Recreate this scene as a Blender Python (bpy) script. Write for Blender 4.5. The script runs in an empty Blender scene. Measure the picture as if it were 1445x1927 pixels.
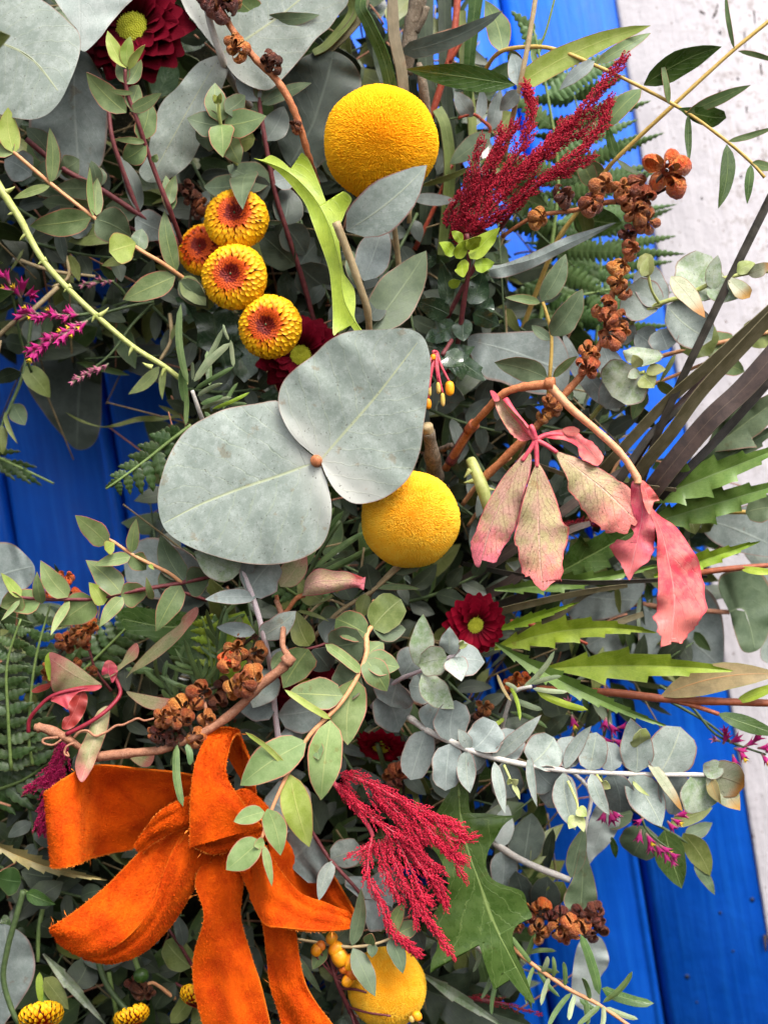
import bpy, math, random
import numpy as np
from mathutils import Vector, Matrix

scn = bpy.context.scene
COL = scn.collection
rnd = random.Random(7)
R_ = math.radians

# ------------------------------------------------------------------ camera
S = 0.00015            # metres per unit of the drawing (a unit is about 0.15 mm on the wreath's middle plane)
D = 2667.0             # camera distance from that plane, in units
CX, CY = 722.5, 963.5
ROLL = R_(9.2)         # the phone was held a little tilted
r_ax = np.array([math.cos(ROLL), 0, -math.sin(ROLL)])
u_ax = np.array([math.sin(ROLL), 0, math.cos(ROLL)])
t_ax = np.array([0, -1.0, 0])            # out of the door, towards the camera
CAM = t_ax * D * S
cam = bpy.data.cameras.new('camera')
cam.sensor_fit = 'VERTICAL'; cam.sensor_height = 36.0
cam.angle_y = 2 * math.atan(CY / D)
cam.clip_start = 0.01; cam.clip_end = 50
cam.dof.use_dof = True
cam.dof.focus_distance = (D - 110) * S
cam.dof.aperture_fstop = 11
camo = bpy.data.objects.new('camera', cam); COL.objects.link(camo)
M = Matrix.Identity(4)
for i in range(3):
    M[i][0] = r_ax[i]; M[i][1] = u_ax[i]; M[i][2] = t_ax[i]; M[i][3] = CAM[i]
camo.matrix_world = M
scn.camera = camo

# ------------------------------------------------------------------ light
SUN = np.array([0.40, -0.50, 0.80]); SUN /= np.linalg.norm(SUN)
world = bpy.data.worlds.new('World'); scn.world = world
world.use_nodes = True
wn = world.node_tree
for n in list(wn.nodes): wn.nodes.remove(n)
sky = wn.nodes.new('ShaderNodeTexSky'); sky.sky_type = 'NISHITA'; sky.sun_disc = False
sky.sun_elevation = math.asin(SUN[2]); sky.sun_rotation = math.atan2(SUN[0], SUN[1])
sky.air_density = 1.0; sky.dust_density = 4.0; sky.ozone_density = 0.6
bg = wn.nodes.new('ShaderNodeBackground'); bg.inputs[1].default_value = 0.15
wo = wn.nodes.new('ShaderNodeOutputWorld')
hs = wn.nodes.new('ShaderNodeHueSaturation'); hs.inputs['Saturation'].default_value = 0.28   # thin cloud greys the sky
wn.links.new(sky.outputs[0], hs.inputs['Color']); wn.links.new(hs.outputs[0], bg.inputs[0]); wn.links.new(bg.outputs[0], wo.inputs[0])
sl = bpy.data.lights.new('sun', 'SUN'); sl.energy = 1.5; sl.angle = R_(22); sl.color = (1.0, 0.95, 0.87)
so = bpy.data.objects.new('sun', sl); COL.objects.link(so)
so.rotation_euler = Vector(SUN).to_track_quat('Z', 'Y').to_euler()
scn.view_settings.view_transform = 'Standard'
scn.view_settings.look = 'None'
scn.view_settings.exposure = 1.3
scn.view_settings.gamma = 1.0
scn.cycles.max_bounces = 6; scn.cycles.diffuse_bounces = 4; scn.cycles.glossy_bounces = 3
scn.cycles.transmission_bounces = 4; scn.cycles.transparent_max_bounces = 4

# ------------------------------------------------------------------ geometry helpers
def P(x, y, h=0.0):
    x = np.asarray(x, float); y = np.asarray(y, float); h = np.asarray(h, float)
    k = (D - h) / D
    ix = (x - CX) * k * S; iy = (CY - y) * k * S
    return ix[..., None] * r_ax + iy[..., None] * u_ax + (h * S)[..., None] * t_ax
def Wd(dx, dy, dh):
    return (dx * r_ax - dy * u_ax + dh * t_ax)
def nrm(v):
    v = np.asarray(v, float); return v / (np.linalg.norm(v, axis=-1, keepdims=True) + 1e-12)
def crom(pts, n, closed=False):
    p = np.asarray(pts, float); m = len(p)
    if m < 3 and not closed:
        t = np.linspace(0, 1, n)[:, None]; return p[0] * (1 - t) + p[-1] * t
    segs = m if closed else m - 1
    ts = np.linspace(0, segs, n, endpoint=not closed)
    out = []
    for t in ts:
        i = min(int(t), segs - 1); f = t - i
        if closed: a, b, c, d = p[(i - 1) % m], p[i % m], p[(i + 1) % m], p[(i + 2) % m]
        else: a, b, c, d = p[max(i - 1, 0)], p[i], p[i + 1], p[min(i + 2, m - 1)]
        out.append(0.5 * ((2 * b) + (c - a) * f + (2 * a - 5 * b + 4 * c - d) * f * f + (3 * b - a - 3 * c + d) * f ** 3))
    return np.array(out)

def mesh_data(name, V, F, mats, uv=None, mi=None):
    me = bpy.data.meshes.new(name)
    me.from_pydata([tuple(v) for v in np.asarray(V)], [], [tuple(int(i) for i in f) for f in F])
    for m in (mats if isinstance(mats, (list, tuple)) else [mats]): me.materials.append(m)
    if mi is not None: me.polygons.foreach_set('material_index', np.asarray(mi, dtype=np.int32))
    if uv is not None:
        ul = me.uv_layers.new(name='UVMap')
        li = np.zeros(len(me.loops), dtype=np.int32); me.loops.foreach_get('vertex_index', li)
        ul.data.foreach_set('uv', np.asarray(uv, dtype=np.float32)[li].ravel())
    me.polygons.foreach_set('use_smooth', np.ones(len(me.polygons), dtype=bool))
    me.update()
    return me

class Thing:
    def __init__(s, name, label, cat, at, group=None):
        s.loc = np.asarray(at, float)
        s.o = bpy.data.objects.new(name, None); COL.objects.link(s.o)
        s.o.empty_display_size = 0.003
        s.o.location = tuple(s.loc)
        s.o['label'] = label; s.o['category'] = cat
        if group: s.o['group'] = group
    def mesh(s, name, geo, mat, parent=None, stuff=False, label=None, mi=None):
        V, F, UV = geo
        me = mesh_data(name, np.asarray(V) - s.loc, F, mat, UV, mi)
        o = bpy.data.objects.new(name, me); COL.objects.link(o)
        o.parent = parent or s.o
        if stuff: o['kind'] = 'stuff'
        if label: o['label'] = label
        return o
    def inst(s, name, me, at, X, Y, Z, scale=1.0, parent=None, label=None):
        o = bpy.data.objects.new(name, me); COL.objects.link(o)
        o.parent = parent or s.o
        sc = scale if hasattr(scale, '__len__') else (scale,) * 3
        m = Matrix.Identity(4); l = np.asarray(at) - s.loc
        for i in range(3):
            m[i][0] = X[i] * sc[0]; m[i][1] = Y[i] * sc[1]; m[i][2] = Z[i] * sc[2]; m[i][3] = l[i]
        o.matrix_basis = m
        if label: o['label'] = label
        return o

def join(geos):
    V, F, U, n = [], [], [], 0
    for v, f, u in geos:
        v = np.asarray(v); V.append(v); F += [tuple(i + n for i in q) for q in f]
        U.append(np.asarray(u) if u is not None else np.zeros((len(v), 2))); n += len(v)
    return np.vstack(V), F, np.vstack(U)

def crisp(V, F, UV, rim):
    """give the rim faces vertices of their own so that the cut edge stays sharp"""
    idx = sorted({i for f in rim for i in f}); mp = {k: len(V) + n for n, k in enumerate(idx)}
    return np.vstack([V, np.asarray(V)[idx]]), F + [tuple(mp[i] for i in f) for f in rim], np.vstack([UV, np.asarray(UV)[idx]])
SHAPES = {'ell': (.60, .88), 'ovate': (.5, .95), 'round': (.42, .42), 'lance': (.75, 1.0), 'obov': (.95, .5), 'needle': (.25, .3), 'blade': (.25, .7)}
def leaf_geo(b, t, w, shape='ell', roll=0.0, fold=0.12, bend=0.06, nu=9, nv=4, th=1.0, twist=0.0, wav=0.0, seed=0):
    """one leaf from base b to tip t (metres), visible width w (metres); two skins with a rim"""
    rg = np.random.RandomState(seed)
    a = t - b; L = np.linalg.norm(a) + 1e-9; a = a / L
    tow = nrm(CAM - (b + t) / 2); n = tow - a * np.dot(tow, a)
    if np.linalg.norm(n) < 0.2: n = u_ax - a * np.dot(u_ax, a)
    n = nrm(n); s = np.cross(a, n)
    hw = 0.5 * w / max(math.cos(roll), 0.3)
    A, B = SHAPES[shape]
    u = np.linspace(0, 1, nu + 1)
    f = (u + 1e-6) ** A * (1 - u + 1e-6) ** B; f = f / f.max(); f[0] = max(f[0], 0.05); f[-1] = 0.01
    v = np.linspace(-1, 1, nv + 1)
    uu, vv = np.meshgrid(u, v, indexing='ij'); ff = np.repeat(f[:, None], nv + 1, 1)
    rr = roll + twist * (uu - 0.5)
    S1 = np.cos(rr)[..., None] * s + np.sin(rr)[..., None] * n
    N1 = -np.sin(rr)[..., None] * s + np.cos(rr)[..., None] * n
    ph = rg.uniform(0, 6.28, 3)
    wob = wav * (np.sin(uu * 9 + ph[0] + vv) * np.abs(vv) + 0.6 * np.sin(uu * 15 + ph[1]) * vv ** 2)
    edge = 1 + 0.03 * np.sin(uu * 14 + ph[2]) * np.sign(vv)
    sb = rg.uniform(-.07, .07) * L
    pos = b + a * (uu * L)[..., None] + s * (sb * 4 * uu * (1 - uu))[..., None] + n * (bend * L * 4 * uu * (1 - uu))[..., None] \
        + S1 * (vv * ff * hw * edge)[..., None] + N1 * ((fold * np.abs(vv) + wob) * ff * hw)[..., None]
    top = pos.reshape(-1, 3); Nn = N1.reshape(-1, 3)
    V = np.vstack([top, top - Nn * th * S])
    UV = np.stack([uu.ravel(), 0.5 + 0.5 * vv.ravel()], 1); UV = np.vstack([UV, UV])
    m = (nu + 1) * (nv + 1); q = nv + 1; F = []
    for i in range(nu):
        for j in range(nv):
            k = i * q + j
            F.append((k, k + 1, k + q + 1, k + q)); F.append((m + k, m + k + q, m + k + q + 1, m + k + 1))
    E = []
    for i in range(nu):
        k = i * q; E.append((k, k + q, m + k + q, m + k))
        k = i * q + nv; E.append((k + q, k, m + k, m + k + q))
    k = nu * q
    for j in range(nv): E.append((k + j, k + j + 1, m + k + j + 1, m + k + j))
    return crisp(V, F, UV, E)

def outline_geo(pts, mid, h0=0, h1=0, side=0, cup=0, wave=0, n=64, smooth=True, th=1.3, seed=0, fold=0.0, roll=0.0, nw=3.0, jag=0.0):
    """a leaf with its own outline: pts and midrib in drawing units, a height along the midrib, a sideways tilt and a cup"""
    rg = np.random.RandomState(seed)
    pts = np.asarray(pts, float)
    if smooth: O = crom(pts, n, closed=True)
    else:
        O = []
        for i in range(len(pts)):
            p, q = pts[i], pts[(i + 1) % len(pts)]
            c = max(1, int(np.linalg.norm(q - p) / 14))
            for k in range(c): O.append(p + (q - p) * k / c)
        O = np.array(O)
    n = len(O)
    Mi = crom(mid, 41) if len(mid) > 2 else np.linspace(np.array(mid[0], float), np.array(mid[1], float), 41)
    Mi = Mi[:, :2]
    d = np.linalg.norm(O[:, None] - Mi[None], axis=2); idx = d.argmin(1)
    # keep the foot moving smoothly round the outline
    ii = idx.astype(float)
    for _ in range(2): ii = (np.roll(ii, 1) + 2 * ii + np.roll(ii, -1)) / 4
    k0 = np.clip(ii.astype(int), 0, 39); fr = (ii - k0)[:, None]
    Mf = Mi[k0] * (1 - fr) + Mi[k0 + 1] * fr
    tan = Mi[k0 + 1] - Mi[k0]
    off = O - Mf
    if jag:
        uj = ii / 40.0; off = off * (1 + jag * rg.uniform(-1, .6, n) * np.clip((uj - .35) * 2, 0, 1))[:, None]
    sg = np.sign(tan[:, 0] * off[:, 1] - tan[:, 1] * off[:, 0]); sg[sg == 0] = 1
    ui = ii / 40.0
    T = np.array([0, .22, .45, .68, .88, 1.0])
    wmax = np.linalg.norm(off, axis=1).max()
    ph = rg.uniform(0, 6.28, 4)
    X, H, UV = [], [], []
    for t in T:
        X.append(Mf + off * t)
        dist = np.linalg.norm(off, axis=1) * t / wmax
        h = h0 + (h1 - h0) * ui + side * sg * dist + cup * dist ** 2 + fold * dist \
            + wave * dist * (np.sin(ui * 6.28 * nw + ph[0] + sg * 1.3) + .5 * np.sin(ui * 6.28 * nw * 1.9 + ph[1] - sg)) + roll * np.sin(ui * 3.14)
        H.append(h); UV.append(np.stack([ui, 0.5 + 0.5 * sg * t], 1))
    X = np.vstack(X); H = np.concatenate(H); UV = np.vstack(UV)
    top = P(X[:, 0], X[:, 1], H); bot = P(X[:, 0], X[:, 1], H - th)
    V = np.vstack([top, bot]); UV = np.vstack([UV, UV]); m = len(top); F = []
    for j in range(len(T) - 1):
        for i in range(n):
            a, b, c, e = j * n + i, j * n + (i + 1) % n, (j + 1) * n + (i + 1) % n, (j + 1) * n + i
            F.append((a, b, c, e)); F.append((m + a, m + e, m + c, m + b))
    j = len(T) - 1; E = []
    for i in range(n):
        a, b = j * n + i, j * n + (i + 1) % n; E.append((a, b, m + b, m + a))
    return crisp(V, F, UV, E)

def tube_geo(pts3, rad, sides=7, n=None, lump=0.0, seed=0, cap=True):
    """pts3: points in metres; rad: one or two or many radii in units"""
    rg = np.random.RandomState(seed)
    p = np.asarray(pts3, float); n = n or max(4, (len(p) - 1) * 5)
    c = crom(p, n)
    rad = np.atleast_1d(np.asarray(rad, float)); rr = np.interp(np.linspace(0, 1, n), np.linspace(0, 1, len(rad)), rad) * S
    if lump: rr = rr * (1 + lump * rg.uniform(-1, 1, n))
    tg = nrm(np.gradient(c, axis=0)); ref = np.array([0.31, -0.8, 0.5])
    V, UV = [], []; x = nrm(np.cross(tg[0], ref))
    for i in range(n):
        x = nrm(x - tg[i] * np.dot(x, tg[i])); y = np.cross(tg[i], x)
        for k in range(sides):
            an = 6.2832 * k / sides; q = rr[i] * (1 + (lump * 0.6 * rg.uniform(-1, 1) if lump else 0))
            V.append(c[i] + q * (math.cos(an) * x + math.sin(an) * y)); UV.append((i / (n - 1), k / sides))
    F = []
    for i in range(n - 1):
        for k in range(sides):
            a, b = i * sides + k, i * sides + (k + 1) % sides; F.append((a, b, b + sides, a + sides))
    if cap:
        F.append(tuple(range(sides))[::-1]); F.append(tuple(range((n - 1) * sides, n * sides)))
    return np.array(V), F, np.array(UV)

def px(pts):
    a = np.asarray(pts, float)
    if a.shape[1] == 2: a = np.hstack([a, np.zeros((len(a), 1))])
    return P(a[:, 0], a[:, 1], a[:, 2])
def strip_geo(rows, th=5, n=28, nv=6, crown=0.0, wob=0.0, seed=0, pleat=0.0):
    """a band lofted through cross rows: each row (x0,y0,h0, x1,y1,h1[, belly])"""
    rg = np.random.RandomState(seed)
    a = np.array([list(r) + [0] * (7 - len(r)) for r in rows], float)
    c = crom(a, n); v = np.linspace(0, 1, nv + 1)
    ph = rg.uniform(0, 6.28, 3)
    X = c[:, None, 0] * (1 - v) + c[:, None, 3] * v; Y = c[:, None, 1] * (1 - v) + c[:, None, 4] * v
    Hh = c[:, None, 2] * (1 - v) + c[:, None, 5] * v + (c[:, None, 6] + crown) * 4 * v * (1 - v)
    u = np.linspace(0, 1, n)[:, None]
    Hh = Hh + wob * (np.sin(u * 11 + v * 2.5 + ph[0]) + .6 * np.sin(u * 23 - v * 5 + ph[1]))
    if pleat: Hh = Hh + pleat * (np.sin(v * 9.5 + 2.2 * np.sin(u * 4 + ph[2]) + ph[0]) + .5 * np.sin(v * 17 - u * 6 + ph[1])) * np.sin(np.clip(v, .02, .98) * 3.1416) ** .4
    mid = P(X.ravel(), Y.ravel(), Hh.ravel()).reshape(n, nv + 1, 3)
    du = np.gradient(mid, axis=0); dv = np.gradient(mid, axis=1); N = nrm(np.cross(du, dv))
    V = np.vstack([(mid + N * th * S / 2).reshape(-1, 3), (mid - N * th * S / 2).reshape(-1, 3)])
    UV = np.stack([np.repeat(u, nv + 1, 1).ravel(), np.repeat(v[None], n, 0).ravel()], 1); UV = np.vstack([UV, UV])
    m = n * (nv + 1); q = nv + 1; F = []; E = []
    for i in range(n - 1):
        for j in range(nv):
            k = i * q + j; F.append((k, k + q, k + q + 1, k + 1)); F.append((m + k, m + k + 1, m + k + q + 1, m + k + q))
        k = i * q; E.append((k, m + k, m + k + q, k + q)); k += nv; E.append((k, k + q, m + k + q, m + k))
    for j in range(nv):
        k = j; E.append((k, k + 1, m + k + 1, m + k)); k = (n - 1) * q + j; E.append((k + 1, k, m + k, m + k + 1))
    return crisp(V, F, UV, E)

# ------------------------------------------------------------------ materials
class NT:
    def __init__(s, name):
        s.m = bpy.data.materials.new(name); s.m.use_nodes = True; s.t = s.m.node_tree
        for n in list(s.t.nodes): s.t.nodes.remove(n)
        s.out = s.t.nodes.new('ShaderNodeOutputMaterial')
    def n(s, typ, ins=None, **kw):
        nd = s.t.nodes.new(typ)
        for k, v in kw.items(): setattr(nd, k, v)
        for k, v in (ins or {}).items():
            if isinstance(v, bpy.types.NodeSocket): s.t.links.new(v, nd.inputs[k])
            else:
                if isinstance(v, tuple) and len(v) == 3 and nd.inputs[k].type == 'RGBA': v = v + (1,)
                nd.inputs[k].default_value = v
        return nd
    def math(s, op, a, b=0.0, c=0.0):
        return s.n('ShaderNodeMath', {0: a, 1: b, 2: c}, operation=op).outputs[0]
    def ramp(s, f, lo, hi, a=0.0, b=1.0):
        return s.n('ShaderNodeMapRange', {0: f, 1: lo, 2: hi, 3: a, 4: b}, interpolation_type='SMOOTHSTEP').outputs[0]
    def mix(s, f, a, b, mode='MIX'):
        return s.n('ShaderNodeMixRGB', {0: f, 1: a, 2: b}, blend_type=mode).outputs[0]
    def noise(s, vec, scale, det=3.0, rough=0.6):
        return s.n('ShaderNodeTexNoise', {'Vector': vec, 'Scale': scale, 'Detail': det, 'Roughness': rough}).outputs[0]

def leaf_mat(name, c1, c2, vein=None, veinf=0.5, sidev=0.25, edge=None, edgef=0.8, rough=0.46, trans=0.15, tcol=None, speck=0.0,
             speckcol=(.03, .02, .01), spec=0.4, mott=900, vary=0.25, tip=None, base=None, bump=0.25, nv=9, coat=0.0, bloom=None, bloomf=.5, net=0.0, edgew=.925, mw=.055):
    g = NT(name)
    tc = g.n('ShaderNodeTexCoord'); ob = tc.outputs['Object']
    uv = g.n('ShaderNodeSeparateXYZ', {0: tc.outputs['UV']}); u, vr = uv.outputs[0], uv.outputs[1]
    av = g.math('ABSOLUTE', g.math('SUBTRACT', g.math('MULTIPLY', vr, 2.0), 1.0))
    rv = g.n('ShaderNodeObjectInfo').outputs['Random']
    n1 = g.noise(ob, mott * .35, 4.0); n2 = g.noise(ob, 2400, 3.0, .75)
    col = g.mix(g.ramp(n1, .35, .65), c1, c2)
    if bloom: col = g.mix(g.math('MULTIPLY', g.ramp(g.noise(ob, mott * .8, 5.0, .75), .42, .68), bloomf), col, bloom)
    col = g.mix(g.ramp(n2, .3, .7, 0.0, .32), col, g.mix(1.0, col, (.55, .55, .5), 'MULTIPLY'))
    if tip: col = g.mix(g.ramp(g.math('ADD', u, g.math('MULTIPLY', n1, .35)), .75, 1.12), col, tip)
    if base: col = g.mix(g.ramp(g.math('ADD', u, g.math('MULTIPLY', n1, .2)), .35, .05), col, base)
    # veins: a midrib and slanting side veins
    ph = g.math('ADD', g.math('MULTIPLY', u, float(nv)), g.math('MULTIPLY', av, -nv * .35))
    ph = g.math('ADD', ph, g.math('MULTIPLY', n1, .9))
    fr = g.math('ABSOLUTE', g.math('SUBTRACT', g.math('FRACT', ph), .5))
    sv = g.ramp(fr, .06, .0)
    mr = g.ramp(av, mw, mw * .2)
    hgt = g.math('ADD', g.math('MULTIPLY', mr, .6), g.math('MULTIPLY', sv, .35))
    if vein:
        col = g.mix(g.math('MULTIPLY', sv, sidev), col, vein)
        col = g.mix(g.math('MULTIPLY', mr, veinf), col, vein)
    if net:
        vo = g.n('ShaderNodeTexVoronoi', {'Vector': ob, 'Scale': 1000.0}, feature='DISTANCE_TO_EDGE').outputs[0]
        col = g.mix(g.math('MULTIPLY', g.ramp(vo, .09, .0), net), col, g.mix(1.0, col, (.45, .3, .2), 'MULTIPLY'))
    if edge: col = g.mix(g.math('MULTIPLY', g.ramp(av, edgew, edgew + .03), edgef), col, edge)
    if speck:
        sp = g.noise(ob, 1500, 2.0, .5)
        col = g.mix(g.math('MULTIPLY', g.ramp(sp, .66, .72), speck), col, speckcol)
    bl = g.math('MULTIPLY', g.ramp(g.noise(ob, 230, 3, .6), .63, .70), g.ramp(rv, .62, .66, 0, .4))
    col = g.mix(bl, col, g.mix(1.0, col, (.75, .42, .22), 'MULTIPLY'))
    val = g.math('ADD', 1.0 - vary * .5, g.math('MULTIPLY', rv, vary))
    hs = g.n('ShaderNodeHueSaturation', {'Hue': g.math('ADD', .5 - .012, g.math('MULTIPLY', g.math('FRACT', g.math('MULTIPLY', rv, 7.31)), .024)), 'Value': val, 'Color': col})
    col = hs.outputs[0]
    bmp = g.n('ShaderNodeBump', {'Strength': bump, 'Distance': .0004, 'Height': g.math('ADD', hgt, g.math('MULTIPLY', n1, .8))})
    bs = g.n('ShaderNodeBsdfPrincipled', {'Base Color': col, 'Roughness': g.ramp(n1, .3, .7, rough - .08, rough + .1), 'Specular IOR Level': spec, 'Coat Weight': coat, 'Coat Roughness': .2, 'Normal': bmp.outputs[0]})
    sh = bs.outputs[0]
    if trans:
        tr = g.n('ShaderNodeBsdfTranslucent', {'Color': g.mix(1.0, col, tcol or (1.2, 1.4, .5), 'MULTIPLY')})
        sh = g.n('ShaderNodeMixShader', {0: trans, 1: sh, 2: tr.outputs[0]}).outputs[0]
    g.t.links.new(sh, g.out.inputs[0])
    return g.m

def plain_mat(name, c1, c2, rough=.6, scale=600, spec=.3, bump=.4, stretch=None, c3=None, vary=.2, sheen=0.0, lo=.35, hi=.65, sss=0.0, coat=0.0, uvgrad=None, bd=.0004):
    g = NT(name)
    tc = g.n('ShaderNodeTexCoord'); ob = tc.outputs['Object']
    if stretch: ob = g.n('ShaderNodeMapping', {'Vector': tc.outputs['UV'], 'Scale': stretch}).outputs[0]; scale = 1.0
    n1 = g.noise(ob, scale, 5.0, .65); n2 = g.noise(ob, scale * 4.3, 3.0, .6)
    col = g.mix(g.ramp(n1, lo, hi), c1, c2)
    if c3: col = g.mix(g.ramp(n2, .5, .72), col, c3)
    if uvgrad:
        u = g.n('ShaderNodeSeparateXYZ', {0: tc.outputs['UV']}).outputs[0]
        col = g.mix(g.ramp(u, uvgrad[0], uvgrad[1]), uvgrad[2], col)
    rv = g.n('ShaderNodeObjectInfo').outputs['Random']
    col = g.n('ShaderNodeHueSaturation', {'Value': g.math('ADD', 1 - vary * .5, g.math('MULTIPLY', rv, vary)), 'Color': col}).outputs[0]
    bmp = g.n('ShaderNodeBump', {'Strength': bump, 'Distance': bd, 'Height': g.math('ADD', n1, g.math('MULTIPLY', n2, .5))})
    ins = {'Base Color': col, 'Roughness': rough, 'Specular IOR Level': spec, 'Normal': bmp.outputs[0], 'Sheen Weight': sheen, 'Sheen Roughness': .4, 'Coat Weight': coat}
    bs = g.n('ShaderNodeBsdfPrincipled', ins)
    if sss: bs.inputs['Subsurface Weight'].default_value = sss; bs.inputs['Subsurface Radius'].default_value = (1, .6, .2); bs.inputs['Subsurface Scale'].default_value = .002
    if sheen: bs.inputs['Sheen Tint'].default_value = tuple(min(1, c * 1.5 + .1) for c in c2) + (1,)
    g.t.links.new(bs.outputs[0], g.out.inputs[0])
    return g.m

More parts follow.
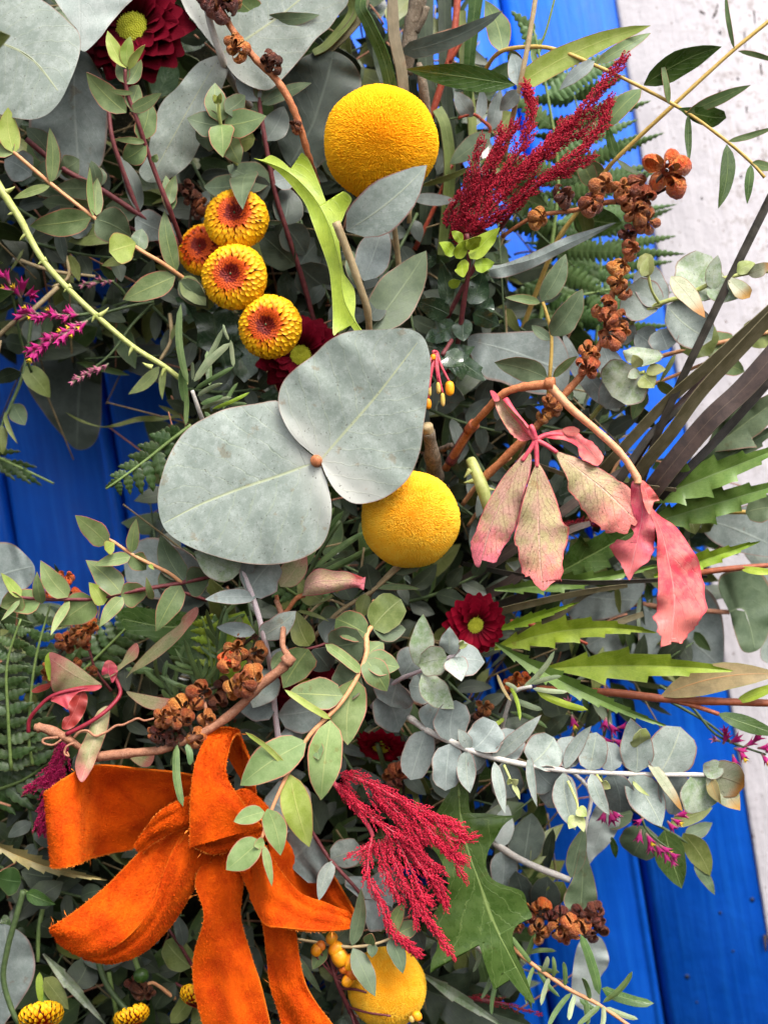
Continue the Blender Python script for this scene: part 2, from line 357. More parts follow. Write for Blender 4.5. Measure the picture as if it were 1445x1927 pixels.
RED = (.36, .10, .08)
MAT = {
 'silver':  leaf_mat('silver_leaf', (.235, .285, .25), (.30, .345, .31), vein=(.42, .45, .32), veinf=.55, sidev=.2, edge=(.26, .12, .10), bloom=(.42, .455, .43), bloomf=.5, rough=.55, trans=.06, speck=.35, mott=700),
 'blue':    leaf_mat('blue_grey_leaf', (.165, .20, .188), (.215, .25, .238), vein=(.33, .37, .33), veinf=.45, sidev=.14, edge=(.28, .15, .12), edgef=.6, bloom=(.32, .355, .345), bloomf=.35, rough=.55, trans=.06, speck=.12),
 'grey':    leaf_mat('grey_green_leaf', (.088, .128, .066), (.125, .17, .092), vein=(.20, .25, .13), veinf=.6, sidev=.14, edge=(.26, .13, .09), edgef=.6, rough=.5, trans=.14, speck=.15),
 'green':   leaf_mat('green_gum_leaf', (.115, .175, .062), (.165, .225, .088), vein=(.30, .34, .11), veinf=.7, sidev=.18, edge=(.42, .13, .09), edgef=.75, rough=.5, trans=.2, speck=.15),
 'fresh':   leaf_mat('fresh_gum_leaf', (.20, .285, .095), (.265, .345, .135), vein=(.40, .43, .17), veinf=.6, sidev=.1, edge=(.50, .16, .12), edgef=.85, rough=.5, trans=.22, speck=.12),
 'tipgreen': leaf_mat('young_gum_leaf', (.27, .35, .06), (.34, .41, .10), vein=(.45, .46, .14), veinf=.6, sidev=.15, edge=(.42, .16, .08), edgef=.6, rough=.45, trans=.15),
 'olive':   leaf_mat('olive_leaf', (.125, .16, .038), (.18, .215, .06), vein=(.28, .30, .12), veinf=.6, sidev=.15, edge=(.25, .2, .1), edgef=.4, rough=.45, trans=.12),
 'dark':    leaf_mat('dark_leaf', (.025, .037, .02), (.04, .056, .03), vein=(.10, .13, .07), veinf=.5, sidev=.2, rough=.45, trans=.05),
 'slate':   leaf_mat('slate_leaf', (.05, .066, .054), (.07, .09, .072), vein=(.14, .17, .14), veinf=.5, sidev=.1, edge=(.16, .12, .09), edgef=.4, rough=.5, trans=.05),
 'holly':   leaf_mat('glossy_leaf', (.022, .045, .022), (.035, .065, .03), vein=(.06, .10, .04), veinf=.6, sidev=.3, rough=.22, trans=.03, spec=.5, coat=.4, bump=.5),
 'lime':    leaf_mat('lime_leaf', (.26, .37, .022), (.35, .46, .04), vein=(.40, .50, .12), veinf=.5, sidev=.25, edge=(.36, .40, .12), edgef=.4, rough=.42, trans=.22, bump=.4),
 'oak':     leaf_mat('oak_leaf', (.044, .092, .018), (.064, .120, .025), vein=(.20, .28, .09), veinf=.85, sidev=.3, rough=.3, trans=.2, bump=.4, nv=7),
 'serr':    leaf_mat('toothed_leaf', (.14, .235, .04), (.19, .29, .06), vein=(.28, .36, .16), veinf=.6, sidev=.3, rough=.42, trans=.18, nv=14),
 'fern':    leaf_mat('fern_leaf', (.06, .12, .03), (.085, .16, .042), vein=(.14, .20, .07), veinf=.6, sidev=.3, rough=.5, trans=.15, nv=12),
 'fernd':   leaf_mat('dark_fern_leaf', (.026, .056, .012), (.042, .08, .018), vein=(.09, .14, .05), veinf=.6, sidev=.35, rough=.42, trans=.10, nv=12, edge=(.25, .22, .1), edgef=.25),
 'rosem':   leaf_mat('rosemary_leaf', (.08, .14, .045), (.12, .19, .06), vein=(.22, .27, .12), veinf=.7, sidev=.0, edge=(.2, .26, .12), edgef=.5, rough=.42, trans=.05),
 'rosel':   leaf_mat('pale_rosemary_leaf', (.20, .26, .14), (.27, .31, .18), vein=(.35, .38, .22), veinf=.6, sidev=.0, edge=(.3, .34, .16), edgef=.5, rough=.5, trans=.06),
 'willow':  leaf_mat('brown_willow_leaf', (.24, .19, .08), (.32, .25, .11), vein=(.42, .22, .07), veinf=.9, sidev=.2, rough=.5, trans=.1, edge=(.2, .22, .06), edgef=.6),
 'white':   leaf_mat('white_leaf', (.34, .39, .365), (.42, .46, .44), vein=(.36, .39, .36), veinf=.4, sidev=.15, edge=(.38, .30, .26), edgef=.4, rough=.6, trans=.06),
 'lims':    leaf_mat('yellow_green_bud', (.32, .36, .11), (.42, .45, .2), vein=(.5, .5, .3), veinf=.4, sidev=.1, rough=.5, trans=.15),
 'mott':    leaf_mat('mottled_leaf', (.20, .28, .13), (.36, .40, .30), vein=(.3, .32, .2), veinf=.3, sidev=.2, edge=(.22, .12, .1), edgef=.7, bloom=(.42, .46, .42), bloomf=.6, rough=.55, trans=.08, speck=.6, speckcol=(.09, .07, .09)),
 'brownt':  leaf_mat('browning_leaf', (.30, .33, .20), (.42, .42, .30), vein=(.16, .11, .05), veinf=.5, sidev=.5, edge=(.28, .16, .06), edgef=.8, rough=.55, trans=.1, speck=.5, tip=(.36, .17, .03)),
 'purple':  leaf_mat('purple_brown_blade', (.045, .03, .026), (.075, .048, .04), vein=(.14, .10, .07), veinf=.6, sidev=.0, rough=.42, trans=.02, edge=(.12, .10, .06), edgef=.4),
 'tanblade': leaf_mat('olive_brown_blade', (.115, .095, .05), (.16, .13, .075), vein=(.2, .16, .09), veinf=.4, sidev=.0, rough=.5, trans=.03),
 'blackb':  leaf_mat('black_blade', (.03, .027, .022), (.05, .042, .034), vein=(.08, .07, .05), veinf=.4, sidev=.0, rough=.4, trans=.0),
 'pinkold': leaf_mat('faded_pink_creeper_leaf', (.46, .37, .19), (.50, .30, .22), vein=(.62, .36, .28), veinf=.95, sidev=.6, edge=(.60, .12, .13), edgef=.9, rough=.6, trans=.12, tcol=(1.2, .7, .5), speck=.8, speckcol=(.08, .03, .02), tip=(.70, .17, .18), net=.5, bump=.9, vary=.1, nv=10),
 'pink':    leaf_mat('pink_creeper_leaf', (.70, .07, .115), (.72, .19, .18), vein=(.70, .28, .27), veinf=.7, sidev=.3, edge=(.62, .06, .10), edgef=.7, rough=.5, trans=.2, tcol=(1.3, .6, .6), speck=.35, speckcol=(.25, .05, .03), tip=(.74, .20, .18), bump=.6, vary=.1, nv=10),
 'pinkpale': leaf_mat('pale_olive_pink_leaf', (.26, .27, .12), (.33, .28, .15), vein=(.42, .32, .2), veinf=.6, sidev=.3, edge=(.45, .12, .11), edgef=.7, rough=.55, trans=.1, speck=.55, speckcol=(.10, .05, .03), tip=(.40, .13, .11), net=.25),
 'crimson': leaf_mat('crimson_leaf', (.38, .03, .035), (.45, .06, .06), vein=(.6, .15, .15), veinf=.6, sidev=.2, edge=(.5, .2, .12), edgef=.5, rough=.45, trans=.15, tcol=(1.3, .6, .5)),
}
MAT['silverbig'] = leaf_mat('big_silver_leaf', (.20, .24, .208), (.255, .295, .26), vein=(.38, .40, .22), veinf=.65, sidev=.15, edge=(.30, .12, .09), mw=.026, bloom=(.37, .405, .38), bloomf=.6, rough=.55, trans=.05, speck=.6, speckcol=(.06, .05, .04), mott=420, edgew=.978, nv=8, bump=.2, base=(.46, .46, .42))
ST = {
 'burg':  plain_mat('burgundy_stem', (.11, .022, .028), (.16, .042, .04), rough=.5, scale=900),
 'salm':  plain_mat('salmon_stem', (.52, .23, .11), (.58, .30, .14), rough=.5, scale=700),
 'yel':   plain_mat('yellow_stem', (.42, .27, .06), (.50, .34, .10), rough=.5, scale=700),
 'ygr':   plain_mat('yellow_green_stem', (.34, .38, .10), (.44, .46, .17), rough=.45, scale=500),
 'grn':   plain_mat('green_stem', (.13, .20, .05), (.18, .25, .08), rough=.5, scale=700),
 'dgrn':  plain_mat('dark_green_stem', (.05, .08, .03), (.075, .11, .04), rough=.5, scale=700),
 'straw': plain_mat('straw_stem', (.16, .11, .05), (.24, .18, .09), rough=.7, scale=700),
 'tan':   plain_mat('tan_stem', (.34, .25, .13), (.42, .32, .18), rough=.6, scale=700),
 'brown': plain_mat('brown_twig', (.24, .10, .055), (.36, .16, .09), rough=.65, scale=600, c3=(.42, .22, .15), bump=.8),
 'orbr':  plain_mat('orange_brown_vine', (.36, .12, .045), (.50, .19, .08), rough=.55, scale=700, c3=(.26, .07, .03), bump=.7),
 'salv':  plain_mat('salmon_vine', (.56, .24, .11), (.60, .30, .16), rough=.5, scale=500, c3=(.55, .13, .10), bump=.5),
 'bark':  plain_mat('grey_brown_bark', (.10, .075, .05), (.18, .14, .10), rough=.8, scale=700, c3=(.28, .23, .17), bump=1.0),
 'dbark': plain_mat('dark_bark', (.04, .028, .02), (.08, .055, .04), rough=.8, scale=800, bump=1.0),
 'pinkw': plain_mat('white_bloomed_pink_stem', (.62, .52, .54), (.70, .62, .62), rough=.6, scale=2500, c3=(.30, .08, .14)),
 'greyw': plain_mat('pale_grey_stem', (.46, .44, .40), (.55, .52, .48), rough=.6, scale=1500, c3=(.42, .28, .2)),
 'red':   plain_mat('red_stem', (.28, .045, .025), (.36, .08, .04), rough=.45, scale=700),
 'crimst': plain_mat('crimson_petiole', (.20, .012, .026), (.27, .022, .038), rough=.45, scale=700),
 'pinkst': plain_mat('pink_petiole', (.50, .05, .09), (.56, .09, .11), rough=.45, scale=700),
 'redbr': plain_mat('red_brown_stem', (.24, .06, .025), (.32, .09, .04), rough=.5, scale=600),
}
# ------------------------------------------------------------------ builders for the plants
SEED = [0]
def nums(s): return [float(q) for q in s.replace(',', ' ').split()]
def near_h(stems, x, y):
    best, hh = 1e18, 0
    for st in stems:
        for i in range(len(st) - 1):
            a, b = st[i], st[i + 1]
            dx, dy = b[0] - a[0], b[1] - a[1]; L = dx * dx + dy * dy + 1e-9
            t = max(0, min(1, ((x - a[0]) * dx + (y - a[1]) * dy) / L))
            d = (a[0] + dx * t - x) ** 2 + (a[1] + dy * t - y) ** 2
            if d < best: best, hh = d, a[2] + (b[2] - a[2]) * t
    return hh
def add_leaf(T, x0, y0, x1, y1, w, h0, h1, mat, shape='ell', roll=None, parent=None, name='leaf', **kw):
    SEED[0] += 1; sd = SEED[0]; g = random.Random(sd)
    b = P(x0, y0, h0); t = P(x1, y1, h1)
    if roll is None: roll = g.uniform(-.45, .45)
    kw.setdefault('fold', g.uniform(.02, .2)); kw.setdefault('bend', g.uniform(-.05, .1)); kw.setdefault('twist', g.uniform(-.55, .55))
    kw.setdefault('wav', g.uniform(.03, .13))
    return T.mesh(name, leaf_geo(b, t, w * S, shape, roll, seed=sd, **kw), MAT[mat] if isinstance(mat, str) else mat, parent=parent)
def leaves(T, stems, spec, mat, shape='ell', dh=None, **kw):
    """spec: 'x0 y0 x1 y1 w [dh [mat [shape]]]; ...' in drawing units"""
    for q in spec.split(';'):
        f = q.split()
        if not f: continue
        v = [float(z) for z in f[:5]]; SEED[0] += 1; g = random.Random(SEED[0] * 31)
        L = math.hypot(v[2] - v[0], v[3] - v[1])
        d = float(f[5]) if len(f) > 5 else (g.uniform(-.25, .45) * L if dh is None else dh)
        m = f[6] if len(f) > 6 else mat; sh = f[7] if len(f) > 7 else shape
        h = near_h(stems, v[0], v[1]) + 3
        add_leaf(T, v[0], v[1], v[2], v[3], v[4], h, h + d, m, sh, **kw)
def stem_pts(s):
    v = nums(s); return [(v[i], v[i + 1], v[i + 2]) for i in range(0, len(v), 3)]
def sprig(name, label, cat, stems, stmat, rad, spec='', mat='green', shape='ell', group=None, lump=0.07, **kw):
    """stems: list of 'x y h ...' strings, the first one is the main stem, from its root"""
    sts = [stem_pts(s) for s in stems]
    T = Thing(name, label, cat, P(*sts[0][0]), group)
    rads = rad if isinstance(rad, list) else [rad] * len(sts)
    for i, st in enumerate(sts):
        SEED[0] += 1
        T.mesh('stem' if i == 0 else 'side_stem', tube_geo(px(st), rads[min(i, len(rads) - 1)], lump=lump, seed=SEED[0]), ST[stmat] if isinstance(stmat, str) else ST[stmat[min(i, len(stmat) - 1)]])
    leaves(T, sts, spec, mat, shape, **kw)
    T.stems = sts; T.pstalk = ST['dbark']
    return T
def oleaf(T, outline, mid, mat, h0=0, h1=0, name='leaf', label=None, parent=None, **kw):
    SEED[0] += 1
    v = nums(outline); pts = [(v[i], v[i + 1]) for i in range(0, len(v), 2)]
    v = nums(mid); m = [(v[i], v[i + 1]) for i in range(0, len(v), 2)]
    return T.mesh(name, outline_geo(pts, m, h0, h1, seed=SEED[0], **kw), MAT[mat], parent=parent, label=label)

# --- round yellow button heads made of hundreds of tiny florets
def fib(n, lo=-1.0):
    i = np.arange(n) + .5; z = 1 - (1 - lo) * i / n; ph = i * 2.399963
    r = np.sqrt(np.maximum(0, 1 - z * z)); return np.stack([r * np.cos(ph), r * np.sin(ph), z], 1)
def frame(nv):
    n = nrm(np.asarray(nv, float)); x = nrm(np.cross([0.2, .3, .9], n)); return x, np.cross(n, x), n
def ball_geo(c, R, N=16000, sq=1.0, seed=0, axis=None):
    rg = np.random.RandomState(seed); d = fib(N); d = nrm(d + rg.normal(0, .006, d.shape))
    ax = frame(axis if axis is not None else [0, -1, .3])
    lumps = 1 + .014 * np.sin(d[:, 0] * 5 + seed) * np.sin(d[:, 1] * 6 + 2) + .007 * np.sin(d[:, 2] * 7 + seed * 2) + .012 * d[:, 0]
    B = np.stack(ax, 0)
    def tow(p): return c + (p * np.array([1, 1, sq])) @ B
    V, F, U = [], [], []
    # core
    th = np.linspace(0, math.pi, 17); ph = np.linspace(0, 2 * math.pi, 25)[:-1]
    core = np.array([(math.sin(a) * math.cos(b), math.sin(a) * math.sin(b), math.cos(a)) for a in th for b in ph])
    V.append(tow(core * R * .94)); U.append(np.zeros((len(core), 2)))
    for i in range(16):
        for j in range(24): F.append((i * 24 + j, i * 24 + (j + 1) % 24, (i + 1) * 24 + (j + 1) % 24, (i + 1) * 24 + j))
    n0 = len(core)
    t1 = nrm(np.cross(d, [.12, .33, .94])); t2 = np.cross(d, t1)
    rb = R * .0145 * rg.uniform(.8, 1.25, N); hh = R * (.965 + rg.uniform(.022, .050, N)) * lumps
    rot = rg.uniform(0, 6.28, N); pts = []
    for k in range(4):
        an = rot + k * 1.5708
        q = d * (R * .93) + (np.cos(an) * rb)[:, None] * t1 + (np.sin(an) * rb)[:, None] * t2; pts.append(q)
    for k in range(4):
        an = rot + k * 1.5708 + .3
        q = d * hh[:, None] + (np.cos(an) * rb * .62)[:, None] * t1 + (np.sin(an) * rb * .62)[:, None] * t2; pts.append(q)
    q = np.stack(pts, 1).reshape(-1, 3); V.append(tow(q))
    uvs = np.tile(np.array([[0, 0]] * 4 + [[1, 0]] * 4, float), (N, 1)); U.append(uvs)
    for i in range(N):
        o = n0 + i * 8
        for k in range(4):
            F.append((o + k, o + (k + 1) % 4, o + 4 + (k + 1) % 4, o + 4 + k))
        F.append((o + 4, o + 5, o + 6, o + 7))
    return np.vstack(V), F, np.vstack(U)
MAT['craspedia'] = plain_mat('yellow_floret', (.97, .42, .005), (.98, .50, .010), rough=.75, scale=500, spec=.1, bump=.0, c3=(.96, .40, .006), vary=0, sheen=.3, sss=.15, uvgrad=(-.4, .8, (.93, .42, .005)))
MAT['craspale'] = plain_mat('pale_yellow_floret', (.97, .46, .014), (.98, .57, .045), rough=.75, scale=500, spec=.1, bump=.0, c3=(.94, .44, .03), vary=0, sheen=.3, sss=.15, uvgrad=(-.4, .8, (.86, .42, .015)))
def billy(label, x, y, R, h, stem, mat='craspedia', axis=(0, .0, 1), stmat='tan', sq=.97):
    c = P(x, y, h); st = stem_pts(stem)
    T = Thing('billy_button', label, 'flower', P(*st[0]), 'yellow billy buttons in the wreath')
    T.mesh('stem', tube_geo(px(st), [6, 5]), ST[stmat])
    k = (D - h) / D
    SEED[0] += 1
    T.mesh('flower_head', ball_geo(c, R * S * k, seed=SEED[0], sq=sq, axis=Wd(*axis)), MAT[mat], stuff=True)
    return T

# --- petals
def petal_geo(L, W, curl=.5, cup=.25, nu=5, nv=2, blunt=.35, th=.0):
    u = np.linspace(0, 1, nu + 1); v = np.linspace(-1, 1, nv + 1)
    f = (u + .03) ** .55 * (1.0 - u + 1e-4) ** blunt; f /= f.max(); f[-1] = .5
    V, U = [], []
    for i, a in enumerate(u):
        for b in v:
            V.append((b * f[i] * W / 2, a * L * (1 - .12 * b * b * (a > .8)), -curl * L * a * a + cup * W * b * b * f[i])); U.append((a, .5 + .5 * b))
    F = []
    q = nv + 1
    for i in range(nu):
        for j in range(nv): k = i * q + j; F.append((k, k + 1, k + q + 1, k + q))
    return np.array(V) * S, F, np.array(U)
def petal_mat(name, base, tip, lo=.15, hi=.8, trans=.12, rough=.5, vary=.25, spec=.25, coat=0):
    g = NT(name); tc = g.n('ShaderNodeTexCoord')
    u = g.n('ShaderNodeSeparateXYZ', {0: tc.outputs['UV']})
    st = g.noise(g.n('ShaderNodeMapping', {'Vector': tc.outputs['UV'], 'Scale': (1.5, 14, 1)}).outputs[0], 1.0, 2)
    col = g.mix(g.ramp(g.math('ADD', u.outputs[0], g.math('MULTIPLY', g.math('SUBTRACT', st, .5), .35)), lo, hi), base, tip)
    rv = g.n('ShaderNodeObjectInfo').outputs['Random']
    col = g.n('ShaderNodeHueSaturation', {'Value': g.math('ADD', 1 - vary / 2, g.math('MULTIPLY', rv, vary)), 'Color': col}).outputs[0]
    bp = g.n('ShaderNodeBump', {'Strength': .35, 'Distance': .0002, 'Height': st})
    bs = g.n('ShaderNodeBsdfPrincipled', {'Base Color': col, 'Roughness': rough, 'Specular IOR Level': spec, 'Normal': bp.outputs[0]})
    tr = g.n('ShaderNodeBsdfTranslucent', {'Color': col})
    g.t.links.new(g.n('ShaderNodeMixShader', {0: trans, 1: bs.outputs[0], 2: tr.outputs[0]}).outputs[0], g.out.inputs[0])
    return g.m
YEL = (.86, .42, .006); ORG = (.80, .19, .004); DRD = (.24, .010, .003); RDO = (.46, .032, .002)
PM = [petal_mat('dark_red_petal', (.08, .003, .002), (.20, .010, .003)), petal_mat('red_orange_petal', (.22, .010, .002), (.64, .085, .003)),
      petal_mat('orange_petal', (.66, .12, .003), (.86, .33, .005)), petal_mat('yellow_orange_petal', (.74, .17, .003), YEL, .1, .65),
      petal_mat('yellow_petal', (.78, .24, .003), (.88, .47, .008), .1, .6)]
POM = [mesh_data('pompom_petal', *petal_geo(20, 12.5, .34, .34, 4, 2, .16)[:2], PM[k], petal_geo(20, 12.5, .34, .34, 4, 2, .16)[2]) for k in range(5)]
def pompom(label, x, y, R, h, axis, N=290, dark=0.0, stem=None, group='orange and yellow pompom chrysanthemums'):
    n = nrm(Wd(*axis)); X, Y, Z = frame(n); k = (D - h) / D; R = R * k
    c = P(x, y, h)
    T = Thing('pompom_chrysanthemum', label, 'flower', P(*stem_pts(stem)[0]) if stem else c, group)
    if stem: T.mesh('stem', tube_geo(px(stem_pts(stem)), [6, 5]), ST['dgrn'])
    # dark green receptacle under the petals
    d = np.array([(math.sin(a) * math.cos(b), math.sin(a) * math.sin(b), math.cos(a)) for a in np.linspace(0, math.pi, 9) for b in np.linspace(0, 6.2832, 13)[:-1]])
    F = [(i * 12 + j, i * 12 + (j + 1) % 12, (i + 1) * 12 + (j + 1) % 12, (i + 1) * 12 + j) for i in range(8) for j in range(12)]
    T.mesh('receptacle', (c + (d * np.array([.62, .62, .42]) * R * S) @ np.stack([X, Y, Z]), F, np.zeros((len(d), 2))), PM[1])
    def place(th, ph, lift):
        rad = math.cos(ph) * X + math.sin(ph) * Y; hz = .62
        p = (math.sin(th) * rad + hz * math.cos(th) * Z) - (.15 * math.exp(-(th / .42) ** 2)) * Z
        m = nrm(math.sin(th) * rad * hz + math.cos(th) * Z); ta = nrm(math.cos(th) * rad - hz * math.sin(th) * Z)
        dr = nrm(m * lift + ta); nn = nrm(m - ta * lift * .9); nn = nrm(nn - dr * np.dot(nn, dr)); return p, dr, nn, np.cross(dr, nn)
    t0 = .38
    for i in range(N):
        q = (i + .5) / N; th = math.acos(math.cos(t0) + (math.cos(1.98) - math.cos(t0)) * q); ph = i * 2.399963 + rnd.uniform(-.05, .05)
        p, dr, nn, sx = place(th, ph, .74 - .34 * min(1, th / 1.3) + rnd.uniform(-.07, .07))
        sc = (.54 + .36 * min(1, th / 1.25)) * R / 58 * rnd.uniform(.93, 1.08)
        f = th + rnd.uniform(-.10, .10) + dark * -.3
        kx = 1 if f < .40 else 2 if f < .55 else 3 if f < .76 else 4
        T.inst('petal', POM[kx], c + (p * .88 * R) * S, sx, dr, nn, sc)
    gv, gf, gu, gm = [], [], [], []; n0 = 0
    pv, pf, pu = petal_geo(20, 12.5, .30, .30, 3, 2, .3)
    for i in range(110):
        q = (i + .5) / 110; th = t0 * 1.08 * q ** .5; ph = i * 2.399963
        p, dr, nn, sx = place(th, ph, .9 + .9 * (1 - th / t0)); sc = (.30 + .30 * th / t0) * R / 58
        gv.append(c + (p * .88 * R) * S + (pv * sc) @ np.stack([sx, dr, nn])); gf += [tuple(a + n0 for a in ff) for ff in pf]; gu.append(pu); n0 += len(pv)
        gm += [0 if th < .24 + rnd.uniform(-.05, .05) else 1] * len(pf)
    T.mesh('inner_florets', (np.vstack(gv), gf, np.vstack(gu)), [PM[0], PM[1]], stuff=True, mi=gm)
    T.mesh('flower_eye', (c + (d * np.array([.035, .035, .04]) * R * S + np.array([0, 0, .44 * R * S])) @ np.stack([X, Y, Z]), F, np.zeros((len(d), 2))), ST['dgrn'])
    return T
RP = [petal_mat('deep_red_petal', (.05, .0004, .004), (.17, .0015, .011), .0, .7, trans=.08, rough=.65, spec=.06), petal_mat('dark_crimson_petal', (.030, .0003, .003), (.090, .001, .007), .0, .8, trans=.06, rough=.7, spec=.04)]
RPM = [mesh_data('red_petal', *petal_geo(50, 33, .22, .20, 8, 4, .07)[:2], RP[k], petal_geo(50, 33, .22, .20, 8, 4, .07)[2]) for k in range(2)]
MAT['disc'] = plain_mat('green_flower_disc', (.36, .37, .015), (.50, .50, .04), rough=.6, scale=900, c3=(.24, .26, .01))
def daisy(label, x, y, R, h, axis, disc=.36, rows=((16, 1.0, .15), (15, .9, .38), (14, .76, .62), (12, .6, .9)), dark=0, stem=None):
    n = nrm(Wd(*axis)); X, Y, Z = frame(n); k = (D - h) / D; R = R * k; c = P(x, y, h)
    T = Thing('red_chrysanthemum', label, 'flower', P(*stem_pts(stem)[0]) if stem else c, 'dark red chrysanthemums')
    if stem: T.mesh('stem', tube_geo(px(stem_pts(stem)), [6, 5]), ST['dgrn'])
    for ri, (cnt, ln, tilt) in enumerate(rows):
        for i in range(cnt):
            ph = 6.2832 * (i + .5 * (ri % 2)) / cnt + rnd.uniform(-.09, .09)
            rad = math.cos(ph) * X + math.sin(ph) * Y; tl = tilt + rnd.uniform(-.12, .14)
            dr = math.cos(tl) * rad + math.sin(tl) * Z; nn = math.cos(tl) * Z - math.sin(tl) * rad; sx = np.cross(dr, nn)
            b = c + (rad * R * disc * .75 + Z * (.05 + .05 * ri) * R) * S
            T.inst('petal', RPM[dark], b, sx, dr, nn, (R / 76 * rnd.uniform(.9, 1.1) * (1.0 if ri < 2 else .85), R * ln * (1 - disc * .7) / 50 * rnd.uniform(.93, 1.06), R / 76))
    # the eye: a low dome of tiny florets
    N = 240; V, F, U = [], [], []
    for i in range(N):
        q = math.sqrt((i + .5) / N); ph = i * 2.399963; zz = .30 * math.sqrt(max(0, 1 - q * q * .9)) - .10 * math.exp(-(q / .22) ** 2)
        p = c + ((q * disc * R) * (math.cos(ph) * X + math.sin(ph) * Y) + (zz * disc * R * 1.2 + .16 * R) * Z) * S
        r = disc * R * .075 * S; o = len(V)
        for a in range(5): V.append(p + r * (math.cos(a * 1.2566) * X + math.sin(a * 1.2566) * Y) - Z * r * 1.2)
        V.append(p + Z * r * .9)
        for a in range(5): F.append((o + a, o + (a + 1) % 5, o + 5))
        U += [(0, 0)] * 5 + [(1, 0)]
    o = len(V)
    d = [(q, a) for q in (1.0, .8, .5, .05) for a in range(16)]
    for q, a in d:
        V.append(c + (q * disc * R * (math.cos(a * .3927) * X + math.sin(a * .3927) * Y) + (.30 * math.sqrt(max(0, 1 - q * q)) * disc * R * 1.1 + .13 * R) * Z) * S); U.append((0, 0))
    for i in range(3):
        for j in range(16): F.append((o + i * 16 + j, o + i * 16 + (j + 1) % 16, o + (i + 1) * 16 + (j + 1) % 16, o + (i + 1) * 16 + j))
    T.mesh('flower_disc', (np.array(V), F, np.array(U)), MAT['disc'])
    return T

# --- dry split seed pods
def pod_geo(seed):
    """a dried capsule: five papery valves bulging outwards and curling in round a dark hollow"""
    rg = np.random.RandomState(seed); k = 5 if seed % 2 else 4; V, F, U = [], [], []
    for L in range(k):
        a0 = 6.2832 * L / k + rg.uniform(-.2, .2); wd = 6.2832 / k * rg.uniform(.86, 1.02); top = rg.uniform(.35, .8); out = rg.uniform(.88, 1.15); o = len(V)
        nu, nv = 9, 6; curl = rg.uniform(.25, .6); tw = rg.uniform(-.25, .25)
        for i in range(nu + 1):
            q = i / nu; th = math.pi * (1 - q) * .95 + top * q
            for j in range(nv + 1):
                v = 2 * j / nv - 1; an = a0 + v * wd / 2 * (1.05 - .25 * q * q) + tw * q
                r = out * (1.08 - .42 * v * v * (.35 + .65 * q)) * (1 + rg.uniform(-.03, .03)) * (1 + .08 * math.sin(7 * q + seed * 2 + L))
                z = math.cos(th) * .9; rad = r * math.sin(th)
                if q > .7: t = (q - .7) / .3; rad += curl * t * t * (1 - v * v) * .5 - .10 * t; z -= .35 * t * t * (1 - v * v) * curl
                V.append((rad * math.cos(an), rad * math.sin(an), z)); U.append((q, .5 + v / 2))
        w = nv + 1
        for i in range(nu):
            for j in range(nv): b = o + i * w + j; F.append((b, b + 1, b + w + 1, b + w))
    o = len(V)   # the seed core down inside
    for i in range(4):
        for j in range(6): V.append((.32 * math.sin(.3 + i * .75) * math.cos(j * 1.047), .32 * math.sin(.3 + i * .75) * math.sin(j * 1.047), .15 - .3 * i * .3)); U.append((.1, .5))
    for i in range(3):
        for j in range(6): F.append((o + i * 6 + j, o + i * 6 + (j + 1) % 6, o + (i + 1) * 6 + (j + 1) % 6, o + (i + 1) * 6 + j))
    return np.array(V), F, np.array(U)
def pod_mat(name, c1, c2, c3, tr=.12):
    g = NT(name); tc = g.n('ShaderNodeTexCoord'); ob = tc.outputs['Object']
    u = g.n('ShaderNodeSeparateXYZ', {0: tc.outputs['UV']})
    n1 = g.noise(ob, 1.9, 5, .7); n2 = g.noise(ob, 7.0, 3, .7)
    av = g.math('ABSOLUTE', g.math('SUBTRACT', g.math('MULTIPLY', u.outputs[1], 2.0), 1.0))
    col = g.mix(g.ramp(n1, .35, .62), c1, c2); col = g.mix(g.ramp(g.math('ADD', n2, g.math('MULTIPLY', av, .2)), .52, .75), col, c3)
    col = g.mix(g.ramp(u.outputs[0], .35, .05, 0, .75), col, (.05, .015, .01))  # shade of the hollow put into the colour, near black at base and core
    rv = g.n('ShaderNodeObjectInfo').outputs['Random']
    col = g.n('ShaderNodeHueSaturation', {'Value': g.math('ADD', .65, g.math('MULTIPLY', rv, .7)), 'Hue': g.math('ADD', .488, g.math('MULTIPLY', g.math('FRACT', g.math('MULTIPLY', rv, 5.3)), .024)), 'Color': col}).outputs[0]
    bp = g.n('ShaderNodeBump', {'Strength': .7, 'Distance': .12, 'Height': g.math('ADD', n1, n2)})
    bs = g.n('ShaderNodeBsdfPrincipled', {'Base Color': col, 'Roughness': .38, 'Specular IOR Level': .45, 'Normal': bp.outputs[0]})
    t = g.n('ShaderNodeBsdfTranslucent', {'Color': c3 + (1,)})
    g.t.links.new(g.n('ShaderNodeMixShader', {0: tr, 1: bs.outputs[0], 2: t.outputs[0]}).outputs[0], g.out.inputs[0]); return g.m
PODM = {'b': pod_mat('brown_pod', (.32, .065, .026), (.52, .125, .042), (.70, .25, .09)), 'o': pod_mat('orange_brown_pod', (.44, .090, .026), (.64, .17, .042), (.80, .34, .10)),
        'd': pod_mat('dark_pod', (.10, .025, .02), (.18, .048, .032), (.30, .10, .055)), 'r': pod_mat('orange_red_pod', (.74, .085, .016), (.88, .15, .026), (.90, .30, .07))}
PODS = {k: [mesh_data('seed_pod', *pod_geo(s)[:2], m, pod_geo(s)[2]) for s in (1, 2, 3, 4)] for k, m in PODM.items()}
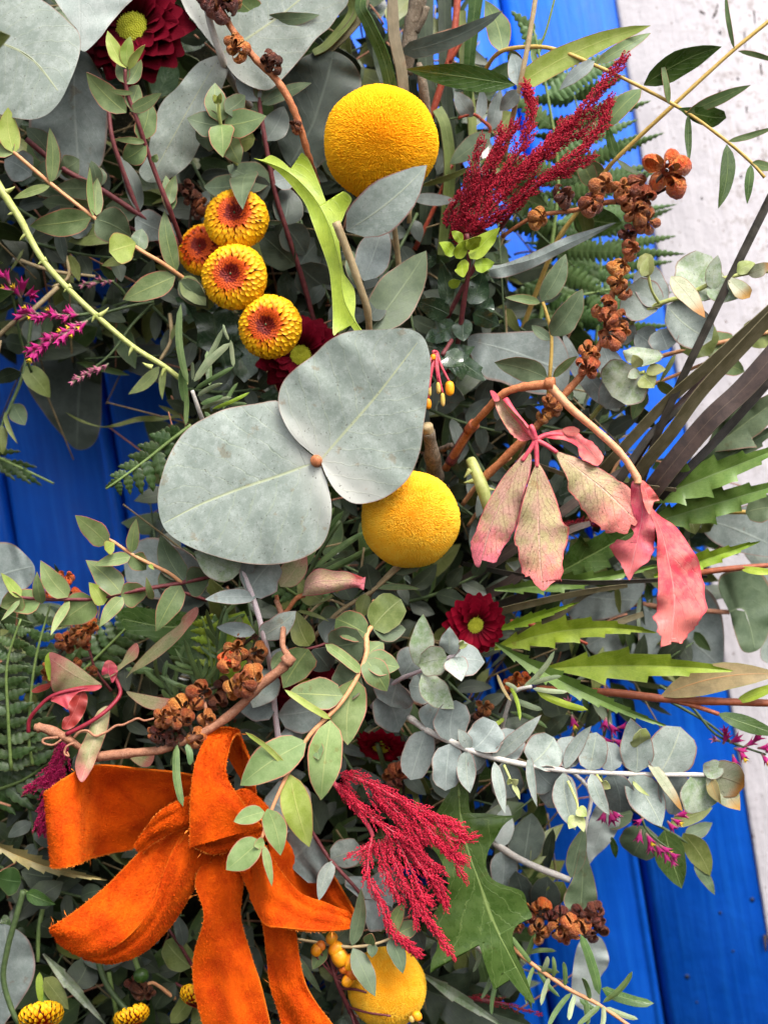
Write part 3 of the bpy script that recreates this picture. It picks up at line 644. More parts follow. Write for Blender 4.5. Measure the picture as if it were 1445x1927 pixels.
def pods(T, spec, kind='b', h=0, name='seed_pod'):
    """spec 'x y r [dh [kind]]; ...'"""
    for q in spec.split(';'):
        f = q.split()
        if not f: continue
        x, y, r = map(float, f[:3]); dh = float(f[3]) if len(f) > 3 else 0; k = f[4] if len(f) > 4 else kind
        hh = near_h(T.stems, x, y) + r * .7 + dh
        ax = nrm(Wd(rnd.uniform(-.6, .6), rnd.uniform(-.6, .6), rnd.uniform(.5, 1.2))); X, Y, Z = frame(ax)
        c = P(x, y, hh); sc = r * S * (D - hh) / D
        T.inst(name, PODS[k][rnd.randrange(4)], c, X, Y, Z, (sc * rnd.uniform(.9, 1.05), sc * rnd.uniform(.9, 1.05), sc * rnd.uniform(.85, 1.1)))
        # its little stalk
        bx, by, bh, bd = x, y, hh, 1e9
        for st in T.stems:
            for i in range(len(st) - 1):
                for t in (0, .25, .5, .75, 1):
                    a = [st[i][j] + (st[i + 1][j] - st[i][j]) * t for j in range(3)]; dd = (a[0] - x) ** 2 + (a[1] - y) ** 2
                    if dd < bd: bd, bx, by, bh = dd, a[0], a[1], a[2]
        if bd > 60: T.mesh('pod_stalk', tube_geo(px([(bx, by, bh), ((bx + x) / 2, (by + y) / 2 - 2, (bh + hh) / 2), (x, y, hh - r * .5)]), [4, 3], sides=5, n=5), T.pstalk)

# --- feathery red plumes
def floret_cloud(path, rad0, rad1, n, size, seed, spike=0.9):
    """a feathery spike: short side spikelets along the path, each set with tiny florets"""
    rg = np.random.RandomState(seed); c = crom(np.asarray(path), 60); tg = nrm(np.gradient(c, axis=0))
    V, F, U = [], [], []; per = 17; k0 = max(6, int(n / 30))
    for s_ in range(k0):
        q = (s_ + rg.uniform(-.5, .5)) / k0 if s_ < k0 - 2 else 1.0; q = min(1, max(0, q)); k = min(int(q * 59), 59); p = c[k]; d = tg[k]
        x = nrm(np.cross(d, [.3, .5, .8])); y = np.cross(d, x); an = s_ * 2.4 + rg.uniform(-.5, .5); o = math.cos(an) * x + math.sin(an) * y
        rr = (rad0 + (rad1 - rad0) * q) * S * rg.uniform(.7, 1.25); sd = nrm(o * rg.uniform(.16, .50) + d) if s_ < k0 - 2 else d
        p = p + o * rr * rg.uniform(.0, .75); Ls = S * 27 * rg.uniform(.7, 1.25) * (1 - .3 * q)
        for i in range(per):
            f = (i + rg.uniform(.0, .9)) / per; b0 = p + sd * Ls * f
            e1 = nrm(np.cross(sd, [.7, .2, .3])); e2 = np.cross(sd, e1); a2 = rg.uniform(0, 6.28); oo = math.cos(a2) * e1 + math.sin(a2) * e2
            dr = nrm(sd * rg.uniform(.7, 1.2) + oo * rg.uniform(.25, .65)); b = b0 + oo * S * 1.5 * (1 - .6 * f)
            L = size * .46 * S * rg.uniform(.7, 1.3) * (1 - .35 * f); w = L * rg.uniform(.20, .30); a = nrm(np.cross(dr, sd + .01)); e = np.cross(dr, a); m = len(V)
            V += [b, b + dr * L * .5 + a * w, b + dr * L * .5 + e * w, b + dr * L * .5 - a * w, b + dr * L * .5 - e * w, b + dr * L]
            U += [(0, 0)] * 5 + [(1, 0)]
            for j in range(4): F.append((m, m + 1 + j, m + 1 + (j + 1) % 4)); F.append((m + 5, m + 1 + (j + 1) % 4, m + 1 + j))
    return np.array(V), F, np.array(U)
MAT['plume'] = plain_mat('crimson_floret', (.50, .012, .040), (.64, .028, .07), rough=.6, scale=1500, spec=.2, bump=.3, vary=.35, sheen=.15)
MAT['plumed'] = plain_mat('dark_crimson_floret', (.24, .006, .018), (.40, .014, .036), rough=.65, scale=1200, spec=.2, bump=.3, vary=.4, sheen=.15)
MAT['plumem'] = plain_mat('magenta_floret', (.40, .008, .08), (.52, .02, .12), rough=.6, scale=1500, spec=.2, bump=.3, vary=.3)
def plume(name, label, cat, stem, spikes, mat, stmat, dens=3.0, size=12, group=None):
    st = stem_pts(stem); T = Thing(name, label, cat, P(*st[0]), group)
    T.mesh('stem', tube_geo(px(st), [5, 4]), ST[stmat] if isinstance(stmat, str) else stmat)
    for s in spikes:
        f = s.split('|'); pts = stem_pts(f[0]); r0, r1 = (float(q) for q in f[1].split())
        L = sum(math.dist(pts[i][:2], pts[i + 1][:2]) for i in range(len(pts) - 1)); SEED[0] += 1
        sp = T.mesh('flower_spike', floret_cloud(px(pts), r0 * .8, r1 * .8, int(L * dens * (.9 + (r0 + r1) / 16)), size, SEED[0]), MAT[mat], stuff=True)
        T.mesh('spike_stem', tube_geo(px(pts), [2.2, 1.2], sides=5, n=10), ST['pinkst'] if mat == 'plume' else ST['burg'], parent=sp)
    return T

# --- ferns: a pinna is a comb of small lobes on both sides of its rib
def pinna_geo(b, t, w, lobes, sd, roll=0.0, th=1.0, bend=.05, tooth=.45):
    rg = np.random.RandomState(sd)
    a = t - b; L = np.linalg.norm(a); a = a / L; tow = nrm(CAM - (b + t) / 2); n = nrm(tow - a * np.dot(a, tow)); s = np.cross(a, n)
    s, n = math.cos(roll) * s + math.sin(roll) * n, math.cos(roll) * n - math.sin(roll) * s
    hw = w / 2 / max(.4, math.cos(roll)); V, U, F = [], [], []
    K = lobes * 4 + 1; us = np.linspace(0, 1, K)
    env = np.minimum(1, us * 7 + .25) * np.minimum(1, (1 - us) ** .75 * 1.35); env[-1] = .02
    for i, u in enumerate(us):
        fr = (i % 4); k = (1 - tooth, 1.0, .96, 1 - tooth * .55)[fr] * (1 + rg.uniform(-.06, .06))
        adv = (.0, .25, .5, .2)[fr] * hw * .6 * env[i]
        for v, q in ((-1, k), (-.5, .5), (0, 0), (.5, .5), (1, k)):
            off = hw * env[i] * (q if abs(v) == 1 else abs(v) * k) * (1 if v > 0 else -1 if v < 0 else 0)
            lift = .10 * hw * (abs(v) - v * v * 1.6) * 2 + bend * L * 4 * u * (1 - u) + (0.06 * hw * math.sin(i * 1.57) if abs(v) > .4 else 0)
            V.append(b + a * (u * L + adv * abs(v)) + s * off + n * lift); U.append((u, .5 + v / 2))
    V = np.array(V); m = len(V); V = np.vstack([V, V - n * th * S]); U = U + U; E = []
    for i in range(K - 1):
        for j in range(4):
            k = i * 5 + j; F.append((k, k + 1, k + 6, k + 5)); F.append((m + k, m + k + 5, m + k + 6, m + k + 1))
        k = i * 5; E.append((k, k + 5, m + k + 5, m + k)); k += 4; E.append((k + 5, k, m + k, m + k + 5))
    return crisp(V, F, np.array(U), E)
def fern(label, rachis, spec, mat='fern', stmat='grn', group=None, rad=4, tooth=.45, lob=11.0, name='fern_frond'):
    st = stem_pts(rachis); T = Thing(name, label, 'fern', P(*st[0]), group); T.stems = [st]
    T.mesh('rachis', tube_geo(px(st), [rad, rad * .5], sides=6), ST[stmat])
    for q in spec.split(';'):
        f = nums(q) if q.strip() else None
        if not f: continue
        SEED[0] += 1; g = random.Random(SEED[0]); h = near_h(T.stems, f[0], f[1]); L = math.hypot(f[2] - f[0], f[3] - f[1])
        T.mesh('pinna', pinna_geo(P(f[0], f[1], h), P(f[2], f[3], h + (f[5] if len(f) > 5 else g.uniform(-.3, .1) * L)), f[4] * S, max(4, int(L / lob)), SEED[0], roll=g.uniform(-.35, .35), bend=g.uniform(-.02, .07), tooth=tooth), MAT[mat])
    return T
def fern_auto(label, rachis, n, l0, w, mat='fernd', stmat='grn', ang=60, side=(1, 1), start=.05, group=None, tooth=.45, lob=10, taper=1.0, rad=4, dh=(-.3, .1)):
    st = crom(np.array(stem_pts(rachis)), 60); out = []
    for i in range(n):
        q = start + (1 - start) * i / n; k = int(q * 58); p = st[k]; t = st[k + 1] - st[k]; an = math.atan2(t[1], t[0])
        L = l0 * (1 - taper * q * q * .9) * rnd.uniform(.9, 1.08)
        for sgn, on in ((1, side[0]), (-1, side[1])):
            if not on: continue
            a2 = an + sgn * R_(ang + rnd.uniform(-6, 6)); out.append('%.1f %.1f %.1f %.1f %.1f %.1f' % (p[0], p[1], p[0] + L * on * math.cos(a2), p[1] + L * on * math.sin(a2), w * rnd.uniform(.9, 1.1), rnd.uniform(*dh) * L))
    return fern(label, rachis, ';'.join(out), mat, stmat, group, rad, tooth, lob)

# --- small statice flowers: a papery trumpet with a yellow floret in some
def trumpet_geo():
    V, U, F = [], [], []; n = 10
    for i, (r, z) in enumerate(((.09, 0), (.16, .4), (.27, .72), (.44, 1.0))):
        for k in range(n):
            rr = r * (1.0 if i < 3 else (1.15 if k % 2 else .45)); V.append((rr * math.cos(6.2832 * k / n), rr * math.sin(6.2832 * k / n), z + ((0.12 if k % 2 else -.2) if i == 3 else 0))); U.append((z, k / n))
    for i in range(3):
        for k in range(n): F.append((i * n + k, i * n + (k + 1) % n, (i + 1) * n + (k + 1) % n, (i + 1) * n + k))
    return np.array(V), F, np.array(U)
MAT['stat'] = petal_mat('magenta_calyx', (.26, .16, .13), (.42, .018, .16), .1, .5, rough=.6, vary=.4)
MAT['statp'] = petal_mat('faded_pink_calyx', (.25, .28, .16), (.46, .13, .22), .2, .9, rough=.6, vary=.4)
MAT['staty'] = plain_mat('yellow_corolla', (.78, .50, .02), (.85, .60, .04), rough=.5, scale=800)
TRM = {k: mesh_data('floret', *trumpet_geo()[:2], MAT[k], trumpet_geo()[2]) for k in ('stat', 'statp')}
TRY = mesh_data('corolla', *trumpet_geo()[:2], MAT['staty'], trumpet_geo()[2])
def statice(label, stems, flowers, group='magenta statice sprigs'):
    """flowers 'x y dx dy len kind[y]' - kind s magenta, p faded; y has a yellow corolla"""
    sts = [stem_pts(s) for s in stems]; T = Thing('statice_sprig', label, 'flower', P(*sts[0][0]), group); T.stems = sts
    for i, s in enumerate(sts): T.mesh('stem' if i == 0 else 'side_stem', tube_geo(px(s), [3.6, 2.2], sides=6), ST['dgrn'])
    for q in flowers.split(';'):
        f = q.split()
        if not f: continue
        x, y, dx, dy, L = map(float, f[:5]); h = near_h(sts, x, y) + 4
        ax = nrm(Wd(dx, dy, rnd.uniform(.1, .9) * math.hypot(dx, dy))); X, Y, Z = frame(ax); sc = L * S
        o = T.inst('floret', TRM['stat' if f[5][0] == 's' else 'statp'], P(x, y, h), X, Y, Z, (sc * .95, sc * .95, sc))
        if 'y' in f[5]: T.inst('corolla', TRY, P(x, y, h) + Z * sc * .72, X, Y, Z, (sc * .62, sc * .62, sc * .5))
    return T
def spike_fl(x0, y0, x1, y1, n, L, kind, spread=.9):
    out = []
    for i in range(n):
        q = (i + rnd.uniform(-.2, .2)) / n; x, y = x0 + (x1 - x0) * q, y0 + (y1 - y0) * q; an = math.atan2(y1 - y0, x1 - x0) + rnd.choice((-1, 1)) * rnd.uniform(.2, spread)
        out.append('%.1f %.1f %.2f %.2f %.1f %s' % (x, y, math.cos(an), math.sin(an), L * rnd.uniform(.8, 1.2), kind + ('y' if rnd.random() < .16 and kind == 's' else '')))
    return ';'.join(out)
def rosemary(label, stems, spec, stmat='greyw', mat='rosem', auto=None, group='rosemary sprigs'):
    T = sprig('rosemary_sprig', label, 'rosemary', stems, stmat, [[4.5, 3.5]], spec, mat, 'needle', group, fold=-.25, wav=0)
    if auto:
        n, L, w = auto
        for st in T.stems:
            c = crom(np.array(st), 40)
            for i in range(n):
                k = int(38 * (i + .5) / n); p = c[k]; t = c[k + 1] - c[k]; an = math.atan2(t[1], t[0]) + rnd.choice((-1, 1)) * R_(rnd.uniform(20, 60)); l = L * rnd.uniform(.7, 1.2)
                add_leaf(T, p[0], p[1], p[0] + l * math.cos(an), p[1] + l * math.sin(an), w * rnd.uniform(.8, 1.2), p[2], p[2] + rnd.uniform(-.4, .6) * l, mat, 'needle', fold=-.25)
    return T
def toothed(base, tip, w, n, side=1.0, bend=0.0, spike=.2):
    """outline of a long blade with widely spaced hooked teeth; returns outline, midrib strings"""
    x0, y0 = base; x1, y1 = tip; dx, dy = x1 - x0, y1 - y0; L = math.hypot(dx, dy); ax, ay = dx / L, dy / L; nx, ny = -ay, ax
    def pt(u, v): return (x0 + ax * u * L + nx * (v + bend * L * 4 * u * (1 - u)), y0 + ay * u * L + ny * (v + bend * L * 4 * u * (1 - u)))
    sides = []
    for sg in (-1, 1):
        e = []
        for i in range(n):
            ph = (.0 if sg < 0 else .45); iv = 1.0 / n
            for q, k in ((.0, 1 - spike), (.35, 1 - spike * .55), (.70, 1 - spike * .1), (.93, 1 + spike * .75), (.96, 1 - spike)):
                u = min(.985, (i + q + ph) / (n + .45) + rnd.uniform(-.04, .04) * iv * (q in (.35, .7)))
                en = min(1, u * 2.6 + .22) * min(1, (1 - u) * 1.7 + .06) * w / 2
                e.append(pt(u, sg * en * k))
        sides.append(e)
    o = [pt(0, -2)] + sides[0] + [pt(1, 0)] + sides[1][::-1] + [pt(0, 2)]
    return ' '.join('%.1f %.1f' % p for p in o), ' '.join('%.1f %.1f' % pt(u, 0) for u in (0, .25, .5, .75, 1))
# ------------------------------------------------------------------ the setting: plank door, white frame, wreath base
def paint_mat():
    g = NT('blue_gloss_paint'); tc = g.n('ShaderNodeTexCoord'); ob = tc.outputs['Object']
    st = g.n('ShaderNodeMapping', {'Vector': ob, 'Scale': (420, 420, 22)}).outputs[0]
    n1 = g.noise(st, 1.0, 4, .6); n2 = g.noise(ob, 60, 4, .6); n3 = g.noise(ob, 900, 2, .5)
    col = g.mix(g.ramp(n2, .3, .7), (.002, .078, .49), (.003, .094, .57))
    col = g.mix(g.ramp(n1, .40, .70, 0, .6), col, (.008, .14, .66))
    col = g.mix(g.ramp(n3, .74, .80, 0, .6), col, (.01, .02, .06))
    bp = g.n('ShaderNodeBump', {'Strength': .5, 'Distance': .0007, 'Height': g.math('ADD', g.math('MULTIPLY', n1, .8), g.math('MULTIPLY', n2, 1.3))})
    bs = g.n('ShaderNodeBsdfPrincipled', {'Base Color': col, 'Roughness': g.ramp(n2, .3, .7, .46, .62), 'Specular IOR Level': .18, 'Normal': bp.outputs[0]})
    g.t.links.new(bs.outputs[0], g.out.inputs[0]); return g.m
def frame_mat():
    g = NT('weathered_white_paint'); tc = g.n('ShaderNodeTexCoord'); ob = tc.outputs['Object']
    st = g.n('ShaderNodeMapping', {'Vector': ob, 'Scale': (260, 260, 45)}).outputs[0]
    n1 = g.noise(ob, 90, 5, .65); n2 = g.noise(ob, 300, 5, .75); n3 = g.noise(st, 1.0, 4, .6)
    col = g.mix(g.ramp(n1, .3, .7), (.47, .44, .47), (.53, .50, .53))
    x = g.n('ShaderNodeSeparateXYZ', {0: ob}).outputs[0]
    dirt = g.math('MULTIPLY', g.ramp(n2, .50, .62), g.ramp(g.math('ADD', x, g.math('MULTIPLY', n1, .02)), .022, .046))
    col = g.mix(g.math('MULTIPLY', dirt, .55), col, (.20, .15, .12))
    fl = g.noise(ob, 650, 2, .5); col = g.mix(g.ramp(fl, .66, .71, 0, .8), col, (.12, .06, .04))
    col = g.mix(g.ramp(n3, .60, .74, 0, .30), col, (.45, .38, .34))
    bp = g.n('ShaderNodeBump', {'Strength': .6, 'Distance': .0008, 'Height': g.math('ADD', n1, g.math('ADD', g.math('MULTIPLY', n2, .5), n3))})
    bs = g.n('ShaderNodeBsdfPrincipled', {'Base Color': col, 'Roughness': .6, 'Normal': bp.outputs[0]})
    g.t.links.new(bs.outputs[0], g.out.inputs[0]); return g.m
MAT['paint'] = paint_mat(); MAT['framep'] = frame_mat()
HD = -560.0
door = Thing('plank_door', 'blue gloss painted plank door behind the wreath', 'door', np.array([0, -HD * S, -.30]))
YD = -HD * S                                    # the door's face, in metres behind the middle plane
def profile_geo(prof, z0, z1, nz=2):
    V, U, F = [], [], []; zs = np.linspace(z0, z1, nz)
    for z in zs:
        for (x, y) in prof: V.append((x, y, z)); U.append((x, z))
    m = len(prof)
    for i in range(nz - 1):
        for j in range(m): F.append((i * m + j, i * m + (j + 1) % m, (i + 1) * m + (j + 1) % m, (i + 1) * m + j))
    F.append(tuple(range(m))[::-1]); F.append(tuple(range((nz - 1) * m, nz * m)))
    return np.array(V), F, np.array(U)
Xg = float(P(1222, 1722, HD)[0]); WP = 214 * (D - HD) / D * S
Xe = float(P(1304, 900, -550)[0])
for k in range(-7, 1):
    x0 = Xg + k * WP + .0003; x1 = (Xg + (k + 1) * WP if k < 0 else Xe + .030) - .0003
    b = .0016
    prof = [(x0, YD + .012), (x0, YD + .0042), (x0 + .0006, YD + .0030), (x0 + b, YD + .0005), (x0 + b * 1.8, YD), (x1 - b * 3.0, YD), (x1 - b * 2.4, YD + .0011), (x1 - b * 1.9, YD + .0004), (x1 - b * .8, YD + .0003), (x1 - .0003, YD + .0024), (x1, YD + .0042), (x1, YD + .012)]
    door.mesh('plank', profile_geo(prof[::-1], -.30, .30), MAT['paint'])
bk = [(Xg - 8 * WP, YD + .016), (Xg - 8 * WP, YD + .0121), (Xe + .030, YD + .0121), (Xe + .030, YD + .016)]
door.mesh('backing_board', profile_geo(bk[::-1], -.30, .30), MAT['paint'])
yf = 550 * S
frm = Thing('door_frame', 'white painted door frame with grimy flecks beside the blue door', 'door frame', np.array([Xe, yf, -.30]))
prof = [(Xe + .0004, YD - .0002), (Xe, yf + .0012), (Xe + .0005, yf + .0004), (Xe + .0014, yf), (Xe + .16, yf), (Xe + .16, YD - .0002)]
V, F, U = profile_geo(prof[::-1], -.30, .30, 60)
frm.mesh('jamb', (V, F, U), MAT['framep'])

MAT['hole'] = plain_mat('dark_dent', (.003, .012, .05), (.002, .008, .03), rough=.6)
for (x, y, r) in ((1414, 1693, 6), (1354, 1718, 4), (1292, 1838, 6), (1310, 1886, 3), (1378, 1790, 3)):
    p = P(x, y, HD - 1.5); q = np.array([0, 1.0, 0]) * .0012
    door.mesh('nail_hole', tube_geo([p - q * .25, p + q], [r, r * .8], sides=10, n=3), MAT['hole'])

for f in '1316 20 1326 26 2;1342 28 1350 20 2;1350 8 1346 24 1.6;1346 26 1340 34 2;1353 58 1356 64 2.6;1352 170 1358 176 3;1346 182 1350 186 1.8;1386 146 1390 150 2;1318 372 1322 374 2;1400 60 1402 90 1.6;1424 240 1426 262 1.8;1436 300 1434 330 2;1430 120 1433 140 2;1418 20 1420 44 1.6;1404 200 1405 212 2;1392 330 1396 334 2;1438 1760 1440 1790 4'.split(';'):
    v = [float(a) for a in f.split()]; frm.mesh('dirt_fleck', tube_geo([P(v[0], v[1], -549.4), P(v[2], v[3], -549.2)], [v[4], v[4] * .5], sides=6, n=4), ST['dbark'])

# wreath base: a ring of dark moss bound round straw, and the mass of small leaves pushed into it
MAT['moss'] = plain_mat('dark_moss', (.005, .006, .003), (.014, .015, .007), rough=.9, scale=700, spec=.1, bump=1.0, c3=(.025, .018, .009), bd=.002)
wb = Thing('wreath_base', 'dark moss ring of the wreath glimpsed between the leaves', 'wreath base', P(600, 900, -330))
cx0, cy0, RR, rt = -80, 870, 760, 290
ringp = [(cx0 + RR * math.cos(a), cy0 + RR * math.sin(a) * 1.06, -235) for a in np.linspace(-math.pi, math.pi, 60)]
c = np.array(ringp); V, U = [], []
rg = np.random.RandomState(3)
for i, (x, y, h) in enumerate(ringp):
    a = -math.pi + 2 * math.pi * i / 59
    for k in range(20):
        t = 6.2832 * k / 20; q = rt * (1 + rg.uniform(-.12, .12))
        rr = RR + q * math.cos(t); V.append(P(cx0 + rr * math.cos(a), cy0 + rr * math.sin(a) * 1.06, -400 + .40 * q * math.sin(t))); U.append((i / 59, k / 20))
F = [(i * 20 + k, i * 20 + (k + 1) % 20, (i + 1) * 20 + (k + 1) % 20, (i + 1) * 20 + k) for i in range(59) for k in range(20)]
wb.mesh('moss_ring', (np.array(V), F, np.array(U)), MAT['moss'])

WREATH = [(-1150, 860), (-950, 300), (-500, -150), (-250, -200), (560, -200), (640, -40), (830, 20), (900, 180), (960, 330), (1020, 480), (1060, 640), (1120, 800), (1230, 880), (1310, 1000), (1310, 1200), (1200, 1290), (1090, 1350), (1040, 1500), (1000, 1640), (960, 1800), (980, 1990), (300, 2100), (-250, 2050), (-800, 1600)]
HOLE = [(-190, 900), (-180, 740), (-120, 640), (0, 650), (120, 690), (230, 650), (330, 680), (350, 780), (320, 900), (310, 1010), (300, 1110), (150, 1130), (0, 1150), (-140, 1110), (-180, 1010)]
def inside(poly, x, y):
    r = False; j = len(poly) - 1
    for i in range(len(poly)):
        if (poly[i][1] > y) != (poly[j][1] > y) and x < (poly[j][0] - poly[i][0]) * (y - poly[i][1]) / (poly[j][1] - poly[i][1]) + poly[i][0]: r = not r
        j = i
    return r
g = random.Random(99); geos = []; mis = []
FM = [MAT['dark'], MAT['holly'], MAT['fernd'], MAT['olive'], ST['brown'], ST['straw'], ST['dgrn']]
cnt = 0
while cnt < 5600:
    x, y = g.uniform(-1100, 1310), g.uniform(-190, 2090)
    if not inside(WREATH, x, y) or inside(HOLE, x, y) or (x < -60 and g.random() < .45): continue
    cnt += 1
    h = g.uniform(-370, -150) if x > -60 else g.uniform(-300, 420); L = g.uniform(40, 110); an = g.uniform(0, 6.2832); k = g.random()  # unseen leaves beyond the left edge are built taller to shade the hole
    b = P(x, y, h); t = P(x + L * math.cos(an), y + L * math.sin(an), h + g.uniform(-.5, .6) * L)
    if k < .24:
        gg = tube_geo([b, (b + t) / 2 + np.array([0, -.001, .0005]), t + (t - b) * g.uniform(.4, 1.6)], [2.6, 1.5], sides=5, n=5); mi = g.choice([4, 5, 5, 6])
    else:
        sh = g.choice(['ell', 'lance', 'ovate', 'needle', 'ell']); w = L * {'ell': .45, 'lance': .3, 'ovate': .6, 'needle': .12}[sh]
        gg = leaf_geo(b, t, w * S, sh, g.uniform(-.7, .7), g.uniform(0, .3), g.uniform(-.1, .15), 5, 2, seed=cnt); mi = 0 if k < .52 else 1 if k < .64 else 2 if k < .9 else 3
    geos.append(gg); mis += [mi] * len(gg[1])
wb.mesh('foliage', join(geos), FM, stuff=True, mi=mis)
# ------------------------------------------------------------------ gum-leaf branches, from the top left
# big silver leaves
T = Thing('silver_gum_branch', 'pair of huge round silver gum leaves at the centre with a cut brown bud', 'eucalyptus', P(597, 866, 150))
T.mesh('stem', tube_geo(px([(640, 905, -80), (615, 885, 60), (596, 867, 160)]), [9, 10]), ST['greyw'])
T.mesh('cut_bud', tube_geo(px([(597, 868, 158), (594, 866, 172)]), [12, 10], n=4, sides=10), ST['orbr'])
oleaf(T, '598 866 570 842 548 812 529 757 480 760 430 768 395 782 352 808 322 850 305 895 297 940 305 985 325 1010 360 1030 400 1045 450 1058 500 1063 545 1058 585 1043 610 1020 622 985 624 950 617 915 607 885',
      '597 868 530 893 450 920 375 950 308 985', 'silverbig', 160, 150, cup=-26, wave=2.5, n=96, fold=16)
oleaf(T, '602 862 572 842 545 812 527 775 524 745 535 715 560 690 590 668 620 640 660 623 720 620 765 618 795 633 808 665 810 700 803 760 797 800 790 850 770 898 735 930 700 945 665 947 635 927 615 897 606 875',
      '603 866 650 812 700 755 740 705 785 645', 'silverbig', 166, 205, cup=-14, wave=3, n=96, fold=20)
T = Thing('silver_gum_branch', 'overlapping big pale silver gum leaves in the upper left corner', 'eucalyptus', P(20, 60, 40))
T.mesh('stem', tube_geo(px([(170, 240, -180), (120, 120, -10), (70, 40, 40), (-40, -30, 60)]), [8, 7]), ST['greyw'])
oleaf(T, '-20 -20 40 -22 80 0 104 17 131 42 149 62 152 90 145 121 131 156 114 190 90 215 62 225 35 223 0 215 -60 190 -100 100 -70 20', '-80 60 0 80 60 110 110 170', 'silverbig', 70, 110, wave=4, cup=-14, n=72)
oleaf(T, '70 -60 104 0 131 38 149 62 156 98 187 73 208 45 232 17 262 -20 250 -80 160 -100', '150 -90 150 -20 152 95', 'white', 40, 60, wave=5, n=60)
oleaf(T, '155 95 180 122 201 166 204 208 201 263 194 304 180 322 150 345 110 332 80 290 55 240 70 180 110 120', '140 100 140 200 150 338', 'blue', -10, -60, wave=4, cup=-20, n=64)
T = Thing('silver_gum_branch', 'streaky silver gum leaf pair joined at a knuckle behind the dried pods', 'eucalyptus', P(415, 104, 10))
T.mesh('stem', tube_geo(px([(470, 200, -120), (430, 140, -30), (416, 104, 12), (395, 40, 30), (380, -40, 40)]), [8, 6]), ST['greyw'])
oleaf(T, '415 104 381 114 363 128 346 149 332 166 304 194 287 242 277 294 262 322 277 342 304 341 332 329 360 304 377 270 386 250 402 208 422 156 432 121', '415 104 375 170 325 260 285 335', 'silverbig', 5, -20, wave=5, cup=-16, side=12, n=64)
oleaf(T, '415 104 390 60 350 20 340 -60 500 -90 650 -60 656 0 637 28 620 52 595 73 571 104 530 150 500 170 450 150', '415 104 470 70 540 20 620 -50', 'silverbig', 0, 10, wave=4, cup=-16, n=64)
T = Thing('dark_gum_leaf', 'broad dark slate gum leaf left of the upper yellow button', 'eucalyptus', P(540, 310, -110))
T.mesh('stem', tube_geo(px([(560, 420, -180), (545, 310, -105)]), [5, 4]), ST['burg'])
oleaf(T, '545 312 520 260 515 205 530 149 550 121 578 104 602 98 630 97 658 112 675 136 679 165 655 220 625 282 590 320', '546 310 590 230 625 110', 'slate', -95, -70, wave=6, cup=-14, n=60)
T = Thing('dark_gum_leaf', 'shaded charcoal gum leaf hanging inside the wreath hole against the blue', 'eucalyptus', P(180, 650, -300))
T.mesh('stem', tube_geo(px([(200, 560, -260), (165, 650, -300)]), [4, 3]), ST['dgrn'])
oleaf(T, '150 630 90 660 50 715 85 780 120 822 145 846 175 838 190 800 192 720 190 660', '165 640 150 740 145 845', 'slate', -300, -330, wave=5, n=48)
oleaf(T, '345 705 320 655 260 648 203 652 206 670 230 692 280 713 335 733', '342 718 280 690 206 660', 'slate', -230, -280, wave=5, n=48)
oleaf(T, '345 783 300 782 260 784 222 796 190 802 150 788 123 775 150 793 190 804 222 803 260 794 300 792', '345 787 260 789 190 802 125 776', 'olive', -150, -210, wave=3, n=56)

# slim gum sprigs on the left
T = sprig('gum_sprig', 'green gum sprig with a yellow growing tip rising in front of the big red flower', 'eucalyptus',
 ['350 480 -60 320 395 20 300 345 40 278 285 60 262 235 80 240 175 95 236 130 105'], 'burg', [[5, 3.6]],
 '238 128 203 58 26 14 tipgreen; 240 126 246 68 26 10 tipgreen; 242 130 274 84 15 14 tipgreen; 236 156 222 112 26 -10; 240 158 266 112 24 -8; 238 212 163 136 42 10; 245 208 304 175 24 16 ; 246 205 262 160 36 -22; 252 175 205 168 10 20; 262 262 281 188 42 -14; 274 268 215 262 13 20; 276 272 232 300 46 -20; 288 305 296 290 14 6; 318 385 331 330 24 -10; 322 398 312 330 28 -20', 'green', 'ell')
T = sprig('gum_sprig', 'salmon stemmed gum sprig slanting down from the left edge', 'eucalyptus',
 ['352 528 -20 305 495 20 255 465 40 178 410 60 95 345 75 28 288 90 -30 240 95'], 'salm', [[4.2, 3.4]],
 '27 288 16 202 38 10 tipgreen; 24 290 -10 262 40 -6 fresh; 95 345 94 240 25 10; 94 350 26 374 17 12 olive; 172 410 57 425 50 8 green; 176 408 170 315 13 20 fresh; 182 405 184 335 26 -20; 180 412 248 446 66 -14 grey; 256 458 206 474 58 34 tipgreen obov; 330 520 232 564 48 20 green; 332 512 310 396 33 10 green; 338 528 392 580 42 -10 grey; 345 520 388 575 40 10 olive; 262 470 268 430 34 -20 grey; 252 482 192 500 20 -10 olive', 'green', 'ell')
T = sprig('gum_sprig', 'wine red gum stem forking behind the salmon sprig', 'eucalyptus',
 ['345 470 -80 310 430 -60 262 403 -45 188 355 -25 120 318 -10 50 262 0', '262 403 -45 235 330 -30 212 260 -20 205 200 -30', '330 475 -85 260 435 -70 150 390 -60'], 'burg', [[6, 5], [5, 4], [4, 3]],
 '112 318 50 240 46 -20 grey; 118 318 62 330 40 -10 grey; 112 322 150 300 44 -20 grey; 186 356 102 356 40 6 grey; 184 352 172 302 26 10; 190 350 178 312 30 -10 grey; 262 400 224 292 32 -14 slate; 258 402 200 388 46 -30 grey; 140 388 80 380 38 -10 grey; 60 330 10 300 60 -10 blue; 255 410 320 440 60 -20 blue; 225 440 130 455 40 -10 olive; 290 450 250 430 44 -20 grey; 300 460 330 420 40 -20 slate', 'grey', 'ell')
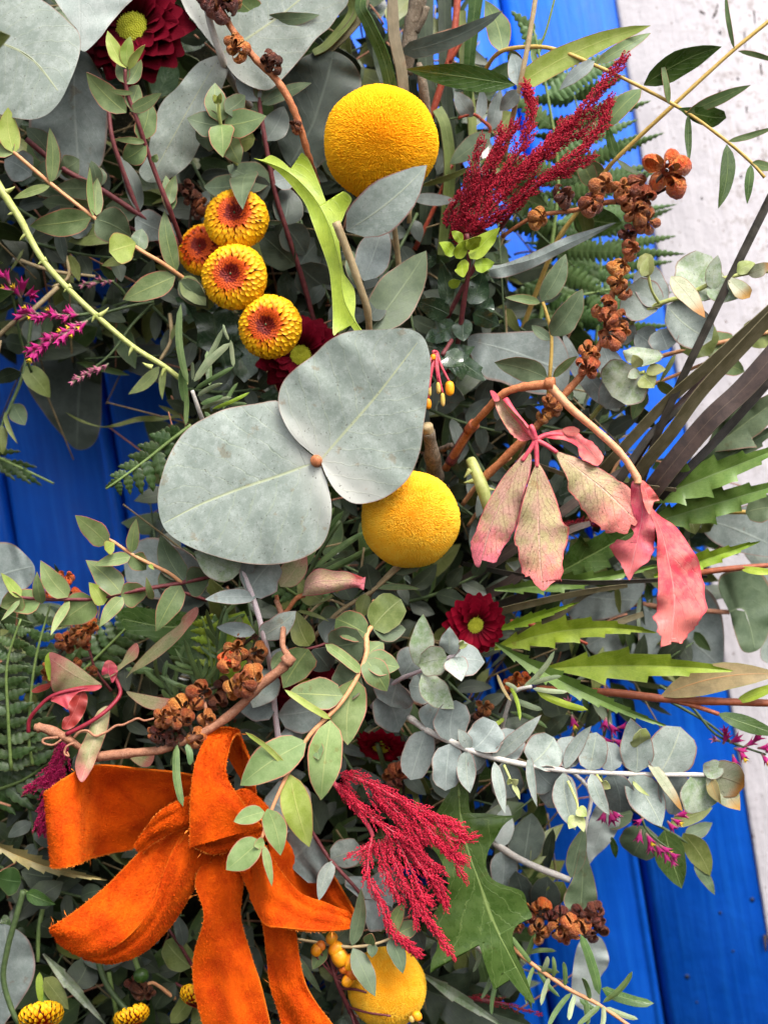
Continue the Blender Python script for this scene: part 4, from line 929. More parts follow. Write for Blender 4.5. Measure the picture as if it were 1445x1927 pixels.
T = sprig('gum_sprig', 'gum tip opening as a leafy rosette beside the pod branch', 'eucalyptus',
 ['470 350 -120 440 300 -30 416 236 70 412 190 95'], 'ygr', [[4, 3]],
 '414 230 405 156 44 -10 green ovate; 414 236 352 222 48 10 grey ovate; 422 236 501 218 52 12 green ovate; 417 234 420 296 46 26 fresh ovate; 428 262 452 308 42 -20 green ovate; 424 210 462 180 40 -30 grey; 405 262 370 262 44 -40 grey; 446 270 480 260 40 -40 olive; 411 195 402 178 12 10 tipgreen; 413 195 416 175 10 14 tipgreen; 440 308 470 300 42 -40 slate', 'green')
T = sprig('gum_sprig', 'long wine red gum stem running down behind the pale oak leaf', 'eucalyptus',
 ['600 640 -150 575 545 -110 545 450 -70 520 370 -50 500 270 -35 488 180 -25 492 80 -10 500 -40 0'], 'burg', [[5.5, 4]],
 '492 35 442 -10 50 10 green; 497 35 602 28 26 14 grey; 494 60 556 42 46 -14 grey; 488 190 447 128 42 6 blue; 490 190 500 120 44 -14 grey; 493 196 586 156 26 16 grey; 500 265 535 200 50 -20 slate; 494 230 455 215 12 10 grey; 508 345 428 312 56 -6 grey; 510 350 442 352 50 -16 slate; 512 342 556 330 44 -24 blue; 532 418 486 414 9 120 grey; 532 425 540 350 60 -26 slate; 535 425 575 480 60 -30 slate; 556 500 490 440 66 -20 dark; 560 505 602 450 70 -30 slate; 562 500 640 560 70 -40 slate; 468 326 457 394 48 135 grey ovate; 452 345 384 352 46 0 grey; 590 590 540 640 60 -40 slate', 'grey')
T = sprig('gum_sprig', 'pale silver gum sprig hanging around the upper yellow button with a cut tan tip', 'eucalyptus',
 ['696 650 60 692 588 120 676 535 150 660 490 165 632 418 190'], 'tan', [[6.5, 8]],
 '652 434 803 311 84 40 silver ell; 684 528 722 420 62 -10 blue ell; 696 622 802 472 84 -40 grey ell; 680 540 660 470 30 -40 grey; 690 600 720 560 40 -60 slate', 'blue', roll=.05)
T = sprig('gum_sprig', 'bright gum sprig reaching out over the blue hole toward the left', 'eucalyptus',
 ['400 1084 60 340 1097 85 280 1107 95 228 1117 100 180 1127 104 132 1128 108 85 1128 112 38 1124 118', '341 1096 85 318 1078 95 285 1062 100 250 1044 105 218 1022 112 204 1014 116'], ['burg', 'salm'], [[4.2, 3], [3.8, 2.8]],
 '40 1124 3 1078 20 16 tipgreen; 44 1126 2 1142 40 -8 fresh; 78 1130 8 1140 46 -20 fresh; 38 1130 3 1168 10 24 fresh; 80 1136 70 1076 22 20 green; 128 1124 77 1055 40 10 fresh; 178 1127 108 1176 60 -10 fresh; 132 1132 96 1196 17 30 fresh; 196 1138 168 1096 30 16 tipgreen; 228 1116 162 1054 46 8 green; 228 1120 280 1112 46 -20 green; 232 1124 188 1180 27 20 fresh; 287 1128 276 1086 14 30 fresh; 341 1102 294 1188 43 14 green; 345 1092 303 1006 46 12 grey; 300 1106 345 1068 40 -30 grey; 350 1100 396 1086 56 -20 grey; 204 1024 142 970 40 12 fresh; 216 1022 198 1034 26 20 tipgreen obov; 248 1040 257 976 23 10 green; 246 1048 177 1064 24 14 fresh; 248 1046 276 1072 36 -20 green; 282 1062 290 1072 8 16 tipgreen', 'fresh', 'ovate')
T = sprig('gum_sprig', 'shadowed small gum sprig hanging at the far left edge beside the hole', 'eucalyptus',
 ['60 600 -150 45 700 -130 20 765 -120 5 800 -110 -10 880 -110'], 'dgrn', [[4, 3]],
 '46 690 95 748 42 -20 olive; 25 760 48 800 36 0 grey; 10 775 34 835 10 20 olive; 4 800 6 855 26 0 olive; 40 700 -10 720 30 -10 dark; 55 650 10 640 40 -30 dark; 50 640 70 600 40 -30 slate', 'olive')
T = Thing('dark_gum_leaf', 'grey round gum leaf cut by the left edge below the hole', 'eucalyptus', P(-20, 1110, -60))
T.mesh('stem', tube_geo(px([(-60, 1160, -120), (-20, 1110, -60)]), [4, 4]), ST['dgrn'])
oleaf(T, '-60 1060 -20 1025 20 1022 50 1045 66 1068 62 1095 40 1115 5 1140 -40 1140', '-50 1110 10 1080 64 1065', 'blue', -70, -40, wave=5, n=48)
T = sprig('dark_gum_leaf', 'greyish gum leaf behind the bright sprig at the edge of the hole', 'eucalyptus', ['390 1130 -90 330 1110 -70'], 'burg', [[4, 3]],
 '392 1100 232 1050 110 -20 blue round; 395 1120 260 1130 60 -30 slate', 'blue')

# silver-dollar sprig with a white bloomed pink stem under the big pair
T = sprig('gum_sprig', 'silver gum sprig on a bloom whitened pink stem below the large pair of leaves', 'eucalyptus',
 ['528 1420 -40 518 1340 -20 512 1270 0 496 1195 70 478 1130 90 455 1070 95'], 'pinkw', [[6, 5]],
 '456 1072 366 1038 62 10 mott ell; 462 1078 475 1048 26 20 blue; 466 1118 522 1052 74 -30 blue round; 482 1124 386 1128 28 30 blue ell; 488 1198 557 1150 44 14 silver ell; 480 1190 408 1180 28 -30 blue ell; 512 1262 476 1332 60 10 silver ell; 518 1270 540 1215 40 -20 blue; 520 1335 455 1322 66 -20 blue round; 524 1345 608 1330 70 -30 blue round; 522 1390 560 1410 80 -20 blue round; 516 1300 470 1260 60 -40 slate', 'silver')
T = sprig('gum_sprig', 'small red stemmed gum sprig with spotted olive leaves left of the arching one', 'eucalyptus',
 ['640 1195 20 615 1210 30 583 1220 35 532 1226 30'], 'burg', [[3, 2.6]],
 '582 1216 558 1150 44 6 olive ovate; 581 1222 533 1295 60 10 green ovate; 590 1222 620 1262 60 -30 slate ovate; 610 1208 640 1165 50 -30 slate; 536 1226 512 1262 22 20 green', 'green')
T = sprig('gum_sprig', 'dried and pale green gum tips beside the pods below the big leaf', 'eucalyptus',
 ['470 1230 30 450 1205 40 440 1170 50'], 'grn', [[3, 2]],
 '444 1190 452 1160 22 10 fresh ovate; 478 1210 484 1165 14 10 green; 446 1222 408 1228 17 10 green; 455 1220 475 1210 24 10 green; 440 1212 415 1222 8 14 olive', 'fresh')
# thin tan stem sprig from the lower yellow button
T = sprig('gum_sprig', 'thin tan gum twig slanting up to the lower yellow button', 'eucalyptus',
 ['590 1200 -30 640 1150 0 700 1112 25 758 1062 50', '650 1140 0 610 1130 10 560 1180 0', '680 1070 -20 685 1030 -20'], 'tan', [[4.5, 3.5], [3, 2], [2.5, 2]],
 '706 1106 790 1108 12 24 green; 690 1118 678 1165 30 10 olive; 700 1112 690 1060 44 -30 dark; 740 1075 788 1070 18 -14 grey; 660 1130 630 1080 50 -40 dark; 700 1120 755 1150 60 -40 slate; 606 1130 560 1092 44 -40 olive; 640 1150 600 1185 44 -30 grey; 640 1110 580 1140 6 20 olive; 560 1150 620 1170 8 10 olive', 'grey')
# the arching green sprig in front of the bow
T = sprig('gum_sprig', 'arching green gum sprig with coral stem drooping over the orange bow', 'eucalyptus',
 ['704 1130 60 703 1170 90 690 1195 115 689 1232 135 672 1275 150 640 1325 165 582 1385 180 546 1448 190 515 1515 200 492 1580 205'], 'salm', [[4.2, 4.8, 4.4, 3.6, 3]],
 '700 1182 755 1128 64 -20 olive round; 702 1185 764 1184 40 -30 grey; 690 1194 632 1164 54 14 green round; 686 1208 618 1218 70 -24 grey round; 690 1236 752 1256 46 10 green; 691 1232 722 1210 36 -24 green; 688 1240 728 1301 48 8 green; 680 1266 612 1212 20 20 fresh needle; 676 1262 622 1300 66 -26 grey; 646 1310 542 1304 56 -8 green; 668 1278 654 1402 66 8 fresh; 622 1353 536 1298 12 24 tipgreen needle; 622 1356 604 1506 62 6 fresh; 576 1396 452 1478 66 0 fresh; 590 1395 600 1430 26 16 green; 546 1452 462 1378 9 16 tipgreen needle; 546 1458 582 1594 52 6 tipgreen; 504 1522 528 1610 40 10 fresh; 498 1528 440 1546 32 4 fresh; 490 1582 426 1637 50 4 fresh; 496 1590 512 1668 15 10 fresh; 498 1585 478 1592 20 14 fresh', 'fresh', 'ell')
# ------------------------------------------------------------------ gum branches on the right, over the door and frame
sprig('gum_sprig', 'yellow stemmed gum twig arching down across the white door frame', 'eucalyptus',
 ['905 150 -120 925 112 -60 954 93 0 1014 88 30 1060 98 45 1111 119 60 1204 163 75 1291 211 85 1367 266 95 1412 305 95 1438 334 95', '1014 88 30 1028 55 35 1050 -30 40'], ['yel', 'grn'], [[4.4, 3], [2.6, 2]],
 '1118 115 1052 170 24 -10 blue; 1121 120 1224 62 24 -20 green; 1206 168 1128 252 34 -20 green; 1211 160 1357 88 46 14 oak lance; 1291 213 1412 160 22 20 green; 1277 204 1366 222 36 -14 oak obov; 1258 196 1244 112 12 10 green; 1294 216 1296 306 13 8 oak; 1369 266 1460 238 12 14 green; 1367 272 1351 392 26 8 oak; 1412 310 1405 384 16 4 oak; 1414 306 1460 318 18 -8 green; 1000 92 1018 140 12 10 green; 960 95 985 140 26 -20 green; 945 100 912 0 46 -20 green lance', 'green', 'ell')
sprig('gum_sprig', 'straight yellow gum twig crossing the frame behind the dried pods', 'eucalyptus',
 ['975 640 -200 1040 470 -110 1085 400 -80 1137 325 -40 1160 298 -20 1210 250 0 1263 201 20 1320 148 30 1381 93 40 1470 20 50'], 'yel', [[5, 3.6]],
 '1381 93 1364 -20 9 6 green; 1388 96 1470 120 10 10 green; 1160 300 1208 328 10 8 grey; 1158 294 1143 236 18 14 oak; 1140 325 1090 330 40 -40 green; 1118 350 1092 300 36 -30 green; 1080 405 1170 420 60 -40 oak; 1095 395 1105 450 40 -30 olive', 'green')
T = sprig('gum_sprig', 'tall tan gum stem with two long pale blades at a white node near the plume', 'eucalyptus',
 ['948 300 -80 958 250 -30 976 168 30 992 90 50 1010 -20 60'], 'tan', [[5, 4.5]],
 '972 162 1224 48 44 40 tipgreen blade; 968 160 764 130 46 10 oak lance; 974 170 940 208 30 -20 blue; 972 160 962 100 34 -30 blue', 'olive', roll=.1)
sprig('gum_sprig', 'pale blue gum leaves on a thin red twig right of the upper yellow button', 'eucalyptus',
 ['850 330 -140 880 290 -120 922 248 -100 905 225 -90 888 215 -80 862 222 -80'], 'red', [[4.5, 3]],
 '888 220 855 172 34 10 blue; 924 245 942 168 30 10 blue; 922 250 846 308 42 0 grey; 926 250 962 210 50 -20 olive; 900 225 905 165 22 -10 blue; 930 270 960 330 30 -20 olive; 860 300 830 360 34 -20 grey', 'blue')
sprig('gum_sprig', 'dark narrow gum blades fanned above the upper yellow button', 'eucalyptus',
 ['770 420 -120 772 280 -80 762 150 -40 752 100 -20'], 'tan', [[5, 4]],
 '752 98 946 20 36 10 slate blade; 790 350 906 306 12 30 olive; 776 372 862 378 24 20 blue; 760 210 700 70 30 -60 dark; 765 150 755 60 30 -60 slate', 'slate', 'ell')
sprig('gum_sprig', 'sage gum tip on a gold stem standing over the vine elbow', 'eucalyptus',
 ['1030 760 20 1034 712 60 1037 630 70 1021 568 75'], 'yel', [[4, 3.2]],
 '1037 632 1096 544 46 14 grey; 1018 566 1064 478 38 10 grey; 1016 570 950 560 17 16 green; 1030 712 930 682 44 10 grey; 1040 710 1086 670 16 14 green; 1036 640 1000 612 20 -20 grey', 'grey', 'ell')
T = Thing('silver_gum_branch', 'large pale blue gum leaf beneath the sage tip', 'eucalyptus', P(900, 690, -90))
T.mesh('stem', tube_geo(px([(860, 720, -130), (890, 660, -70), (905, 640, -55)]), [5, 4]), ST['greyw'])
oleaf(T, '880 636 945 626 1030 624 1060 645 1072 690 1062 732 1010 742 945 720 905 705', '882 640 960 660 1062 700', 'blue', -50, -20, wave=7, n=56)
oleaf(T, '1058 630 1072 640 1090 670 1110 700 1160 735 1166 770 1150 772 1115 752 1088 720 1070 690', '1060 632 1100 700 1160 770', 'blue', -40, -10, wave=4, n=48)
T = Thing('sword_gum_leaf', 'long pale blue sword shaped gum leaf below the crimson plume', 'eucalyptus', P(918, 508, 0))
T.mesh('stem', tube_geo(px([(870, 530, -80), (900, 520, -20), (919, 508, 10)]), [4, 4]), ST['grn'])
oleaf(T, '918 500 945 497 1000 476 1060 448 1110 432 1158 419 1110 448 1060 474 1000 505 950 522 922 520', '919 508 1000 488 1060 462 1156 420', 'blue', 10, 60, wave=5, n=60, fold=-6)

# round silver leaved branch over the frame
T = sprig('silver_gum_branch', 'round leaved silver gum tip with a curling end over the white frame', 'eucalyptus',
 ['1120 720 -60 1160 640 0 1195 600 30 1240 572 50 1290 556 60 1345 530 75 1400 515 85 1470 508 90', '1240 572 50 1225 545 75 1218 510 90'], 'ygr', [[5, 4], [3, 2.6]],
 '1235 585 1180 540 84 -8 silver round; 1240 580 1210 500 60 -30 blue round; 1255 575 1338 640 74 -10 silver round; 1292 562 1338 482 92 -20 mott round; 1262 520 1326 598 34 34 brownt ell; 1240 620 1256 658 56 10 blue round; 1195 625 1235 660 50 -10 blue ell; 1185 600 1150 640 56 -20 blue round; 1330 535 1392 560 46 10 mott ovate; 1340 545 1350 480 30 14 mott; 1368 520 1410 560 30 16 brownt obov; 1385 512 1420 495 24 14 lims; 1405 515 1450 495 26 20 brownt; 1218 522 1214 476 30 0 lims round; 1208 520 1225 480 22 6 lims ell', 'silver')
T = sprig('silver_gum_branch', 'bloomed olive gum shoot with pale bud leaves above the blue gap', 'eucalyptus',
 ['1110 790 -60 1150 740 0 1185 710 45 1212 700 70'], 'ygr', [[5, 3.6]],
 '1200 695 1150 745 96 -16 mott round; 1205 690 1215 655 70 -14 mott round; 1168 690 1140 770 60 -30 blue round; 1208 706 1230 730 40 10 lims ovate; 1215 700 1252 695 22 20 lims; 1205 690 1190 668 22 16 lims; 1200 700 1180 710 20 20 mott; 1160 720 1130 640 50 -40 blue', 'mott')
sprig('gum_sprig', 'orange stemmed round green gum leaves crossing under the dark blades', 'eucalyptus',
 ['1190 690 -90 1228 676 -70 1275 662 -60 1386 638 -50 1460 622 -50', '1150 750 -100 1200 734 -80 1305 692 -70 1400 650 -70'], 'salm', [[4.6, 4], [4, 3]],
 '1282 662 1345 615 72 10 olive round; 1320 655 1385 650 64 -10 green round; 1270 668 1240 720 10 20 olive; 1235 720 1275 745 20 10 olive; 1400 640 1460 600 60 -8 olive; 1215 735 1190 790 30 -10 green; 1340 680 1400 700 40 -20 green', 'olive')
# dark strap blades
T = Thing('flax_blades', 'bundle of purple brown and olive strap leaves fanning past the frame', 'flax', P(1150, 960, -80))
def blade(rows, mat, w0, w1, th=2):
    w0 *= .82; w1 *= .82; p = np.array(stem_pts(rows)); c = crom(p, 14); ws = np.interp(np.linspace(0, 1, 14), [0, .25, .7, 1], [w0 * .7, w0, (w0 + w1) / 2, w1]); t = np.gradient(c[:, :2], axis=0); t /= np.linalg.norm(t, axis=1)[:, None]
    SEED[0] += 1; g = random.Random(SEED[0]); tl = g.uniform(-.5, .5)
    rr = [(c[i, 0] - t[i, 1] * ws[i] / 2, c[i, 1] + t[i, 0] * ws[i] / 2, c[i, 2] - tl * ws[i], c[i, 0] + t[i, 1] * ws[i] / 2, c[i, 1] - t[i, 0] * ws[i] / 2, c[i, 2] + tl * ws[i], g.uniform(-.1, .0) * ws[i]) for i in range(14)]
    v, f, u = strip_geo(rr, th=th, n=30, nv=4, seed=SEED[0]); T.mesh('blade', (v, f, u), MAT[mat])
blade('1180 1010 -70 1225 850 10 1275 730 50 1330 615 75 1400 470 90 1470 330 100', 'blackb', 17, 19)
blade('1090 930 -100 1145 872 0 1249 761 40 1330 690 60 1470 565 80', 'tanblade', 22, 26)
blade('1180 960 -70 1200 893 10 1262 815 50 1319 737 75 1400 650 95 1470 575 110', 'tanblade', 28, 26)
blade('1180 990 -80 1232 915 0 1326 800 50 1400 730 70 1480 640 90', 'purple', 46, 52)
blade('1200 990 -90 1252 925 -10 1360 815 20 1470 690 40', 'blackb', 20, 20)
blade('1190 880 -60 1222 824 0 1300 740 20 1374 658 40 1470 580 50', 'purple', 20, 14)
blade('1120 1000 -110 1150 930 -20 1180 880 10 1230 810 20 1290 760 30', 'blackb', 22, 10)
blade('870 1060 -180 960 1080 -60 1080 1096 -10 1240 1092 0 1330 1085 0', 'blackb', 12, 6)
blade('860 1180 -160 945 1150 -50 1080 1118 -20 1180 1102 -20', 'tanblade', 18, 8)
blade('880 1130 -160 960 1095 -60 1050 1010 -20 1110 985 -10', 'purple', 26, 12)
blade('860 1100 -170 970 1030 -70 1075 950 -30 1180 880 -20', 'purple', 26, 16)
blade('900 1150 -150 985 1120 -60 1060 1040 -30', 'blackb', 24, 14)
blade('960 1200 -120 1040 1165 -60 1100 1120 -40 1150 1105 -30', 'tanblade', 16, 6)
blade('980 1215 -120 1090 1195 -60 1210 1155 -50', 'tanblade', 20, 12)
blade('1000 870 -120 1100 905 -50 1180 912 -10 1272 922 10', 'tanblade', 10, 8)
blade('1300 845 -60 1380 740 -30 1470 690 -20', 'tanblade', 20, 30)
# blue-grey big leaves on the right
T = Thing('silver_gum_branch', 'wide dull blue gum leaves lying flat on the door beneath the pink leaf', 'eucalyptus', P(1060, 1150, -190))
T.mesh('stem', tube_geo(px([(1000, 1190, -220), (1180, 1140, -190), (1240, 1142, -180), (1330, 1150, -170), (1372, 1152, -160)]), [6, 5]), ST['brown'])
oleaf(T, '1050 1100 1120 1095 1208 1092 1204 1125 1180 1150 1150 1162 1110 1170 1075 1165', '1055 1110 1120 1125 1190 1130', 'blue', -190, -170, wave=6, n=48)
oleaf(T, '1092 1180 1130 1165 1180 1150 1210 1146 1212 1210 1195 1238 1150 1240 1110 1225', '1200 1150 1150 1190 1105 1215', 'blue', -190, -200, wave=6, n=48)
oleaf(T, '1205 1145 1250 1118 1300 1103 1335 1113 1357 1155 1362 1215 1353 1256 1300 1264 1250 1262 1206 1235', '1215 1148 1270 1180 1350 1250', 'blue', -180, -200, wave=6, n=56)
oleaf(T, '1372 1152 1352 1110 1356 1082 1390 1070 1425 1072 1450 1110 1450 1170 1440 1205 1422 1225 1396 1225 1380 1186', '1372 1152 1400 1150 1420 1220', 'grey', -150, -130, wave=6, n=56)
T = Thing('silver_gum_branch', 'broad pale gum leaves at the frame edge behind a yellow twig', 'eucalyptus', P(1300, 968, -120))
T.mesh('stem', tube_geo(px([(1240, 990, -140), (1300, 968, -100), (1405, 964, -60), (1480, 975, -60)]), [5, 4.5]), ST['yel'])
oleaf(T, '1310 972 1370 960 1440 945 1480 990 1470 1045 1400 1042 1350 1025 1322 1000', '1312 972 1380 995 1460 1030', 'blue', -110, -130, wave=6, n=48)
add_leaf(T, 1402, 964, 1470, 955, 56, -56, -30, 'grey', 'ell'); add_leaf(T, 1300, 970, 1308, 1005, 40, -90, -60, 'olive', 'ell'); add_leaf(T, 1340, 970, 1312, 1002, 36, -100, -120, 'olive')
oleaf(T, '1400 1040 1450 1045 1480 1090 1470 1230 1430 1238 1440 1150 1425 1080', '1420 1045 1460 1120 1445 1230', 'silver', -190, -200, wave=4, n=40)

# small silver rosette above the long branch
T = sprig('silver_gum_branch', 'small frosted gum rosette facing the viewer beside the red daisy', 'eucalyptus',
 ['700 1330 -80 742 1285 0 792 1262 60 848 1236 110 866 1218 125'], 'pinkw', [[5, 3.6]],
 '792 1258 796 1156 46 14 mott ell; 842 1240 788 1250 54 8 mott round; 846 1232 846 1180 38 16 silver ovate; 850 1238 868 1282 42 26 silver ovate; 850 1242 912 1246 66 -26 blue ovate; 794 1268 854 1334 50 8 mott ell; 756 1272 788 1225 64 -14 blue round; 748 1282 735 1330 78 -20 blue round; 720 1300 750 1378 84 -40 blue ell; 866 1218 872 1206 10 8 lims; 862 1218 880 1212 9 12 lims; 770 1290 810 1300 60 -40 blue round', 'silver')
# long silver-dollar branch, lower right
T = sprig('silver_gum_branch', 'long silver gum branch with paired coin leaves reaching right over the door', 'eucalyptus',
 ['770 1350 0 803 1374 40 848 1395 60 885 1412 70 945 1430 80 1000 1441 85 1060 1450 90 1115 1453 95 1195 1457 100 1260 1458 105 1330 1458 110'], 'greyw', [[6.5, 6, 5, 4.5]],
 '802 1374 772 1468 58 4 blue round; 804 1372 830 1320 50 -24 blue ell; 848 1396 858 1318 64 4 blue round; 846 1400 838 1488 58 8 blue round; 878 1412 884 1492 36 14 silver ell; 884 1410 862 1372 24 10 silver ell; 890 1410 932 1358 66 -10 blue round; 892 1418 905 1445 40 -20 blue round; 922 1430 1018 1346 30 20 silver lance; 930 1434 950 1532 22 20 silver ell; 998 1438 1042 1388 74 -12 silver round; 1008 1445 1046 1482 60 -24 blue round; 996 1420 1010 1518 16 22 silver ell; 1062 1446 1112 1366 26 18 silver ell; 1060 1454 1082 1562 46 14 silver ell; 1108 1450 1122 1378 54 0 silver round; 1112 1455 1146 1534 28 16 silver ell; 1150 1452 1140 1395 44 -20 blue round; 1196 1455 1186 1352 60 10 silver ell; 1186 1458 1244 1556 64 14 silver ell; 1240 1456 1280 1368 84 -6 silver round; 1250 1462 1240 1400 40 -10 silver; 1216 1428 1284 1528 20 24 brownt ell; 1300 1460 1328 1525 84 -6 mott round; 1328 1458 1400 1480 66 10 brownt round; 1345 1462 1392 1525 50 4 brownt ovate; 1335 1462 1355 1512 22 20 willow ell; 1322 1452 1360 1440 34 14 mott round; 940 1432 975 1375 60 -40 blue round; 945 1436 968 1500 60 -40 blue round; 1062 1452 1030 1520 58 -40 blue round; 1065 1446 1075 1385 50 -40 blue round; 1150 1455 1165 1530 60 -40 blue round; 1240 1460 1290 1520 66 -40 blue round; 860 1400 905 1455 60 -44 blue round; 1205 1405 1205 1372 34 30 lims round; 1190 1470 1222 1498 8 30 lims', 'silver')
for st, lv in (('1068 1470 100 1085 1510 118 1086 1535 122', ((1086, 1536, 1070, 1560, 22), (1084, 1532, 1098, 1566, 18), (1085, 1522, 1104, 1536, 22))), ('948 1440 84 958 1462 96 962 1475 98', ((962, 1474, 956, 1466, 14), (962, 1474, 975, 1468, 14), (964, 1476, 978, 1505, 9))), ('1122 1458 100 1132 1472 108', ((1132, 1472, 1148, 1484, 16),))):
    T.mesh('side_stem', tube_geo(px(stem_pts(st)), [2.6, 2]), ST['ygr'])
    for q in lv: add_leaf(T, *q, stem_pts(st)[-1][2], stem_pts(st)[-1][2] + 8, 'lims', 'ovate')
# hanging pale and green leaves on the blue
T = sprig('gum_sprig', 'grey stemmed gum spray hanging against the blue below the long silver branch', 'eucalyptus',
 ['900 1560 -160 945 1597 -100 1000 1628 -70 1073 1656 -50'], 'greyw', [[7, 6.5]],
 '948 1600 944 1678 54 -6 blue ell; 944 1594 955 1515 44 -20 white lance; 1074 1652 1100 1555 36 -14 grey lance; 1030 1650 1010 1730 60 -50 slate; 985 1625 1000 1530 70 -70 slate; 1000 1635 1060 1550 34 -60 olive lance; 970 1640 990 1740 50 -60 slate; 1060 1660 1030 1700 40 -40 olive; 1040 1560 1030 1640 22 -60 dark', 'grey')
T = Thing('gum_sprig', 'two white backed gum leaves and a long strip hanging on the blue door', 'eucalyptus', P(1130, 1500, -120))
T.mesh('stem', tube_geo(px([(1060, 1440, -150), (1110, 1490, -120), (1100, 1560, -90), (1090, 1640, -70)]), [4, 4]), ST['greyw'])
oleaf(T, '1110 1540 1125 1512 1150 1500 1164 1525 1166 1550 1148 1585 1120 1612 1106 1625 1096 1590', '1150 1505 1130 1560 1108 1622', 'white', -110, -120, wave=6, n=48)
oleaf(T, '1096 1568 1106 1615 1118 1655 1123 1700 1100 1716 1070 1712 1060 1690 1078 1650 1088 1610', '1096 1570 1096 1640 1092 1712', 'grey', -60, -50, wave=6, n=48, side=20)
oleaf(T, '1075 1862 1078 1820 1086 1780 1102 1762 1130 1764 1145 1800 1142 1820 1127 1845 1128 1890 1105 1902 1082 1890', '1110 1764 1105 1830 1104 1900', 'white', -120, -130, wave=6, n=48)
sprig('gum_sprig', 'dark green gum leaves dangling over the blue stile under the statice', 'eucalyptus',
 ['1140 1480 -140 1200 1530 -110 1250 1560 -95 1300 1590 -90'], 'dgrn', [[4, 3]],
 '1250 1562 1282 1672 58 16 oak ell; 1285 1568 1336 1648 46 0 olive ell; 1288 1572 1340 1548 30 -14 grey ell; 1305 1625 1344 1684 22 -8 grey ell; 1215 1555 1190 1610 78 -20 grey round; 1190 1530 1120 1550 50 -30 grey; 1150 1575 1158 1615 14 -10 oak; 1260 1550 1340 1520 30 -30 olive', 'olive')
sprig('gum_sprig', 'thin olive gum twig crossing in front of the lowest yellow button', 'eucalyptus',
 ['560 1768 -20 610 1776 40 664 1782 70 720 1772 85 770 1745 70'], 'tan', [[3.2, 2.6]],
 '662 1780 680 1672 26 16 grey ell; 664 1784 706 1875 38 30 grey lance; 692 1778 700 1757 24 18 green ell; 700 1775 700 1802 20 10 grey; 732 1768 758 1832 30 22 grey ell; 735 1765 762 1696 26 10 green ell; 742 1760 790 1738 34 -10 green ell; 612 1776 588 1824 28 10 green; 620 1776 660 1740 44 -20 grey; 560 1800 605 1868 14 -10 grey; 745 1755 720 1700 30 -30 slate', 'grey')
sprig('gum_sprig', 'silver gum twig with white coin leaves behind the bow and the red plume', 'eucalyptus',
 ['560 1530 -50 590 1570 -20 622 1618 10 680 1684 20 700 1720 10'], 'burg', [[4, 3.2]],
 '622 1616 680 1595 54 4 silver round; 626 1620 600 1695 28 20 silver ell; 684 1690 740 1700 110 -10 blue round; 676 1690 690 1650 70 -30 blue round; 590 1575 540 1625 150 -20 blue round; 570 1545 500 1500 120 -40 blue round; 690 1700 660 1740 60 -40 slate', 'blue')
# ------------------------------------------------------------------ flowers
billy('big yellow button flower near the top, a grey leaf laid across its lower edge', 715, 270, 107, 55, '760 620 -180 745 450 -80 722 330 20', axis=(.05, -.25, 1))
billy('fluffy yellow button flower tucked under the pair of huge leaves', 771, 977, 92, 75, '640 1180 -40 700 1115 10 762 1050 60', 'craspale', axis=(.0, -.3, 1))
billy('lowest yellow button flower beside the orange berries below the red plume', 727, 1858, 74, -10, '760 1990 -120 735 1900 -40', 'craspale', axis=(-.1, -.3, 1), sq=1.0)
pompom('topmost orange pompom with a gum leaf tip covering its centre', 445, 412, 60, 20, (-.05, -.28, 1), stem='470 560 -180 450 430 -20')
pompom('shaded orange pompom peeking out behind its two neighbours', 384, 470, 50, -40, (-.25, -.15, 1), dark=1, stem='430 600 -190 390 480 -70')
pompom('middle orange pompom, the roundest, with a small red eye', 441, 521, 62, 50, (-.16, -.06, 1), stem='500 650 -170 446 530 10')
pompom('lowest orange pompom just above the huge gum leaves', 508, 615, 60, 60, (-.22, -.04, 1), stem='540 740 -150 512 625 20')
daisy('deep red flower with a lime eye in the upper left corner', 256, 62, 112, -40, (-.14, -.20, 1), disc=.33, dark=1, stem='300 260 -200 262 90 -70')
daisy('dark red flower with an oval lime eye right of the frosted rosette', 890, 1172, 62, 40, (.30, .28, 1), disc=.31, stem='820 1300 -150 880 1190 10', rows=((15, 1.0, .12), (15, .93, .32), (13, .82, .52), (11, .66, .75)))
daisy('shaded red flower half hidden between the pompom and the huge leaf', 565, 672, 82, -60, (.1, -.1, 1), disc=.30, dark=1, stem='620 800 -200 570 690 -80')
daisy('red flower mostly covered by silver leaves above the feathery plume', 718, 1398, 48, -80, (-.2, .75, .6), disc=.40, dark=0, stem='740 1500 -170 710 1400 -50')
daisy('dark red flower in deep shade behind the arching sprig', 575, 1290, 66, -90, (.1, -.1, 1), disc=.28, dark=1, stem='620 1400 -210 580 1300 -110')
# yellow buttons seen from the side at the bottom left
HALF = dict(N=150)
def side_pom(label, x, y, R, h, axis, stem, group='side-on yellow pompom flowers'):
    T = pompom(label, x, y, R, h, axis, N=130, stem=stem, group=group)
    for o in T.o.children:
        if o.name.startswith('petal'): o.data = POM[4]
    n = nrm(Wd(*axis)); X, Y, Z = frame(n); c = P(x, y, h); me = side_pom.m; k = (D - h) / D
    for i in range(16):
        a = 6.2832 * i / 16; rad = math.cos(a) * X + math.sin(a) * Y
        dr = nrm(rad * .9 + Z * .35); nn = nrm(rad * .5 - Z); nn = nrm(nn - dr * np.dot(nn, dr)); T.inst('sepal', me, c - Z * R * .42 * S, np.cross(dr, nn), dr, nn, R / 34)
side_pom.m = mesh_data('sepal', *petal_geo(30, 14, -.25, -.3, 4, 2, .6)[:2], MAT['oak'], petal_geo(30, 14, -.25, -.3, 4, 2, .6)[2])
side_pom('yellow flower nodding sideways at the bottom left corner', 78, 1912, 42, 20, (.25, .8, .5), '45 1676 40 30 1730 40 14 1790 35 8 1850 30 36 1925 30 62 1905 22')
